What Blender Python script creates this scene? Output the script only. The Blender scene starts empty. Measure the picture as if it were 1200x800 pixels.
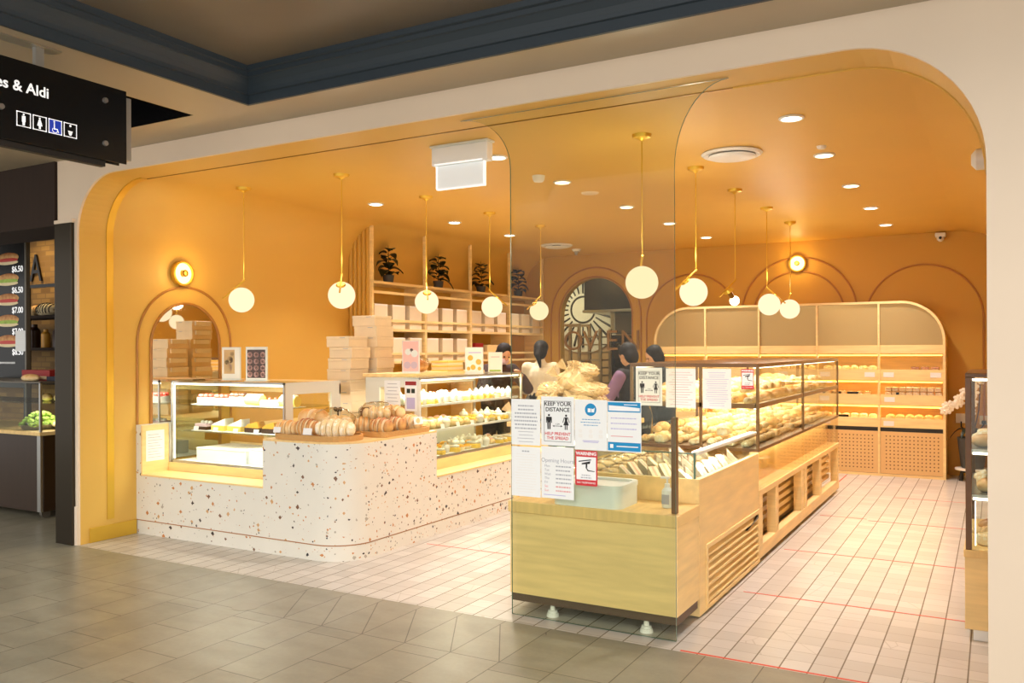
import bpy, bmesh, math, random
from math import sin, cos, pi, sqrt, radians
from mathutils import Vector, Matrix
random.seed(11)
SC = bpy.context.scene
COL = SC.collection
H = 1.6

# ------------------------------------------------------------------ materials
def lin(c):
    out = []
    for v in c[:3]:
        v = v / 255.0
        out.append(v / 12.92 if v <= 0.04045 else ((v + 0.055) / 1.055) ** 2.4)
    return (out[0], out[1], out[2], 1.0)

def pm(name, rgb, rough=0.5, metal=0.0, emit=None, strength=0.0, var=0.0, vscale=8.0, spec=0.5, bump=0.0, bscale=60.0, stretch=None):
    m = bpy.data.materials.new(name)
    m.use_nodes = True
    nt = m.node_tree
    b = nt.nodes['Principled BSDF']
    b.inputs['Base Color'].default_value = lin(rgb)
    b.inputs['Roughness'].default_value = rough
    b.inputs['Metallic'].default_value = metal
    b.inputs['Specular IOR Level'].default_value = spec
    if emit:
        b.inputs['Emission Color'].default_value = lin(emit)
        b.inputs['Emission Strength'].default_value = strength
    if var or bump:
        tc = nt.nodes.new('ShaderNodeTexCoord')
        mp = nt.nodes.new('ShaderNodeMapping')
        if stretch:
            mp.inputs['Scale'].default_value = stretch
        nt.links.new(tc.outputs['Object'], mp.inputs['Vector'])
    if var:
        nz = nt.nodes.new('ShaderNodeTexNoise')
        nz.inputs['Scale'].default_value = vscale
        nz.inputs['Detail'].default_value = 5
        nt.links.new(mp.outputs['Vector'], nz.inputs['Vector'])
        rp = nt.nodes.new('ShaderNodeValToRGB')
        c = lin(rgb)
        rp.color_ramp.elements[0].position = 0.3
        rp.color_ramp.elements[1].position = 0.7
        rp.color_ramp.elements[0].color = (c[0] * (1 - var), c[1] * (1 - var), c[2] * (1 - var), 1)
        rp.color_ramp.elements[1].color = (min(1, c[0] * (1 + var)), min(1, c[1] * (1 + var)), min(1, c[2] * (1 + var)), 1)
        nt.links.new(nz.outputs['Fac'], rp.inputs['Fac'])
        nt.links.new(rp.outputs['Color'], b.inputs['Base Color'])
    if bump:
        n2 = nt.nodes.new('ShaderNodeTexNoise')
        n2.inputs['Scale'].default_value = bscale
        nt.links.new(mp.outputs['Vector'], n2.inputs['Vector'])
        bp = nt.nodes.new('ShaderNodeBump')
        bp.inputs['Strength'].default_value = bump
        bp.inputs['Distance'].default_value = 0.01
        nt.links.new(n2.outputs['Fac'], bp.inputs['Height'])
        nt.links.new(bp.outputs['Normal'], b.inputs['Normal'])
    return m

def wood(name, rgb, axis=(1, 1, 1), rough=0.42):
    return pm(name, rgb, rough, var=0.10, vscale=3.0, stretch=axis)

def glass_mat(name, tint=(245, 250, 246), refl=1.0, rough=0.0):
    m = bpy.data.materials.new(name)
    m.use_nodes = True
    nt = m.node_tree
    nt.nodes.clear()
    out = nt.nodes.new('ShaderNodeOutputMaterial')
    tr = nt.nodes.new('ShaderNodeBsdfTransparent')
    tr.inputs['Color'].default_value = lin(tint)
    gl = nt.nodes.new('ShaderNodeBsdfGlossy')
    gl.inputs['Roughness'].default_value = rough
    lw = nt.nodes.new('ShaderNodeLayerWeight')
    pw = nt.nodes.new('ShaderNodeMath')
    pw.operation = 'POWER'
    pw.inputs[1].default_value = 5.0
    nt.links.new(lw.outputs['Facing'], pw.inputs[0])
    mu = nt.nodes.new('ShaderNodeMath')
    mu.operation = 'MULTIPLY_ADD'
    mu.inputs[1].default_value = 0.8 * refl
    mu.inputs[2].default_value = 0.025 * refl
    nt.links.new(pw.outputs[0], mu.inputs[0])
    mix = nt.nodes.new('ShaderNodeMixShader')
    nt.links.new(mu.outputs[0], mix.inputs[0])
    nt.links.new(tr.outputs[0], mix.inputs[1])
    nt.links.new(gl.outputs[0], mix.inputs[2])
    nt.links.new(mix.outputs[0], out.inputs['Surface'])
    return m

def mnode(nt, op, a, b=None, c=None):
    n = nt.nodes.new('ShaderNodeMath')
    n.operation = op
    for i, v in enumerate((a, b, c)):
        if v is None:
            continue
        if isinstance(v, (int, float)):
            n.inputs[i].default_value = v
        else:
            nt.links.new(v, n.inputs[i])
    return n.outputs[0]

def mixc(nt, fac, a, b):
    n = nt.nodes.new('ShaderNodeMix')
    n.data_type = 'RGBA'
    if isinstance(fac, (int, float)):
        n.inputs[0].default_value = fac
    else:
        nt.links.new(fac, n.inputs[0])
    for idx, v in ((6, a), (7, b)):
        if isinstance(v, tuple):
            n.inputs[idx].default_value = v
        else:
            nt.links.new(v, n.inputs[idx])
    return n.outputs[2]

def base_nodes(name, rough):
    m = bpy.data.materials.new(name)
    m.use_nodes = True
    nt = m.node_tree
    b = nt.nodes['Principled BSDF']
    b.inputs['Roughness'].default_value = rough
    tc = nt.nodes.new('ShaderNodeTexCoord')
    return m, nt, b, tc

def noise_out(nt, vec, scale, detail=4, out='Fac'):
    n = nt.nodes.new('ShaderNodeTexNoise')
    n.inputs['Scale'].default_value = scale
    n.inputs['Detail'].default_value = detail
    nt.links.new(vec, n.inputs['Vector'])
    return n.outputs[out]

def mat_terrazzo():
    m, nt, b, tc = base_nodes('terrazzo', 0.35)
    v = tc.outputs['Object']
    # wobble so the chips are irregular shards
    nz = nt.nodes.new('ShaderNodeTexNoise')
    nz.inputs['Scale'].default_value = 30
    nt.links.new(v, nz.inputs['Vector'])
    ad = nt.nodes.new('ShaderNodeVectorMath')
    ad.operation = 'MULTIPLY_ADD'
    nt.links.new(nz.outputs['Color'], ad.inputs[0])
    ad.inputs[1].default_value = (0.02, 0.02, 0.02)
    nt.links.new(v, ad.inputs[2])
    col = lin((226, 221, 208))
    cur = mixc(nt, noise_out(nt, v, 5), lin((222, 218, 206)), lin((232, 227, 214)))
    for scale, thr, keep, seed in ((21, 0.46, 0.60, 0.0), (36, 0.50, 0.52, 3.7), (14, 0.2, 0.5, 9.1)):
        vo = nt.nodes.new('ShaderNodeTexVoronoi')
        vo.inputs['Scale'].default_value = scale
        vo.distance = 'MANHATTAN'
        off = nt.nodes.new('ShaderNodeVectorMath')
        off.operation = 'ADD'
        nt.links.new(ad.outputs[0], off.inputs[0])
        off.inputs[1].default_value = (seed, seed * 0.7, seed * 1.3)
        nt.links.new(off.outputs[0], vo.inputs['Vector'])
        sep = nt.nodes.new('ShaderNodeSeparateColor')
        nt.links.new(vo.outputs['Color'], sep.inputs[0])
        inside = mnode(nt, 'LESS_THAN', vo.outputs['Distance'], mnode(nt, 'MULTIPLY', sep.outputs[1], thr))
        on = mnode(nt, 'MULTIPLY', inside, mnode(nt, 'GREATER_THAN', sep.outputs[0], keep))
        rp = nt.nodes.new('ShaderNodeValToRGB')
        rp.color_ramp.interpolation = 'CONSTANT'
        els = [(0.0, (62, 48, 40)), (0.16, (196, 130, 72)), (0.42, (120, 84, 58)), (0.55, (176, 168, 152)), (0.7, (206, 160, 104)), (0.93, (34, 32, 34))]
        while len(rp.color_ramp.elements) < len(els):
            rp.color_ramp.elements.new(0.5)
        for e, (p, c) in zip(rp.color_ramp.elements, els):
            e.position = p
            e.color = lin(c)
        nt.links.new(sep.outputs[2], rp.inputs['Fac'])
        cur = mixc(nt, on, cur, rp.outputs['Color'])
    nt.links.new(cur, b.inputs['Base Color'])
    return m

def line_mask(nt, coord, pitch, offset, halfw):
    """1 on joint lines at offset + k * pitch"""
    t = mnode(nt, 'SUBTRACT', coord, offset)
    t = mnode(nt, 'DIVIDE', t, pitch)
    t = mnode(nt, 'FRACT', t)
    t = mnode(nt, 'SUBTRACT', t, 0.5)
    t = mnode(nt, 'ABSOLUTE', t)
    return mnode(nt, 'GREATER_THAN', t, 0.5 - halfw / pitch)

def mat_shop_floor():
    m, nt, b, tc = base_nodes('shop_tiles', 0.3)
    v = tc.outputs['Object']
    sx = nt.nodes.new('ShaderNodeSeparateXYZ')
    nt.links.new(v, sx.inputs[0])
    X, Y = sx.outputs[0], sx.outputs[1]
    lx = line_mask(nt, X, 0.1385, -0.535, 0.0036)
    ly = line_mask(nt, Y, 0.1385, 4.39, 0.0022)
    cx = mnode(nt, 'FLOOR', mnode(nt, 'DIVIDE', mnode(nt, 'SUBTRACT', X, -0.535), 0.1385))
    cy = mnode(nt, 'FLOOR', mnode(nt, 'DIVIDE', mnode(nt, 'SUBTRACT', Y, 4.39), 0.1385))
    cb = nt.nodes.new('ShaderNodeCombineXYZ')
    nt.links.new(cx, cb.inputs[0])
    nt.links.new(cy, cb.inputs[1])
    wn = nt.nodes.new('ShaderNodeTexWhiteNoise')
    wn.noise_dimensions = '2D'
    nt.links.new(cb.outputs[0], wn.inputs['Vector'])
    base = mixc(nt, wn.outputs['Value'], lin((188, 182, 172)), lin((212, 206, 197)))
    # streaky marbling across each tile
    mp = nt.nodes.new('ShaderNodeMapping')
    mp.inputs['Scale'].default_value = (4, 30, 1)
    mp.inputs['Rotation'].default_value = (0, 0, 0.25)
    nt.links.new(v, mp.inputs['Vector'])
    st = noise_out(nt, mp.outputs['Vector'], 1.2, 6)
    st2 = mnode(nt, 'MULTIPLY', st, 0.35)
    base = mixc(nt, st2, base, lin((176, 166, 148)))
    # broken cut lines (mitred tiles)
    vo = nt.nodes.new('ShaderNodeTexVoronoi')
    vo.feature = 'DISTANCE_TO_EDGE'
    vo.inputs['Scale'].default_value = 2.6
    nt.links.new(v, vo.inputs['Vector'])
    cut = mnode(nt, 'LESS_THAN', vo.outputs['Distance'], 0.006)
    cut = mnode(nt, 'MULTIPLY', cut, mnode(nt, 'MULTIPLY', mnode(nt, 'GREATER_THAN', wn.outputs['Value'], 0.6), 0.35))
    c1 = mixc(nt, mnode(nt, 'MULTIPLY', ly, 0.75), base, lin((138, 122, 98)))
    c2 = mixc(nt, cut, c1, lin((140, 124, 96)))
    c3 = mixc(nt, mnode(nt, 'MULTIPLY', lx, 0.9), c2, lin((112, 98, 74)))
    nt.links.new(c3, b.inputs['Base Color'])
    rr = mnode(nt, 'ADD', mnode(nt, 'MULTIPLY', lx, 0.4), 0.28)
    nt.links.new(rr, b.inputs['Roughness'])
    return m

def mat_mall_floor():
    m, nt, b, tc = base_nodes('mall_tiles', 0.4)
    v = tc.outputs['Object']
    sx = nt.nodes.new('ShaderNodeSeparateXYZ')
    nt.links.new(v, sx.inputs[0])
    X, Y = sx.outputs[0], sx.outputs[1]
    P, L, X0, Y0, YR = 0.3, 0.65, -2.82, 3.66, 3.775
    q = mnode(nt, 'DIVIDE', mnode(nt, 'SUBTRACT', X, X0), P)
    col = mnode(nt, 'FLOOR', q)
    par = mnode(nt, 'FLOORED_MODULO', col, 2.0)
    yy = mnode(nt, 'ADD', Y, mnode(nt, 'MULTIPLY', par, L / 2))
    row = mnode(nt, 'FLOOR', mnode(nt, 'DIVIDE', mnode(nt, 'SUBTRACT', yy, Y0), L))
    below = mnode(nt, 'LESS_THAN', Y, YR)
    lx = line_mask(nt, X, P, X0, 0.0028)
    ly = mnode(nt, 'MULTIPLY', line_mask(nt, yy, L, Y0, 0.0028), below)
    lr = mnode(nt, 'LESS_THAN', mnode(nt, 'ABSOLUTE', mnode(nt, 'SUBTRACT', Y, YR)), 0.0028)
    # diagonal cuts in the border row
    u = mnode(nt, 'SUBTRACT', q, col)
    dv = mnode(nt, 'DIVIDE', mnode(nt, 'SUBTRACT', 4.30, Y), 0.525)
    dg = mnode(nt, 'LESS_THAN', mnode(nt, 'ABSOLUTE', mnode(nt, 'SUBTRACT', u, dv)), 0.011)
    dg = mnode(nt, 'MULTIPLY', dg, mnode(nt, 'MULTIPLY', mnode(nt, 'GREATER_THAN', X, -4.05), mnode(nt, 'LESS_THAN', X, -2.2)))
    dg = mnode(nt, 'MULTIPLY', dg, mnode(nt, 'GREATER_THAN', Y, YR))
    mask = mnode(nt, 'MAXIMUM', mnode(nt, 'MAXIMUM', lx, ly), mnode(nt, 'MAXIMUM', lr, dg))
    cb = nt.nodes.new('ShaderNodeCombineXYZ')
    nt.links.new(col, cb.inputs[0])
    nt.links.new(mnode(nt, 'MULTIPLY', row, below), cb.inputs[1])
    wn = nt.nodes.new('ShaderNodeTexWhiteNoise')
    wn.noise_dimensions = '2D'
    nt.links.new(cb.outputs[0], wn.inputs['Vector'])
    c = mixc(nt, wn.outputs['Value'], lin((134, 129, 111)), lin((149, 144, 125)))
    mp = nt.nodes.new('ShaderNodeMapping')
    mp.inputs['Scale'].default_value = (1.0, 2.4, 1)
    nt.links.new(v, mp.inputs['Vector'])
    cl = noise_out(nt, mp.outputs['Vector'], 2.6, 9)
    cl = mnode(nt, 'MULTIPLY', mnode(nt, 'SUBTRACT', cl, 0.4), 1.3)
    c = mixc(nt, cl, c, lin((172, 165, 145)))
    fine = noise_out(nt, v, 40, 4)
    c = mixc(nt, mnode(nt, 'MULTIPLY', fine, 0.25), c, lin((92, 84, 66)))
    c = mixc(nt, mnode(nt, 'MULTIPLY', mask, 0.85), c, lin((62, 52, 36)))
    nt.links.new(c, b.inputs['Base Color'])
    rg = mnode(nt, 'ADD', mnode(nt, 'MULTIPLY', noise_out(nt, v, 6), 0.25), 0.22)
    nt.links.new(rg, b.inputs['Roughness'])
    return m

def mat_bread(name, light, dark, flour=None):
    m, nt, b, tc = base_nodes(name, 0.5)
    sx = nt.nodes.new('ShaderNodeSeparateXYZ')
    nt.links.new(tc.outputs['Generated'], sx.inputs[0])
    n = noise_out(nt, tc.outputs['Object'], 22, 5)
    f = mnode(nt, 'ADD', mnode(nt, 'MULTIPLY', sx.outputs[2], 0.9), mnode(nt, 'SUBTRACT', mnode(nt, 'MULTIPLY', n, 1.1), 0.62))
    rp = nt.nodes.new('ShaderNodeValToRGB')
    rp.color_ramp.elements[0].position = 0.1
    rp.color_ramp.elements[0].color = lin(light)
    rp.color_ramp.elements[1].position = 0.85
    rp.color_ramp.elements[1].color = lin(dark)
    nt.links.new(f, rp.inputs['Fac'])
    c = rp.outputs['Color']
    if flour:
        k = mnode(nt, 'GREATER_THAN', noise_out(nt, tc.outputs['Object'], 35, 2), 0.56)
        c = mixc(nt, mnode(nt, 'MULTIPLY', k, 0.8), c, lin(flour))
    nt.links.new(c, b.inputs['Base Color'])
    return m

def mat_perforated():
    m, nt, b, tc = base_nodes('perforated_maple', 0.45)
    sx = nt.nodes.new('ShaderNodeSeparateXYZ')
    nt.links.new(tc.outputs['Object'], sx.inputs[0])
    p = 0.045
    fx = mnode(nt, 'SUBTRACT', mnode(nt, 'FRACT', mnode(nt, 'DIVIDE', sx.outputs[0], p)), 0.5)
    fz = mnode(nt, 'SUBTRACT', mnode(nt, 'FRACT', mnode(nt, 'DIVIDE', sx.outputs[2], p)), 0.5)
    d = mnode(nt, 'SQRT', mnode(nt, 'ADD', mnode(nt, 'MULTIPLY', fx, fx), mnode(nt, 'MULTIPLY', fz, fz)))
    k = mnode(nt, 'LESS_THAN', d, 0.19)
    inx = mnode(nt, 'LESS_THAN', mnode(nt, 'ABSOLUTE', sx.outputs[0]), 0.31)
    k = mnode(nt, 'MULTIPLY', k, inx)
    inz = mnode(nt, 'LESS_THAN', mnode(nt, 'ABSOLUTE', mnode(nt, 'SUBTRACT', sx.outputs[2], 0.27)), 0.23)
    k = mnode(nt, 'MULTIPLY', k, inz)
    c = mixc(nt, k, lin((222, 180, 118)), lin((120, 78, 36)))
    nt.links.new(c, b.inputs['Base Color'])
    return m

def mat_brick():
    m, nt, b, tc = base_nodes('old_brick', 0.8)
    mp = nt.nodes.new('ShaderNodeMapping')
    mp.inputs['Rotation'].default_value = (radians(90), 0, 0)
    nt.links.new(tc.outputs['Object'], mp.inputs['Vector'])
    br = nt.nodes.new('ShaderNodeTexBrick')
    br.inputs['Scale'].default_value = 1.0
    br.inputs['Brick Width'].default_value = 0.2
    br.inputs['Row Height'].default_value = 0.07
    br.inputs['Mortar Size'].default_value = 0.008
    br.inputs['Color1'].default_value = lin((150, 118, 66))
    br.inputs['Color2'].default_value = lin((112, 84, 46))
    br.inputs['Mortar'].default_value = lin((120, 92, 56))
    nt.links.new(mp.outputs['Vector'], br.inputs['Vector'])
    nt.links.new(br.outputs['Color'], b.inputs['Base Color'])
    return m

def emitter(name, rgb, s):
    m = bpy.data.materials.new(name)
    m.use_nodes = True
    nt = m.node_tree
    nt.nodes.clear()
    o = nt.nodes.new('ShaderNodeOutputMaterial')
    e = nt.nodes.new('ShaderNodeEmission')
    e.inputs['Color'].default_value = lin(rgb)
    e.inputs['Strength'].default_value = s
    nt.links.new(e.outputs[0], o.inputs['Surface'])
    return m

M = {}
M['paint'] = pm('apricot_wall_paint', (204, 156, 58), 0.55, var=0.02, vscale=1.5)  # same apricot, darkened in place of the weaker light at the back
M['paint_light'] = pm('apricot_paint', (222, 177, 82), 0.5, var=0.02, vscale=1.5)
M['cream'] = pm('cream_paint', (232, 212, 188), 0.5, var=0.02, vscale=2)
M['terrazzo'] = mat_terrazzo()
M['shop_floor'] = mat_shop_floor()
M['mall_floor'] = mat_mall_floor()
M['mall_ceiling'] = pm('mall_ceiling', (176, 162, 138), 0.45, var=0.04, vscale=2)
M['coffer'] = pm('coffer_ceiling', (104, 94, 82), 0.45, var=0.04, vscale=2)
M['blue'] = pm('slate_blue_moulding', (44, 55, 64), 0.5)
M['dark'] = pm('charcoal', (26, 24, 22), 0.5)
M['black'] = pm('black_gloss', (12, 12, 13), 0.25)
M['pillar'] = pm('dark_bronze_metal', (62, 54, 42), 0.22, 0.7)
M['brass'] = pm('brass', (224, 182, 66), 0.36, 0.65)
M['brass_dark'] = pm('aged_brass', (150, 112, 50), 0.35, 1.0)
M['moulding'] = pm('arch_moulding', (176, 120, 52), 0.5)
M['maple'] = wood('maple', (243, 211, 146), (1, 1, 9))
M['maple_top'] = wood('maple_top', (236, 200, 132), (9, 1, 1))
M['maple_y'] = wood('maple_long', (243, 211, 146), (6, 0.8, 6))
M['walnut'] = wood('dark_frame', (112, 78, 44), (1, 6, 6), 0.35)
M['bronze'] = pm('bronze_frame', (128, 100, 66), 0.3, 0.6)
M['kick'] = pm('kick_board', (96, 76, 60), 0.5)
M['steel'] = pm('brushed_steel', (186, 186, 182), 0.3, 0.9)
M['alu'] = pm('satin_aluminium', (170, 168, 160), 0.4, 0.6)
M['white'] = pm('white_plastic', (236, 236, 232), 0.4)
M['white_pl'] = pm('white_tub_plastic', (232, 238, 236), 0.35)
M['offwhite'] = pm('offwhite_panel', (226, 226, 214), 0.4)
M['card'] = pm('box_card', (236, 217, 184), 0.7, var=0.03, vscale=6)
M['card_w'] = pm('white_card', (240, 234, 220), 0.7)
M['paper'] = pm('paper', (240, 241, 240), 0.7)
M['ink'] = pm('black_ink', (30, 28, 30), 0.7)
M['grey_ink'] = pm('grey_ink', (172, 174, 182), 0.7)
M['red_ink'] = pm('red_ink', (206, 52, 58), 0.7)
M['pink_ink'] = pm('pink_ink', (226, 158, 158), 0.7)
M['blue_ink'] = pm('blue_ink', (18, 140, 196), 0.7)
M['lav_ink'] = pm('lavender_ink', (186, 180, 220), 0.7)
M['white_ink'] = pm('white_ink', (246, 246, 246), 0.6)
M['sign_white'] = pm('lit_white', (246, 246, 246), 0.6, emit=(255, 255, 255), strength=0.55)
M['sign_blue'] = pm('sign_blue', (30, 60, 180), 0.6, emit=(40, 70, 200), strength=0.25)
M['tape'] = pm('red_tape', (214, 70, 40), 0.5)
M['glass'] = glass_mat('clear_glass', (247, 250, 246), 0.8)
M['glass_tint'] = glass_mat('tinted_screen_glass', (245, 247, 240), 0.5)
M['sign_panel'] = pm('edge_lit_panel', (226, 228, 226), 0.4, emit=(230, 236, 236), strength=0.28)
M['glass_edge'] = pm('green_glass_edge', (96, 128, 112), 0.2)
M['frost'] = pm('mirror_back_panel', (176, 150, 100), 0.42, 0.6)
M['plastic'] = glass_mat('crinkled_plastic', (244, 238, 226), 1.6, 0.12)
M['mirror'] = pm('mirror', (232, 232, 226), 0.02, 1.0)
M['globe'] = emitter('opal_globe', (255, 230, 186), 1.3)
M['bulb'] = emitter('bulb', (255, 236, 200), 6.0)
M['lamp'] = emitter('downlight_lens', (255, 232, 196), 12.0)
M['strip'] = emitter('warm_led_strip', (255, 196, 84), 4.5)
M['strip_w'] = emitter('white_led_strip', (255, 240, 214), 6.0)
M['sconce'] = emitter('sconce_glow', (255, 214, 130), 4.0)
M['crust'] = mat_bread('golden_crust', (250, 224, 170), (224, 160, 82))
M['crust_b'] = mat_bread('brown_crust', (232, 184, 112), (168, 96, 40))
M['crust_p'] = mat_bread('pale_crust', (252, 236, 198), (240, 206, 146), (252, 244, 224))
M['crumb'] = pm('pale_crumb', (246, 226, 182), 0.7)
M['cream_w'] = pm('whipped_cream', (250, 246, 236), 0.5)
M['straw'] = pm('strawberry', (206, 62, 50), 0.4)
M['choc'] = pm('chocolate', (74, 46, 32), 0.35)
M['yellow'] = pm('sponge_yellow', (244, 206, 96), 0.6)
M['pink'] = pm('pink_icing', (240, 186, 172), 0.5)
M['orange'] = pm('orange_glaze', (236, 170, 60), 0.35)
M['wicker'] = pm('wicker', (204, 156, 92), 0.7, bump=0.8, bscale=90)
M['leaf'] = pm('dark_leaf', (34, 44, 26), 0.4, var=0.2, vscale=14)
M['lettuce'] = pm('lettuce', (166, 196, 84), 0.6, var=0.25, vscale=20)
M['petal'] = pm('orchid_petal', (244, 234, 214), 0.5)
M['pot'] = pm('grey_pot', (72, 70, 66), 0.6)
M['skin'] = pm('skin', (214, 164, 126), 0.55)
M['hair'] = pm('black_hair', (20, 15, 13), 0.75)
M['shirt_b'] = pm('beige_cloth', (240, 226, 198), 0.9, var=0.12, vscale=14, bump=0.6, bscale=9)
M['shirt_p'] = pm('purple_cloth', (128, 96, 130), 0.8)
M['vest'] = pm('black_cloth', (30, 28, 30), 0.8)
M['mask'] = pm('mask_cloth', (206, 178, 186), 0.8)
M['navy'] = pm('dark_navy_cloth', (44, 46, 58), 0.8)
M['maroon'] = pm('maroon_cloth', (66, 44, 38), 0.8)
M['steel_cloth'] = pm('grey_cloth', (120, 116, 108), 0.8)
M['base_in'] = wood('base_board', (190, 150, 90))
M['heap_bread'] = mat_bread('bagged_bread_crust', (253, 238, 205), (242, 212, 158))
M['bag_film'] = pm('thick_bag_film', (238, 212, 158), 0.22)
M['bag_film'].node_tree.nodes['Principled BSDF'].inputs['Alpha'].default_value = 0.5
M['cover'] = pm('floor_cover', (138, 131, 112), 0.35)
M['letter_brass'] = pm('letter_brass', (146, 108, 58), 0.5, 0.25)
M['perf'] = mat_perforated()
M['brick'] = mat_brick()
M['wood_dark'] = wood('dark_walnut_fascia', (44, 27, 15), (8, 1, 1), 0.85)
M['counter_dark'] = wood('brown_cart_panel', (50, 33, 20), (6, 1, 1), 0.3)
M['red_box'] = pm('red_box', (150, 30, 28), 0.5)
M['grout'] = pm('copper_line', (176, 116, 66), 0.4)
M['kitchen'] = pm('kitchen_wall', (206, 170, 120), 0.6)
M['kitchen_dark'] = pm('kitchen_dark_panel', (54, 48, 42), 0.4)
M['steel_dark'] = pm('kitchen_steel', (112, 106, 96), 0.4, 0.5)
M['acrylic'] = glass_mat('acrylic_bin', (250, 240, 220), 1.2, 0.03)
M['tag'] = pm('price_tag', (238, 236, 232), 0.6)
M['taupe'] = pm('grey_rack', (184, 164, 130), 0.4, 0.4)

# ------------------------------------------------------------------ mesh builder
class G:
    def __init__(s):
        s.bm = bmesh.new()

    def quad(s, pts):
        vs = [s.bm.verts.new(p) for p in pts]
        return s.bm.faces.new(vs)

    def box(s, x0, x1, y0, y1, z0, z1, bev=0.0, seg=2):
        r = bmesh.ops.create_cube(s.bm, size=1.0)
        vs = r['verts']
        for v in vs:
            v.co = Vector(((x0 + x1) / 2 + v.co.x * (x1 - x0), (y0 + y1) / 2 + v.co.y * (y1 - y0), (z0 + z1) / 2 + v.co.z * (z1 - z0)))
        if bev:
            es = list({e for v in vs for e in v.link_edges})
            bmesh.ops.bevel(s.bm, geom=es, offset=bev, segments=seg, affect='EDGES', profile=0.5)
        return s

    def cyl(s, p0, p1, r0, r1=None, seg=16, cap=True):
        r1 = r0 if r1 is None else r1
        p0, p1 = Vector(p0), Vector(p1)
        d = (p1 - p0)
        q = d.to_track_quat('Z', 'Y')
        a = []
        b = []
        for i in range(seg):
            t = 2 * pi * i / seg
            o = Vector((cos(t), sin(t), 0))
            a.append(s.bm.verts.new(p0 + q @ (o * r0)))
            b.append(s.bm.verts.new(p1 + q @ (o * r1)))
        for i in range(seg):
            j = (i + 1) % seg
            s.bm.faces.new((a[i], a[j], b[j], b[i]))
        if cap:
            s.bm.faces.new(a[::-1])
            s.bm.faces.new(b)
        return s

    def tube(s, pts, r, seg=8, closed=False):
        pts = [Vector(p) for p in pts]
        n = len(pts)
        rings = []
        up = None
        for i, p in enumerate(pts):
            if closed:
                t = (pts[(i + 1) % n] - pts[i - 1]).normalized()
            else:
                t = (pts[min(i + 1, n - 1)] - pts[max(i - 1, 0)]).normalized()
            if up is None:
                up = Vector((0, 0, 1)) if abs(t.z) < 0.9 else Vector((1, 0, 0))
            u = (up - t * up.dot(t)).normalized()
            up = u
            w = t.cross(u)
            rr = r[i] if isinstance(r, (list, tuple)) else r
            rings.append([s.bm.verts.new(p + (u * cos(2 * pi * k / seg) + w * sin(2 * pi * k / seg)) * rr) for k in range(seg)])
        m = n if closed else n - 1
        for i in range(m):
            a, b = rings[i], rings[(i + 1) % n]
            for k in range(seg):
                l = (k + 1) % seg
                s.bm.faces.new((a[k], a[l], b[l], b[k]))
        if not closed:
            s.bm.faces.new(rings[0][::-1])
            s.bm.faces.new(rings[-1])
        return s

    def lathe(s, prof, c=(0, 0, 0), seg=24, axis='Z', caps=True):
        c = Vector(c)
        rings = []
        for r, z in prof:
            ring = []
            for k in range(seg):
                t = 2 * pi * k / seg
                p = Vector((r * cos(t), r * sin(t), z))
                if axis == 'X':
                    p = Vector((p.z, p.x, p.y))
                elif axis == '-Y':
                    p = Vector((p.x, -p.z, p.y))
                ring.append(s.bm.verts.new(c + p))
            rings.append(ring)
        for a, b in zip(rings, rings[1:]):
            for k in range(seg):
                l = (k + 1) % seg
                s.bm.faces.new((a[k], a[l], b[l], b[k]))
        if caps and prof[0][0] > 1e-6:
            s.bm.faces.new(rings[0][::-1])
        if caps and prof[-1][0] > 1e-6:
            s.bm.faces.new(rings[-1])
        return s

    def ell(s, c, r, rot=(0, 0, 0), u=16, v=10, jit=0.0, flat=None, power=1.0):
        from mathutils import Euler
        R = Euler(rot).to_matrix()
        res = bmesh.ops.create_uvsphere(s.bm, u_segments=u, v_segments=v, radius=1.0)
        rnd = random.Random(int(abs(c[0] * 971 + c[1] * 577 + c[2] * 331) * 1000) % 99991)
        for w in res['verts']:
            p = w.co.copy()
            if jit:
                p *= 1 + rnd.uniform(-jit, jit)
            if flat is not None and p.z < flat:
                p.z = flat + (p.z - flat) * 0.12
            w.co = Vector(c) + R @ Vector((p.x * r[0], p.y * r[1], p.z * r[2]))
        return s

    def prism(s, poly, axis, a, b):
        """poly 2-D points; axis 'Z' (x,y), 'Y' (x,z), 'X' (y,z); extruded from a to b"""
        def P(p, t):
            return {'Z': (p[0], p[1], t), 'Y': (p[0], t, p[1]), 'X': (t, p[0], p[1])}[axis]
        va = [s.bm.verts.new(P(p, a)) for p in poly]
        vb = [s.bm.verts.new(P(p, b)) for p in poly]
        n = len(poly)
        for i in range(n):
            j = (i + 1) % n
            s.bm.faces.new((va[i], va[j], vb[j], vb[i]))
        s.bm.faces.new(va[::-1])
        s.bm.faces.new(vb)
        return s

    def band(s, pa, pb):
        """strip of quads between two point lists"""
        a = [s.bm.verts.new(p) for p in pa]
        b = [s.bm.verts.new(p) for p in pb]
        for i in range(len(a) - 1):
            s.bm.faces.new((a[i], a[i + 1], b[i + 1], b[i]))
        return s

    def mesh(s, name, off=None, smooth=False, recalc=True):
        if recalc:
            bmesh.ops.recalc_face_normals(s.bm, faces=s.bm.faces)
        if off is not None:
            bmesh.ops.translate(s.bm, verts=s.bm.verts, vec=-Vector(off))
        me = bpy.data.meshes.new(name)
        s.bm.to_mesh(me)
        s.bm.free()
        if smooth:
            me.polygons.foreach_set('use_smooth', [True] * len(me.polygons))
            try:
                me.set_sharp_from_angle(angle=radians(40))
            except Exception:
                pass
        return me

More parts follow.
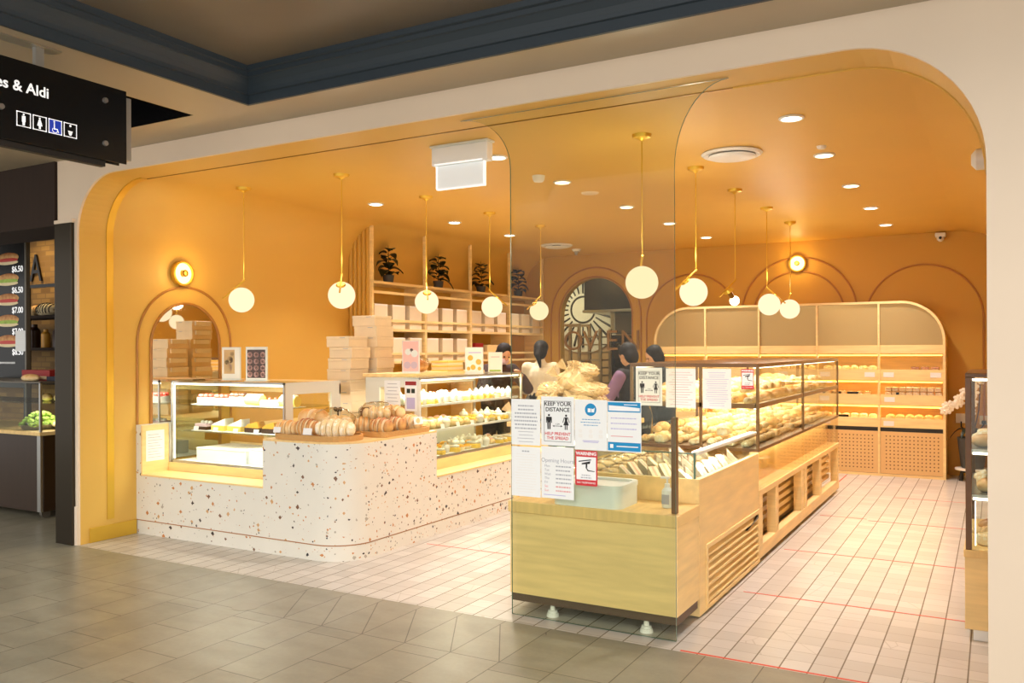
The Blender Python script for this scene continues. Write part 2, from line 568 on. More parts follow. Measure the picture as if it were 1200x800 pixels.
    def build(s, name, mat, parent=None, smooth=False, recalc=True):
        if parent is not None:
            off = Vector((0, 0, 0))
            q = parent
            while q is not None:
                off += q.location
                q = q.parent
        else:
            xs = [v.co for v in s.bm.verts]
            off = Vector(((min(v.x for v in xs) + max(v.x for v in xs)) / 2, (min(v.y for v in xs) + max(v.y for v in xs)) / 2, min(v.z for v in xs)))
        me = s.mesh(name, off, smooth, recalc)
        o = bpy.data.objects.new(name, me)
        COL.objects.link(o)
        me.materials.append(M[mat] if isinstance(mat, str) else mat)
        if parent is not None:
            o.parent = parent
        else:
            o.location = off
        return o

def thing(name, label, cat, loc=(0, 0, 0), rz=0.0, group=None):
    o = bpy.data.objects.new(name, None)
    COL.objects.link(o)
    o.empty_display_size = 0.1
    o.location = loc
    o.rotation_euler = (0, 0, rz)
    o['label'] = label
    o['category'] = cat
    if group:
        o['group'] = group
    return o

def tag(o, label, cat, group=None, kind=None):
    o['label'] = label
    o['category'] = cat
    if group:
        o['group'] = group
    if kind:
        o['kind'] = kind
    return o

def struct(o):
    o['kind'] = 'structure'
    return o

def dup(o, loc, rz=None, label=None, group=None, scale=None, rot=None):
    r = o.copy()
    COL.objects.link(r)
    r.location = loc
    if rz is not None:
        r.rotation_euler = (0, 0, rz)
    if rot is not None:
        r.rotation_euler = rot
    if scale is not None:
        r.scale = (scale,) * 3 if isinstance(scale, (int, float)) else scale
    if label:
        r['label'] = label
    if group:
        r['group'] = group
    for ch in list(o.children):
        c = ch.copy()
        COL.objects.link(c)
        c.parent = r
        for g in list(ch.children):
            d = g.copy()
            COL.objects.link(d)
            d.parent = c
    return r

FR = Matrix.Rotation(radians(90), 4, 'X')                     # faces -Y
RT = Matrix.Rotation(radians(90), 4, 'Z') @ FR                # faces +X

def lettering(name, txt, size, pos, mat, parent, face=FR, align='CENTER', ext=0.0006, sx=1.0, bold=0.0):
    cu = bpy.data.curves.new('txt', 'FONT')
    cu.body = txt
    cu.size = size
    cu.align_x = align
    cu.align_y = 'CENTER'
    cu.extrude = ext
    cu.offset = bold
    cu.resolution_u = 3
    to = bpy.data.objects.new('txt', cu)
    COL.objects.link(to)
    dg = bpy.context.evaluated_depsgraph_get()
    me = bpy.data.meshes.new_from_object(to.evaluated_get(dg))
    bpy.data.objects.remove(to)
    me.name = name
    me.transform(Matrix.Diagonal((sx, 1, 1, 1)))
    me.transform(face)
    off = Vector(pos)
    q = parent
    while q is not None:
        off -= q.location
        q = q.parent
    me.transform(Matrix.Translation(off))
    me.materials.clear()
    me.materials.append(M[mat])
    o = bpy.data.objects.new(name, me)
    COL.objects.link(o)
    o.parent = parent
    return o
# ------------------------------------------------------------------ camera
F_PX = 1000.0
TH = radians(29.5)
RO = radians(0.25)
Rv = Vector((cos(TH), sin(TH), 0))
Fv = Vector((-sin(TH), cos(TH), 0))
Zv = Vector((0, 0, 1))
ex = Rv * cos(RO) - Zv * sin(RO)
ey = Rv * sin(RO) + Zv * cos(RO)
cam = bpy.data.cameras.new('camera')
cam.sensor_width = 36.0
cam.lens = 36.0 * F_PX / 1200.0
cam.shift_y = 10.0 / 1200.0
cam.clip_start = 0.05
camo = bpy.data.objects.new('camera', cam)
COL.objects.link(camo)
mw = Matrix.Identity(4)
for i in range(3):
    mw[i][0] = ex[i]
    mw[i][1] = ey[i]
    mw[i][2] = -Fv[i]
mw[2][3] = H
camo.matrix_world = mw
SC.camera = camo

SC.view_settings.view_transform = 'Standard'
SC.view_settings.look = 'None'
SC.view_settings.gamma = 1.0
SC.view_settings.use_curve_mapping = False
SC.view_settings.exposure = 0.0
SC.cycles.max_bounces = 10
SC.cycles.diffuse_bounces = 4
SC.cycles.glossy_bounces = 4
SC.cycles.transparent_max_bounces = 32
SC.cycles.caustics_reflective = False
SC.cycles.caustics_refractive = False
SC.cycles.sample_clamp_indirect = 6.0

# ------------------------------------------------------------------ light
w = bpy.data.worlds.new('mall_air')
SC.world = w
w.use_nodes = True
wt = w.node_tree
bg = wt.nodes['Background']
bg.inputs[0].default_value = (1.0, 0.97, 0.93, 1)
tcw = wt.nodes.new('ShaderNodeTexCoord')
dot = wt.nodes.new('ShaderNodeVectorMath')
dot.operation = 'DOT_PRODUCT'
wt.links.new(tcw.outputs['Generated'], dot.inputs[0])
dot.inputs[1].default_value = (0.62, -0.74, 0.25)          # the mall opens to its bright atrium on this side
mr = wt.nodes.new('ShaderNodeMapRange')
wt.links.new(dot.outputs['Value'], mr.inputs[0])
mr.inputs[1].default_value = -0.1
mr.inputs[2].default_value = 1.0
mr.inputs[3].default_value = 0.75
mr.inputs[4].default_value = 3.0
wt.links.new(mr.outputs[0], bg.inputs[1])

def area(name, loc, size, energy, col, spread=pi, rot=(0, 0, 0), shape='DISK', sy=None):
    l = bpy.data.lights.new(name, 'AREA')
    l.energy = energy
    l.color = col
    l.shape = shape
    l.size = size
    if sy:
        l.size_y = sy
    l.spread = spread
    o = bpy.data.objects.new(name, l)
    COL.objects.link(o)
    o.location = loc
    o.rotation_euler = rot
    return o

def point(name, loc, energy, col, r=0.05):
    l = bpy.data.lights.new(name, 'POINT')
    l.energy = energy
    l.color = col
    l.shadow_soft_size = r
    o = bpy.data.objects.new(name, l)
    COL.objects.link(o)
    o.location = loc
    return o

WARM = (1.0, 0.91, 0.9)

# ------------------------------------------------------------------ setting
XL, XO, XRW = -6.6, -0.03, 0.35        # left wall, opening's right edge, right wall of the shop
YF, YB = 4.37, 12.1
ZO, ZC, ZM = 3.04, 3.07, 3.2

def origin_zero(o):
    o.data.transform(Matrix.Translation(o.location))
    o.location = (0, 0, 0)
    return o

g = G(); g.box(XL - 0.3, XRW + 0.4, YF, 15.0, -0.1, 0.0)
o = struct(origin_zero(g.build('floor', 'shop_floor')))
g = G(); g.box(-14, 6, -4, YF, -0.1, -0.0005)
g.box(-14, -6.9, YF, 9, -0.1, -0.0005)
o = struct(origin_zero(g.build('floor_mall', 'mall_floor')))

def arch_path(x0, x1, ztop, rl, rr, n=14):
    pts = [(x0, 0.0)]
    for i in range(n + 1):
        t = pi - (pi / 2) * i / n
        pts.append((x0 + rl + rl * cos(t), ztop - rl + rl * sin(t)))
    for i in range(n + 1):
        t = pi / 2 - (pi / 2) * i / n
        pts.append((x1 - rr + rr * cos(t), ztop - rr + rr * sin(t)))
    pts.append((x1, 0.0))
    return pts

op = arch_path(XL, XO, ZO, 0.46, 0.6)
# cream shop front with the round-cornered opening
poly = [(-6.86, 0), (-6.86, ZM), (2.6, ZM), (2.6, 0)] + op[::-1]
g = G(); g.prism(poly, 'Y', YF, YF + 0.02)
struct(g.build('wall_front', 'cream'))
# apricot reveal
g = G()
pin = op
pout = arch_path(XL - 0.12, XO + 0.12, ZO + 0.12, 0.5, 0.65)
ring = pin + pout[::-1]
g.prism(ring, 'Y', YF + 0.02, 4.70)
struct(g.build('trim_1', 'paint_light'))
# room vault: side walls and ceiling in one rounded profile, plus the ends
room = arch_path(XL, XRW, ZC, 0.5, 0.75)
n = len(room)
k = n // 2
def shell(name, path, thick=0.06, y0=4.70, y1=YB + 0.1):
    g = G()
    out = []
    for i, p in enumerate(path):
        a = Vector(path[max(i - 1, 0)]); b = Vector(path[min(i + 1, len(path) - 1)])
        t = (b - a).normalized()
        nn = Vector((-t.y, t.x))
        out.append((p[0] + nn.x * thick, p[1] + nn.y * thick))
    A = [(p[0], y0, p[1]) for p in path]; B = [(p[0], y1, p[1]) for p in path]
    g.band(A, B)
    A2 = [(p[0], y0, p[1]) for p in out]; B2 = [(p[0], y1, p[1]) for p in out]
    g.band(A2, B2)
    g.band(A, A2); g.band(B, B2)
    return struct(g.build(name, 'paint_light', smooth=True, recalc=True))
left_path = [p for p in room if p[0] <= XL + 0.5 + 1e-6 and p[0] < -3]
right_path = [p for p in room if p[0] >= XRW - 0.75 - 1e-6]
mid_path = [left_path[-1], right_path[0]]
shell('wall_left', left_path)
shell('wall_right', right_path)
g = G(); g.box(mid_path[0][0], mid_path[1][0], 4.70, YB + 0.1, ZC, ZC + 0.06)
struct(g.build('ceiling', 'paint_light'))
# side wall of the reveal's right jamb to the wider shop
g = G(); g.box(XO + 0.12, XRW + 0.06, 4.62, 4.70, 0, ZC)
struct(g.build('trim_2', 'paint_light'))

# back wall with the arched window of the kitchen
ACX, AR, ASP = -5.37, 0.60, 2.11
arc = [(ACX + AR * cos(pi - pi * i / 24), ASP + AR * sin(pi - pi * i / 24)) for i in range(25)]
poly = [(XL - 0.05, 0), (XL - 0.05, ZC + 0.05), (XRW + 0.05, ZC + 0.05), (XRW + 0.05, 0), (ACX + AR, 0)] + arc[::-1] + [(ACX - AR, 0)]
g = G(); g.prism(poly, 'Y', YB, YB + 0.15)
struct(g.build('wall_back', 'paint'))

def arch_line(name, cx, r, zs, y=YB - 0.008, z0=0.0, rad=0.012):
    pts = [(cx - r, y, z0)] + [(cx - r * cos(pi * i / 36), y, zs + r * sin(pi * i / 36)) for i in range(37)] + [(cx + r, y, z0)]
    g = G(); g.tube(pts, rad, 6)
    return struct(g.build(name, 'moulding', smooth=True))
for i, (cx, r, zs) in enumerate(((ACX, 0.755, 2.11), (ACX, 0.615, 2.11), (-3.85, 0.68, 2.01), (-2.345, 0.76, 2.085), (-2.345, 0.6, 2.06), (-0.80, 0.68, 1.99))):
    arch_line('trim_%d' % (i + 3), cx, r, zs)

# brass strip round the reveal, brass skirting
strip = arch_path(XL, XO, ZO, 0.46, 0.6)
half = [p for p in strip if p[0] < -3]
half = [(half[0][0], 0.17)] + half[1:]
def inset(path, d):
    out = []
    for i, p in enumerate(path):
        a = Vector(path[max(i - 1, 0)]); b = Vector(path[min(i + 1, len(path) - 1)])
        t = (b - a).normalized()
        out.append((p[0] + t.y * d, p[1] - t.x * d))
    return out
g = G()
ins = inset(half, 0.006)
A = [(p[0], 4.635, p[1]) for p in ins]; B = [(p[0], 4.70, p[1]) for p in ins]
A0 = [(p[0], 4.635, p[1]) for p in half]; B0 = [(p[0], 4.70, p[1]) for p in half]
g.band(A, B); g.band(A, A0); g.band(B, B0)
tag(g.build('brass_strip', 'brass', smooth=True), 'upright brass strip lining the curved jamb beside the white counter', 'trim', kind='structure')
g = G(); g.box(-6.14, -1.25, 4.692, 4.702, ZO - 0.004, ZO + 0.002)
struct(g.build('trim_9', 'brass_dark'))
bead = [p for p in inset(op, 0.003) if p[0] > -2 and p[1] > 0.2]
bead = [(-1.25, ZO - 0.003)] + bead
g = G(); g.tube([(p[0], 4.694, p[1]) for p in bead], 0.006, 6)
struct(g.build('trim_17', 'paint_light', smooth=True))
g = G(); g.box(XL, XL + 0.012, 4.47, 4.915, 0, 0.125, 0.003)
struct(g.build('baseboard_left', 'brass'))

# arched mirror niche on the left wall
def larch(cy, r, zs, z0, x):
    return [(x, cy - r, z0)] + [(x, cy - r * cos(pi * i / 36), zs + r * sin(pi * i / 36)) for i in range(37)] + [(x, cy + r, z0)]
g = G(); g.tube(larch(5.46, 0.53, 1.67, 0.95, XL + 0.006), 0.011, 6)
struct(g.build('trim_10', 'moulding', smooth=True))
t = thing('wall_mirror', 'tall arched mirror on the apricot side wall behind the front cake case', 'mirror', (XL, 5.46, 0.62))
pts = [(p[1], p[2]) for p in larch(5.46, 0.38, 1.655, 0.62, 0)]
g = G(); g.prism(pts, 'X', XL + 0.001, XL + 0.008); g.build('mirror_glass', 'mirror', t)
g = G(); g.tube(larch(5.46, 0.39, 1.655, 0.62, XL + 0.008), 0.014, 6); g.build('frame', 'moulding', t, True)

# ------------------------------------------------------------------ mall ceiling with its coffer
CX, CY = -4.19, 3.96
g = G()
g.box(-14, -4.72, 3.975, 9, ZM, ZM + 0.06)
g.box(-4.72, 6, CY, YF + 0.02, ZM, ZM + 0.06)
g.box(-4.72, CX, 0.8, CY, ZM, ZM + 0.06)
g.box(-14, -6.1, 0.8, 3.975, ZM, ZM + 0.06)
g.box(-6.1, -4.72, 0.8, 2.6, ZM, ZM + 0.06)
struct(g.build('ceiling_mall', 'mall_ceiling'))
g = G(); g.box(CX - 0.2, 6, 0.8, CY + 0.2, 3.40, 3.46)
struct(g.build('ceiling_coffer', 'coffer'))
g = G(); g.box(-6.1, -4.72, 2.6, 3.975, 3.55, 3.6)
g.box(-6.12, -6.1, 2.6, 3.975, 3.2, 3.6); g.box(-4.724, -4.72, 2.6, 3.975, 3.2, 3.6); g.box(-6.1, -4.724, 3.971, 3.975, 3.2, 3.6); g.box(-6.1, -4.72, 2.58, 2.6, 3.2, 3.6)
struct(g.build('ceiling_recess', 'black'))
# moulding profile: (inset from edge, height)
prof = [(-0.02, 3.19), (0.0, 3.19), (0.004, 3.245), (0.018, 3.25), (0.022, 3.27), (0.035, 3.30), (0.06, 3.335), (0.072, 3.34), (0.076, 3.365), (0.095, 3.37), (0.1, 3.40), (-0.02, 3.40)]
def crown(name, a, b, inx, iny):
    """a->b along the coffer edge at inset 0; mitred by shifting ends along with the inset"""
    g = G()
    pa, pb = [], []
    for d, z in prof:
        pa.append((a[0] + inx * d * a[2], a[1] + iny * d * a[3], z))
        pb.append((b[0] + inx * d * b[2], b[1] + iny * d * b[3], z))
    g.band(pa + [pa[0]], pb + [pb[0]])
    struct(g.build(name, 'blue'))
crown('trim_11', (CX, CY, 1, 1), (6, CY, 0, 1), 1, -1)
crown('trim_12', (CX, CY, 1, 1), (CX, 0.8, 1, 0), 1, -1)
# walls that close the mall far off
g = G(); g.box(2.6, 6, YF, YF + 0.1, 0, ZM)
struct(g.build('wall_mall_front', 'cream'))
# dark bronze pillar and facade end at the neighbouring shop
g = G(); g.box(-6.862, -6.635, YF - 0.03, YF + 0.06, 0, 2.67, 0.004)
g.box(-6.862, -6.80, YF + 0.06, 5.2, 0, 2.67, 0.004)
struct(g.build('wall_pillar', 'pillar'))
g = G(); g.box(-6.862, -6.615, YF - 0.034, YF + 0.0, 2.67, 2.70, 0.003)
struct(g.build('trim_13', 'cream'))
g = G(); g.box(-6.635, -6.60, YF - 0.012, YF + 0.0, 0.0, 0.32, 0.003)
struct(g.build('trim_14', 'cream'))

# red floor tape lines (queue marks)
def ftape(x0, x1, y, label, w=0.012):
    g = G(); g.box(x0, x1, y - w / 2, y + w / 2, 0.0, 0.0012)
    tag(g.build('floor_tape', 'tape'), label, 'tape', 'red queue lines taped across the tiles')
ftape(-1.46, -0.03, 4.385, 'red tape line along the shop threshold beside the glass screen', 0.016)
ftape(-1.45, -0.15, 5.65, 'red tape line on the tiles across from the louvred vent panel')
ftape(-1.47, -0.15, 7.0, 'red tape line on the tiles beside the first slatted base bay')
ftape(-1.47, -1.05, 8.60, 'short red tape line on the tiles close to the slatted base')
ftape(-1.03, -0.15, 8.53, 'red tape line across the aisle beyond the middle of the island')
ftape(-0.95, -0.15, 9.98, 'farthest red tape line across the aisle before the bread cabinet')
ftape(-4.1, -2.62, 5.8, 'red tape line between the terrazzo counter and the wooden island')
g = G(); g.box(-1.645, -1.63, 10.6, 11.45, 0, 0.0012)
tag(g.build('floor_tape', 'tape'), 'red tape line running in depth from the island end to the cabinet', 'tape', 'red queue lines taped across the tiles')

c0 = (-4.09, 3.83)
g = G(); g.lathe([(0.0, 0.0), (0.085, 0.0), (0.085, 0.0008), (0.0, 0.0008)], (c0[0], c0[1], 0), 32)
t_ = tag(g.build('floor_cover', 'cover'), 'faint round cover set flush in the mall floor tiles before the terrazzo counter', 'floor cover')
# ------------------------------------------------------------------ ceiling fittings
rings = {}
g = G(); g.lathe([(0.062, 0.012), (0.062, 0.0), (0.075, 0.0), (0.08, 0.006), (0.078, 0.012)], seg=24, caps=False)
trim_me = g.mesh('trim_ring', smooth=True); trim_me.materials.append(M['white'])
g = G(); g.cyl((0, 0, 0.004), (0, 0, 0.011), 0.062, seg=24)
lens_me = g.mesh('lens'); lens_me.materials.append(M['lamp'])
DL = [(-1.12, y) for y in (5.6, 6.8, 8.2, 9.6, 11.0)] + [(-3.29, y) for y in (5.6, 6.72, 8.22, 9.55, 11.0)] + [(-5.39, y) for y in (6.77, 8.2, 9.48, 10.97)]
names = {-1.12: 'aisle beside the island', -3.29: 'passage between counter and island', -5.39: 'terrazzo counter side'}
order = ['nearest the shop front', 'second from the shop front', 'third from the shop front', 'fourth from the shop front', 'nearest the back wall']
for i, (x, y) in enumerate(DL):
    row = [q for q in DL if q[0] == x]
    j = row.index((x, y)) + (0 if len(row) == 5 else 1)
    if j == 4:
        oo = order[4]
    elif len(row) == 4 and j == 1:
        oo = order[0]
    elif len(row) == 4:
        oo = order[j - 1]
    else:
        oo = order[j]
    t = thing('ceiling_downlight', 'round lit downlight over the %s, %s' % (names[x], oo), 'downlight', (x, y, ZC - 0.012), 0, 'recessed downlights in the apricot ceiling')
    for nm, me in (('trim_ring', trim_me), ('lens', lens_me)):
        c = bpy.data.objects.new(nm, me); COL.objects.link(c); c.parent = t
    area('downlight_beam', (x, y, ZC - 0.03), 0.12, 17, WARM, radians(105))

# air diffusers
def diffuser(x, y, label):
    t = thing('ceiling_air_diffuser', label, 'air vent', (x, y, ZC - 0.05), 0, 'round ceiling air diffusers')
    g = G(); g.lathe([(0.0, 0.05), (0.215, 0.05), (0.225, 0.04), (0.205, 0.026), (0.17, 0.03), (0.165, 0.045), (0.0, 0.045)], (x, y, ZC - 0.05), 36); g.build('outer_ring', 'white', t, True)
    g = G(); g.lathe([(0.0, 0.0), (0.10, 0.001), (0.165, 0.012), (0.175, 0.02), (0.15, 0.025), (0.0, 0.026)], (x, y, ZC - 0.05), 36); g.build('centre_disc', 'white', t, True)
    g = G(); g.lathe([(0.0, 0.02), (0.06, 0.02), (0.06, 0.046), (0.0, 0.046)], (x, y, ZC - 0.05), 16); g.build('neck', 'dark', t, True)
diffuser(-1.71, 6.38, 'big round white air diffuser over the island, close to the front')
diffuser(-5.34, 10.72, 'round white air diffuser far back near the kitchen arch')

# exit sign seen from its blank side
t = thing('exit_sign', 'hanging exit sign box showing its blank back under the front ceiling', 'sign', (-3.29, 5.11, 2.78))
g = G(); g.box(-3.53, -3.06, 5.07, 5.15, 2.925, ZC - 0.015, 0.008); g.build('housing', 'white', t)
g = G(); g.box(-3.54, -3.05, 5.06, 5.16, ZC - 0.016, ZC, 0.004); g.build('ceiling_plate', 'offwhite', t)
g = G(); g.box(-3.50, -3.10, 5.095, 5.11, 2.76, 2.925, 0.003); g.build('panel', 'sign_panel', t)
g = G(); g.box(-3.50, -3.095, 5.090, 5.115, 2.752, 2.76); g.box(-3.105, -3.095, 5.090, 5.115, 2.76, 2.925); g.box(-3.505, -3.495, 5.090, 5.115, 2.76, 2.925); g.box(-3.5, -3.1, 5.066, 5.07, 2.925, 2.935); g.build('lit_edge', 'sign_white', t)

def disc(name, x, y, r, h, label, cat, mat='white'):
    g = G(); g.lathe([(0, 0), (r * 0.7, 0.0), (r * 0.9, h * 0.3), (r, h), (0, h)], (x, y, ZC - h), 24)
    return tag(g.build(name, mat, smooth=True), label, cat)
disc('smoke_detector', -3.35, 6.39, 0.055, 0.05, 'small white smoke detector on the ceiling beside a downlight', 'detector')
disc('ceiling_speaker', -3.3, 7.33, 0.085, 0.012, 'flat pale round ceiling grille between two downlights', 'ceiling grille', 'card')
disc('ceiling_sensor', -1.09, 6.5, 0.035, 0.02, 'tiny white round sensor beside the aisle downlights', 'sensor')
t = thing('ceiling_sprinkler', 'white sprinkler head on the ceiling before the kitchen arch', 'sprinkler', (-5.33, 11.35, ZC - 0.08))
g = G(); g.cyl((-5.33, 11.35, ZC - 0.03), (-5.33, 11.35, ZC), 0.05, 0.07); g.build('rosette', 'white', t, True)
g = G(); g.cyl((-5.33, 11.35, ZC - 0.08), (-5.33, 11.35, ZC - 0.03), 0.02, 0.04); g.build('nozzle', 'alu', t, True)
t = thing('security_camera', 'small white dome camera high on the back wall', 'camera', (-0.59, YB - 0.08, 2.96))
g = G(); g.box(-0.65, -0.53, YB - 0.14, YB, 3.0, 3.05, 0.01); g.build('mount', 'white', t)
g = G(); g.ell((-0.59, YB - 0.08, 2.99), (0.045, 0.045, 0.05)); g.build('dome', 'white', t, True)
g = G(); g.cyl((-0.59, YB - 0.135, 2.985), (-0.59, YB - 0.12, 2.985), 0.018); g.build('camera_lens', 'black', t)
t = thing('wall_speaker', 'white rounded fitting hanging at the side by the shop front edge', 'speaker', (-0.05, 5.6, 2.62))
g = G(); g.tube([(-0.115, 5.6, 2.685), (-0.09, 5.6, 2.685), (0.0, 5.6, 2.685), (0.1, 5.6, 2.685)], [0.03, 0.06, 0.066, 0.066], 20); g.build('body', 'white', t, True)
g = G(); g.box(-0.06, -0.03, 5.58, 5.62, 2.73, 2.77, 0.004); g.box(0.02, XRW, 5.58, 5.62, 2.735, 2.76, 0.004); g.box(-0.06, 0.05, 5.585, 5.615, 2.737, 2.757, 0.002); g.build('bracket', 'alu', t)

# pendant globes
def pendant(x, y, az, label, bare=False):
    a = radians(40)
    zj = 2.235
    t = thing('pendant_lamp', label, 'pendant lamp', (x, y, zj), 0, 'opal globe pendants')
    g = G(); g.lathe([(0.0, ZC - 0.045), (0.012, ZC - 0.045), (0.02, ZC - 0.035), (0.062, ZC - 0.022), (0.068, ZC), (0, ZC)], (x, y, 0), 24); g.build('canopy', 'brass', t, True)
    g = G(); g.tube([(x, y, zj), (x, y, ZC - 0.03)], 0.0045, 8); g.build('rod', 'brass', t, True)
    d = Vector((cos(az) * cos(a), sin(az) * cos(a), -sin(a)))
    nn = Vector((-cos(az) * sin(a), -sin(az) * sin(a), -cos(a)))
    J = Vector((x, y, zj))
    g = G(); g.tube([J - d * 0.012, J + d * 0.25], 0.0075, 8); g.build('bar', 'brass', t, True)
    m = J + d * 0.13
    c = m + nn * 0.118
    g = G(); g.cyl(m, m + nn * 0.03, 0.032, 0.05, 20); g.build('cap', 'brass', t, True)
    if bare:
        g = G(); g.cyl(m + nn * 0.03, m + nn * 0.1, 0.022, 0.022, 14); g.build('socket', 'brass_dark', t, True)
        b = m + nn * 0.14
        g = G(); g.ell(b, (0.045, 0.045, 0.045)); g.build('bulb', 'bulb', t, True)
        point('pendant_glow', b - Vector((0, 0, 0.09)), 4, WARM, 0.05)
    else:
        g = G(); g.ell(c, (0.112, 0.112, 0.112), u=32, v=20); g.build('globe', 'globe', t, True)
        point('pendant_glow', c + Vector((0, 0, 0.30)), 1.5 if x < -5.5 else (3.2 if x < -4 else (10 if y < 6 else 7.5)), (1, 0.88, 0.7), 0.1)
imL = math.atan2(-sin(TH), -cos(TH)); imR = math.atan2(sin(TH), cos(TH)); tow = math.atan2(-cos(TH), sin(TH)); awy = tow + pi
pendant(-5.88, 5.5, imL, 'globe pendant lamp nearest the wall mirror, its arm slanting down')
pendant(-4.74, 5.5, tow + 0.1, 'globe pendant lamp hanging over the bread trays on the terrazzo corner')
pendant(-4.72, 6.69, tow + 0.15, 'globe pendant lamp before the first shelf bay of boxes')
pendant(-4.70, 7.83, imR + 0.2, 'globe pendant lamp beside the edge of the glass screen')
pendant(-4.67, 8.95, imL - 0.5 + pi / 3, 'globe pendant lamp seen through the screen before the kitchen arch')
pendant(-2.10, 5.53, awy, 'globe pendant lamp over the island front, showing largest through the screen')
pendant(-2.10, 6.74, imL + 0.3, 'globe pendant lamp just past the screen edge with a dark cap at its shoulder')
pendant(-2.08, 7.86, imL + 0.5, 'pendant lamp without its globe, only a small bare bulb', True)
pendant(-2.06, 9.03, imR, 'globe pendant lamp over the island beside the last one of the row')
pendant(-2.06, 10.2, awy, 'globe pendant lamp farthest back over the island, under the wall sconce')

# wall sconces
def sconce(c, axis, label):
    t = thing('wall_sconce', label, 'wall lamp', c, 0, 'round brass wall sconces')
    g = G(); g.lathe([(0.0, 0.0), (0.115, 0.0), (0.12, 0.015), (0.115, 0.05), (0.10, 0.055), (0.098, 0.02), (0.0, 0.018)], c, 32, axis); g.build('dish', 'brass', t, True)
    g = G(); g.lathe([(0.04, 0.022), (0.096, 0.024), (0.096, 0.034), (0.04, 0.045), (0.04, 0.022)], c, 32, axis); g.build('glow_ring', 'sconce', t, True)
    g = G(); g.lathe([(0.0, 0.02), (0.032, 0.02), (0.032, 0.07), (0.022, 0.08), (0.0, 0.082)], c, 20, axis); g.build('knob', 'brass_dark', t, True)
sconce((XL, 5.40, 2.325), 'X', 'round brass sconce glowing above the wall mirror')
sconce((-2.345, YB, 2.765), '-Y', 'round brass sconce glowing at the top of the double arch moulding')
point('sconce_glow', (XL + 0.16, 5.40, 2.325), 3.5, (1, 0.66, 0.25), 0.06)
point('sconce_glow', (-2.345, YB - 0.16, 2.765), 5, (1, 0.66, 0.25), 0.06)

# unseen lamps added under the mall ceiling to brighten its floor and the shop front
for x, y, e in ((-5.2, 2.4, 15), (-1.8, 2.2, 24), (0.9, 2.6, 14)):
    zz = 3.38 if x > CX else 3.18
    area('mall_downlight_beam', (x, y, zz), 0.25, e * 0.85, (1.0, 0.95, 0.87), radians(160))
# ------------------------------------------------------------------ terrazzo counter
t = thing('terrazzo_counter', 'white terrazzo service counter with a tall rounded corner and two low wood-lined bays', 'counter', (-5.0, 5.6, 0))
TY, TX = 4.92, -4.21
R = 0.3
def cplan(x0, x1, y0, y1, r, d=0.0):
    cx, cy = x1 - r, y0 + r
    pts = [(x0, y0 + d)]
    for i in range(13):
        a = -pi / 2 + (pi / 2) * i / 12
        pts.append((cx + (r - d) * cos(a), cy + (r - d) * sin(a)))
    pts += [(x1 - d, y1), (x0, y1)]
    return pts
BX = -5.06
g = G(); g.prism(cplan(BX, TX, TY, 6.11, R), 'Z', 0.125, 0.89); g.build('corner_block', 'terrazzo', t, True)
g = G(); g.prism(cplan(BX, TX, TY, 6.11, R), 'Z', 0.89, 0.905); g.build('wood_top', 'maple_top', t, True)
g = G(); g.box(-6.535, BX, TY, 5.2, 0.125, 0.51); g.build('front_panel', 'terrazzo', t)
g = G(); g.box(XL + 0.001, -6.535, TY, 5.25, 0.125, 0.955); g.build('end_post', 'terrazzo', t)
g = G(); g.box(-4.5, TX, 6.11, 9.0, 0.125, 0.50); g.build('side_panel', 'terrazzo', t)
# plinth and copper joint
def lplan(d):
    o_ = cplan(XL + 0.001, TX, TY, 9.0, R, d)[:-1]
    return o_ + [(-5.04, 9.0), (-5.04, 5.92), (XL + 0.001, 5.92)]
g = G(); g.prism(lplan(0.004), 'Z', 0, 0.115); g.build('plinth', 'terrazzo', t, True)
g = G(); g.prism(lplan(0.008), 'Z', 0.115, 0.125); g.build('copper_joint', 'grout', t, True)
# wooden linings
g = G(); g.box(-6.535, BX, TY - 0.004, 5.2, 0.51, 0.525, 0.002); g.box(-6.535, -6.52, TY, 5.2, 0.525, 0.95); g.build('front_sill', 'maple', t)
g = G(); g.box(-6.535, BX, 5.2, 5.22, 0.525, 0.6); g.box(-6.535, BX, 5.22, 5.92, 0.125, 0.6); g.build('front_riser', 'maple', t)
g = G(); g.box(-4.42, TX + 0.004, 6.11, 9.0, 0.50, 0.515, 0.002); g.build('side_sill', 'maple_y', t)
g = G(); g.box(-5.06, -4.42, 6.15, 9.0, 0.125, 0.61); g.build('side_riser', 'maple_y', t)

# ------------------------------------------------------------------ front cake case
def gbox_panel(t, name, x0, x1, y0, y1, z0, z1, mat='glass'):
    g = G(); g.box(x0, x1, y0, y1, z0, z1); return g.build(name, mat, t)
t = thing('cake_display_case', 'low glass cake case standing in the front bay of the terrazzo counter', 'display case', (-5.8, 5.55, 0.6))
x0, x1, y0, y1, zb, zt = -6.51, -5.12, 5.22, 5.92, 0.6, 1.335
gbox_panel(t, 'front_glass', x0 + 0.012, x1 - 0.012, y0, y0 + 0.006, zb + 0.02, zt - 0.02)
gbox_panel(t, 'end_glass', x0, x0 + 0.006, y0 + 0.012, y1 - 0.02, zb + 0.02, zt - 0.02)
gbox_panel(t, 'top_glass', x0 + 0.012, x1 - 0.012, y0 + 0.012, 5.60, zt - 0.012, zt - 0.004)
g = G()
for xx in (x0, x1 - 0.014):
    g.box(xx, xx + 0.014, y0 - 0.004, y0 + 0.012, zb, zt)
g.box(x0, x1, y0 - 0.004, y0 + 0.012, zt - 0.018, zt)
g.box(x0, x1, y0 - 0.004, y0 + 0.012, zb, zb + 0.02)
g.build('front_frame', 'steel', t)
g = G(); g.box(x0, x1 - 0.022, 5.60, y1, zt - 0.03, zt, 0.004); g.build('wood_top', 'maple_top', t)
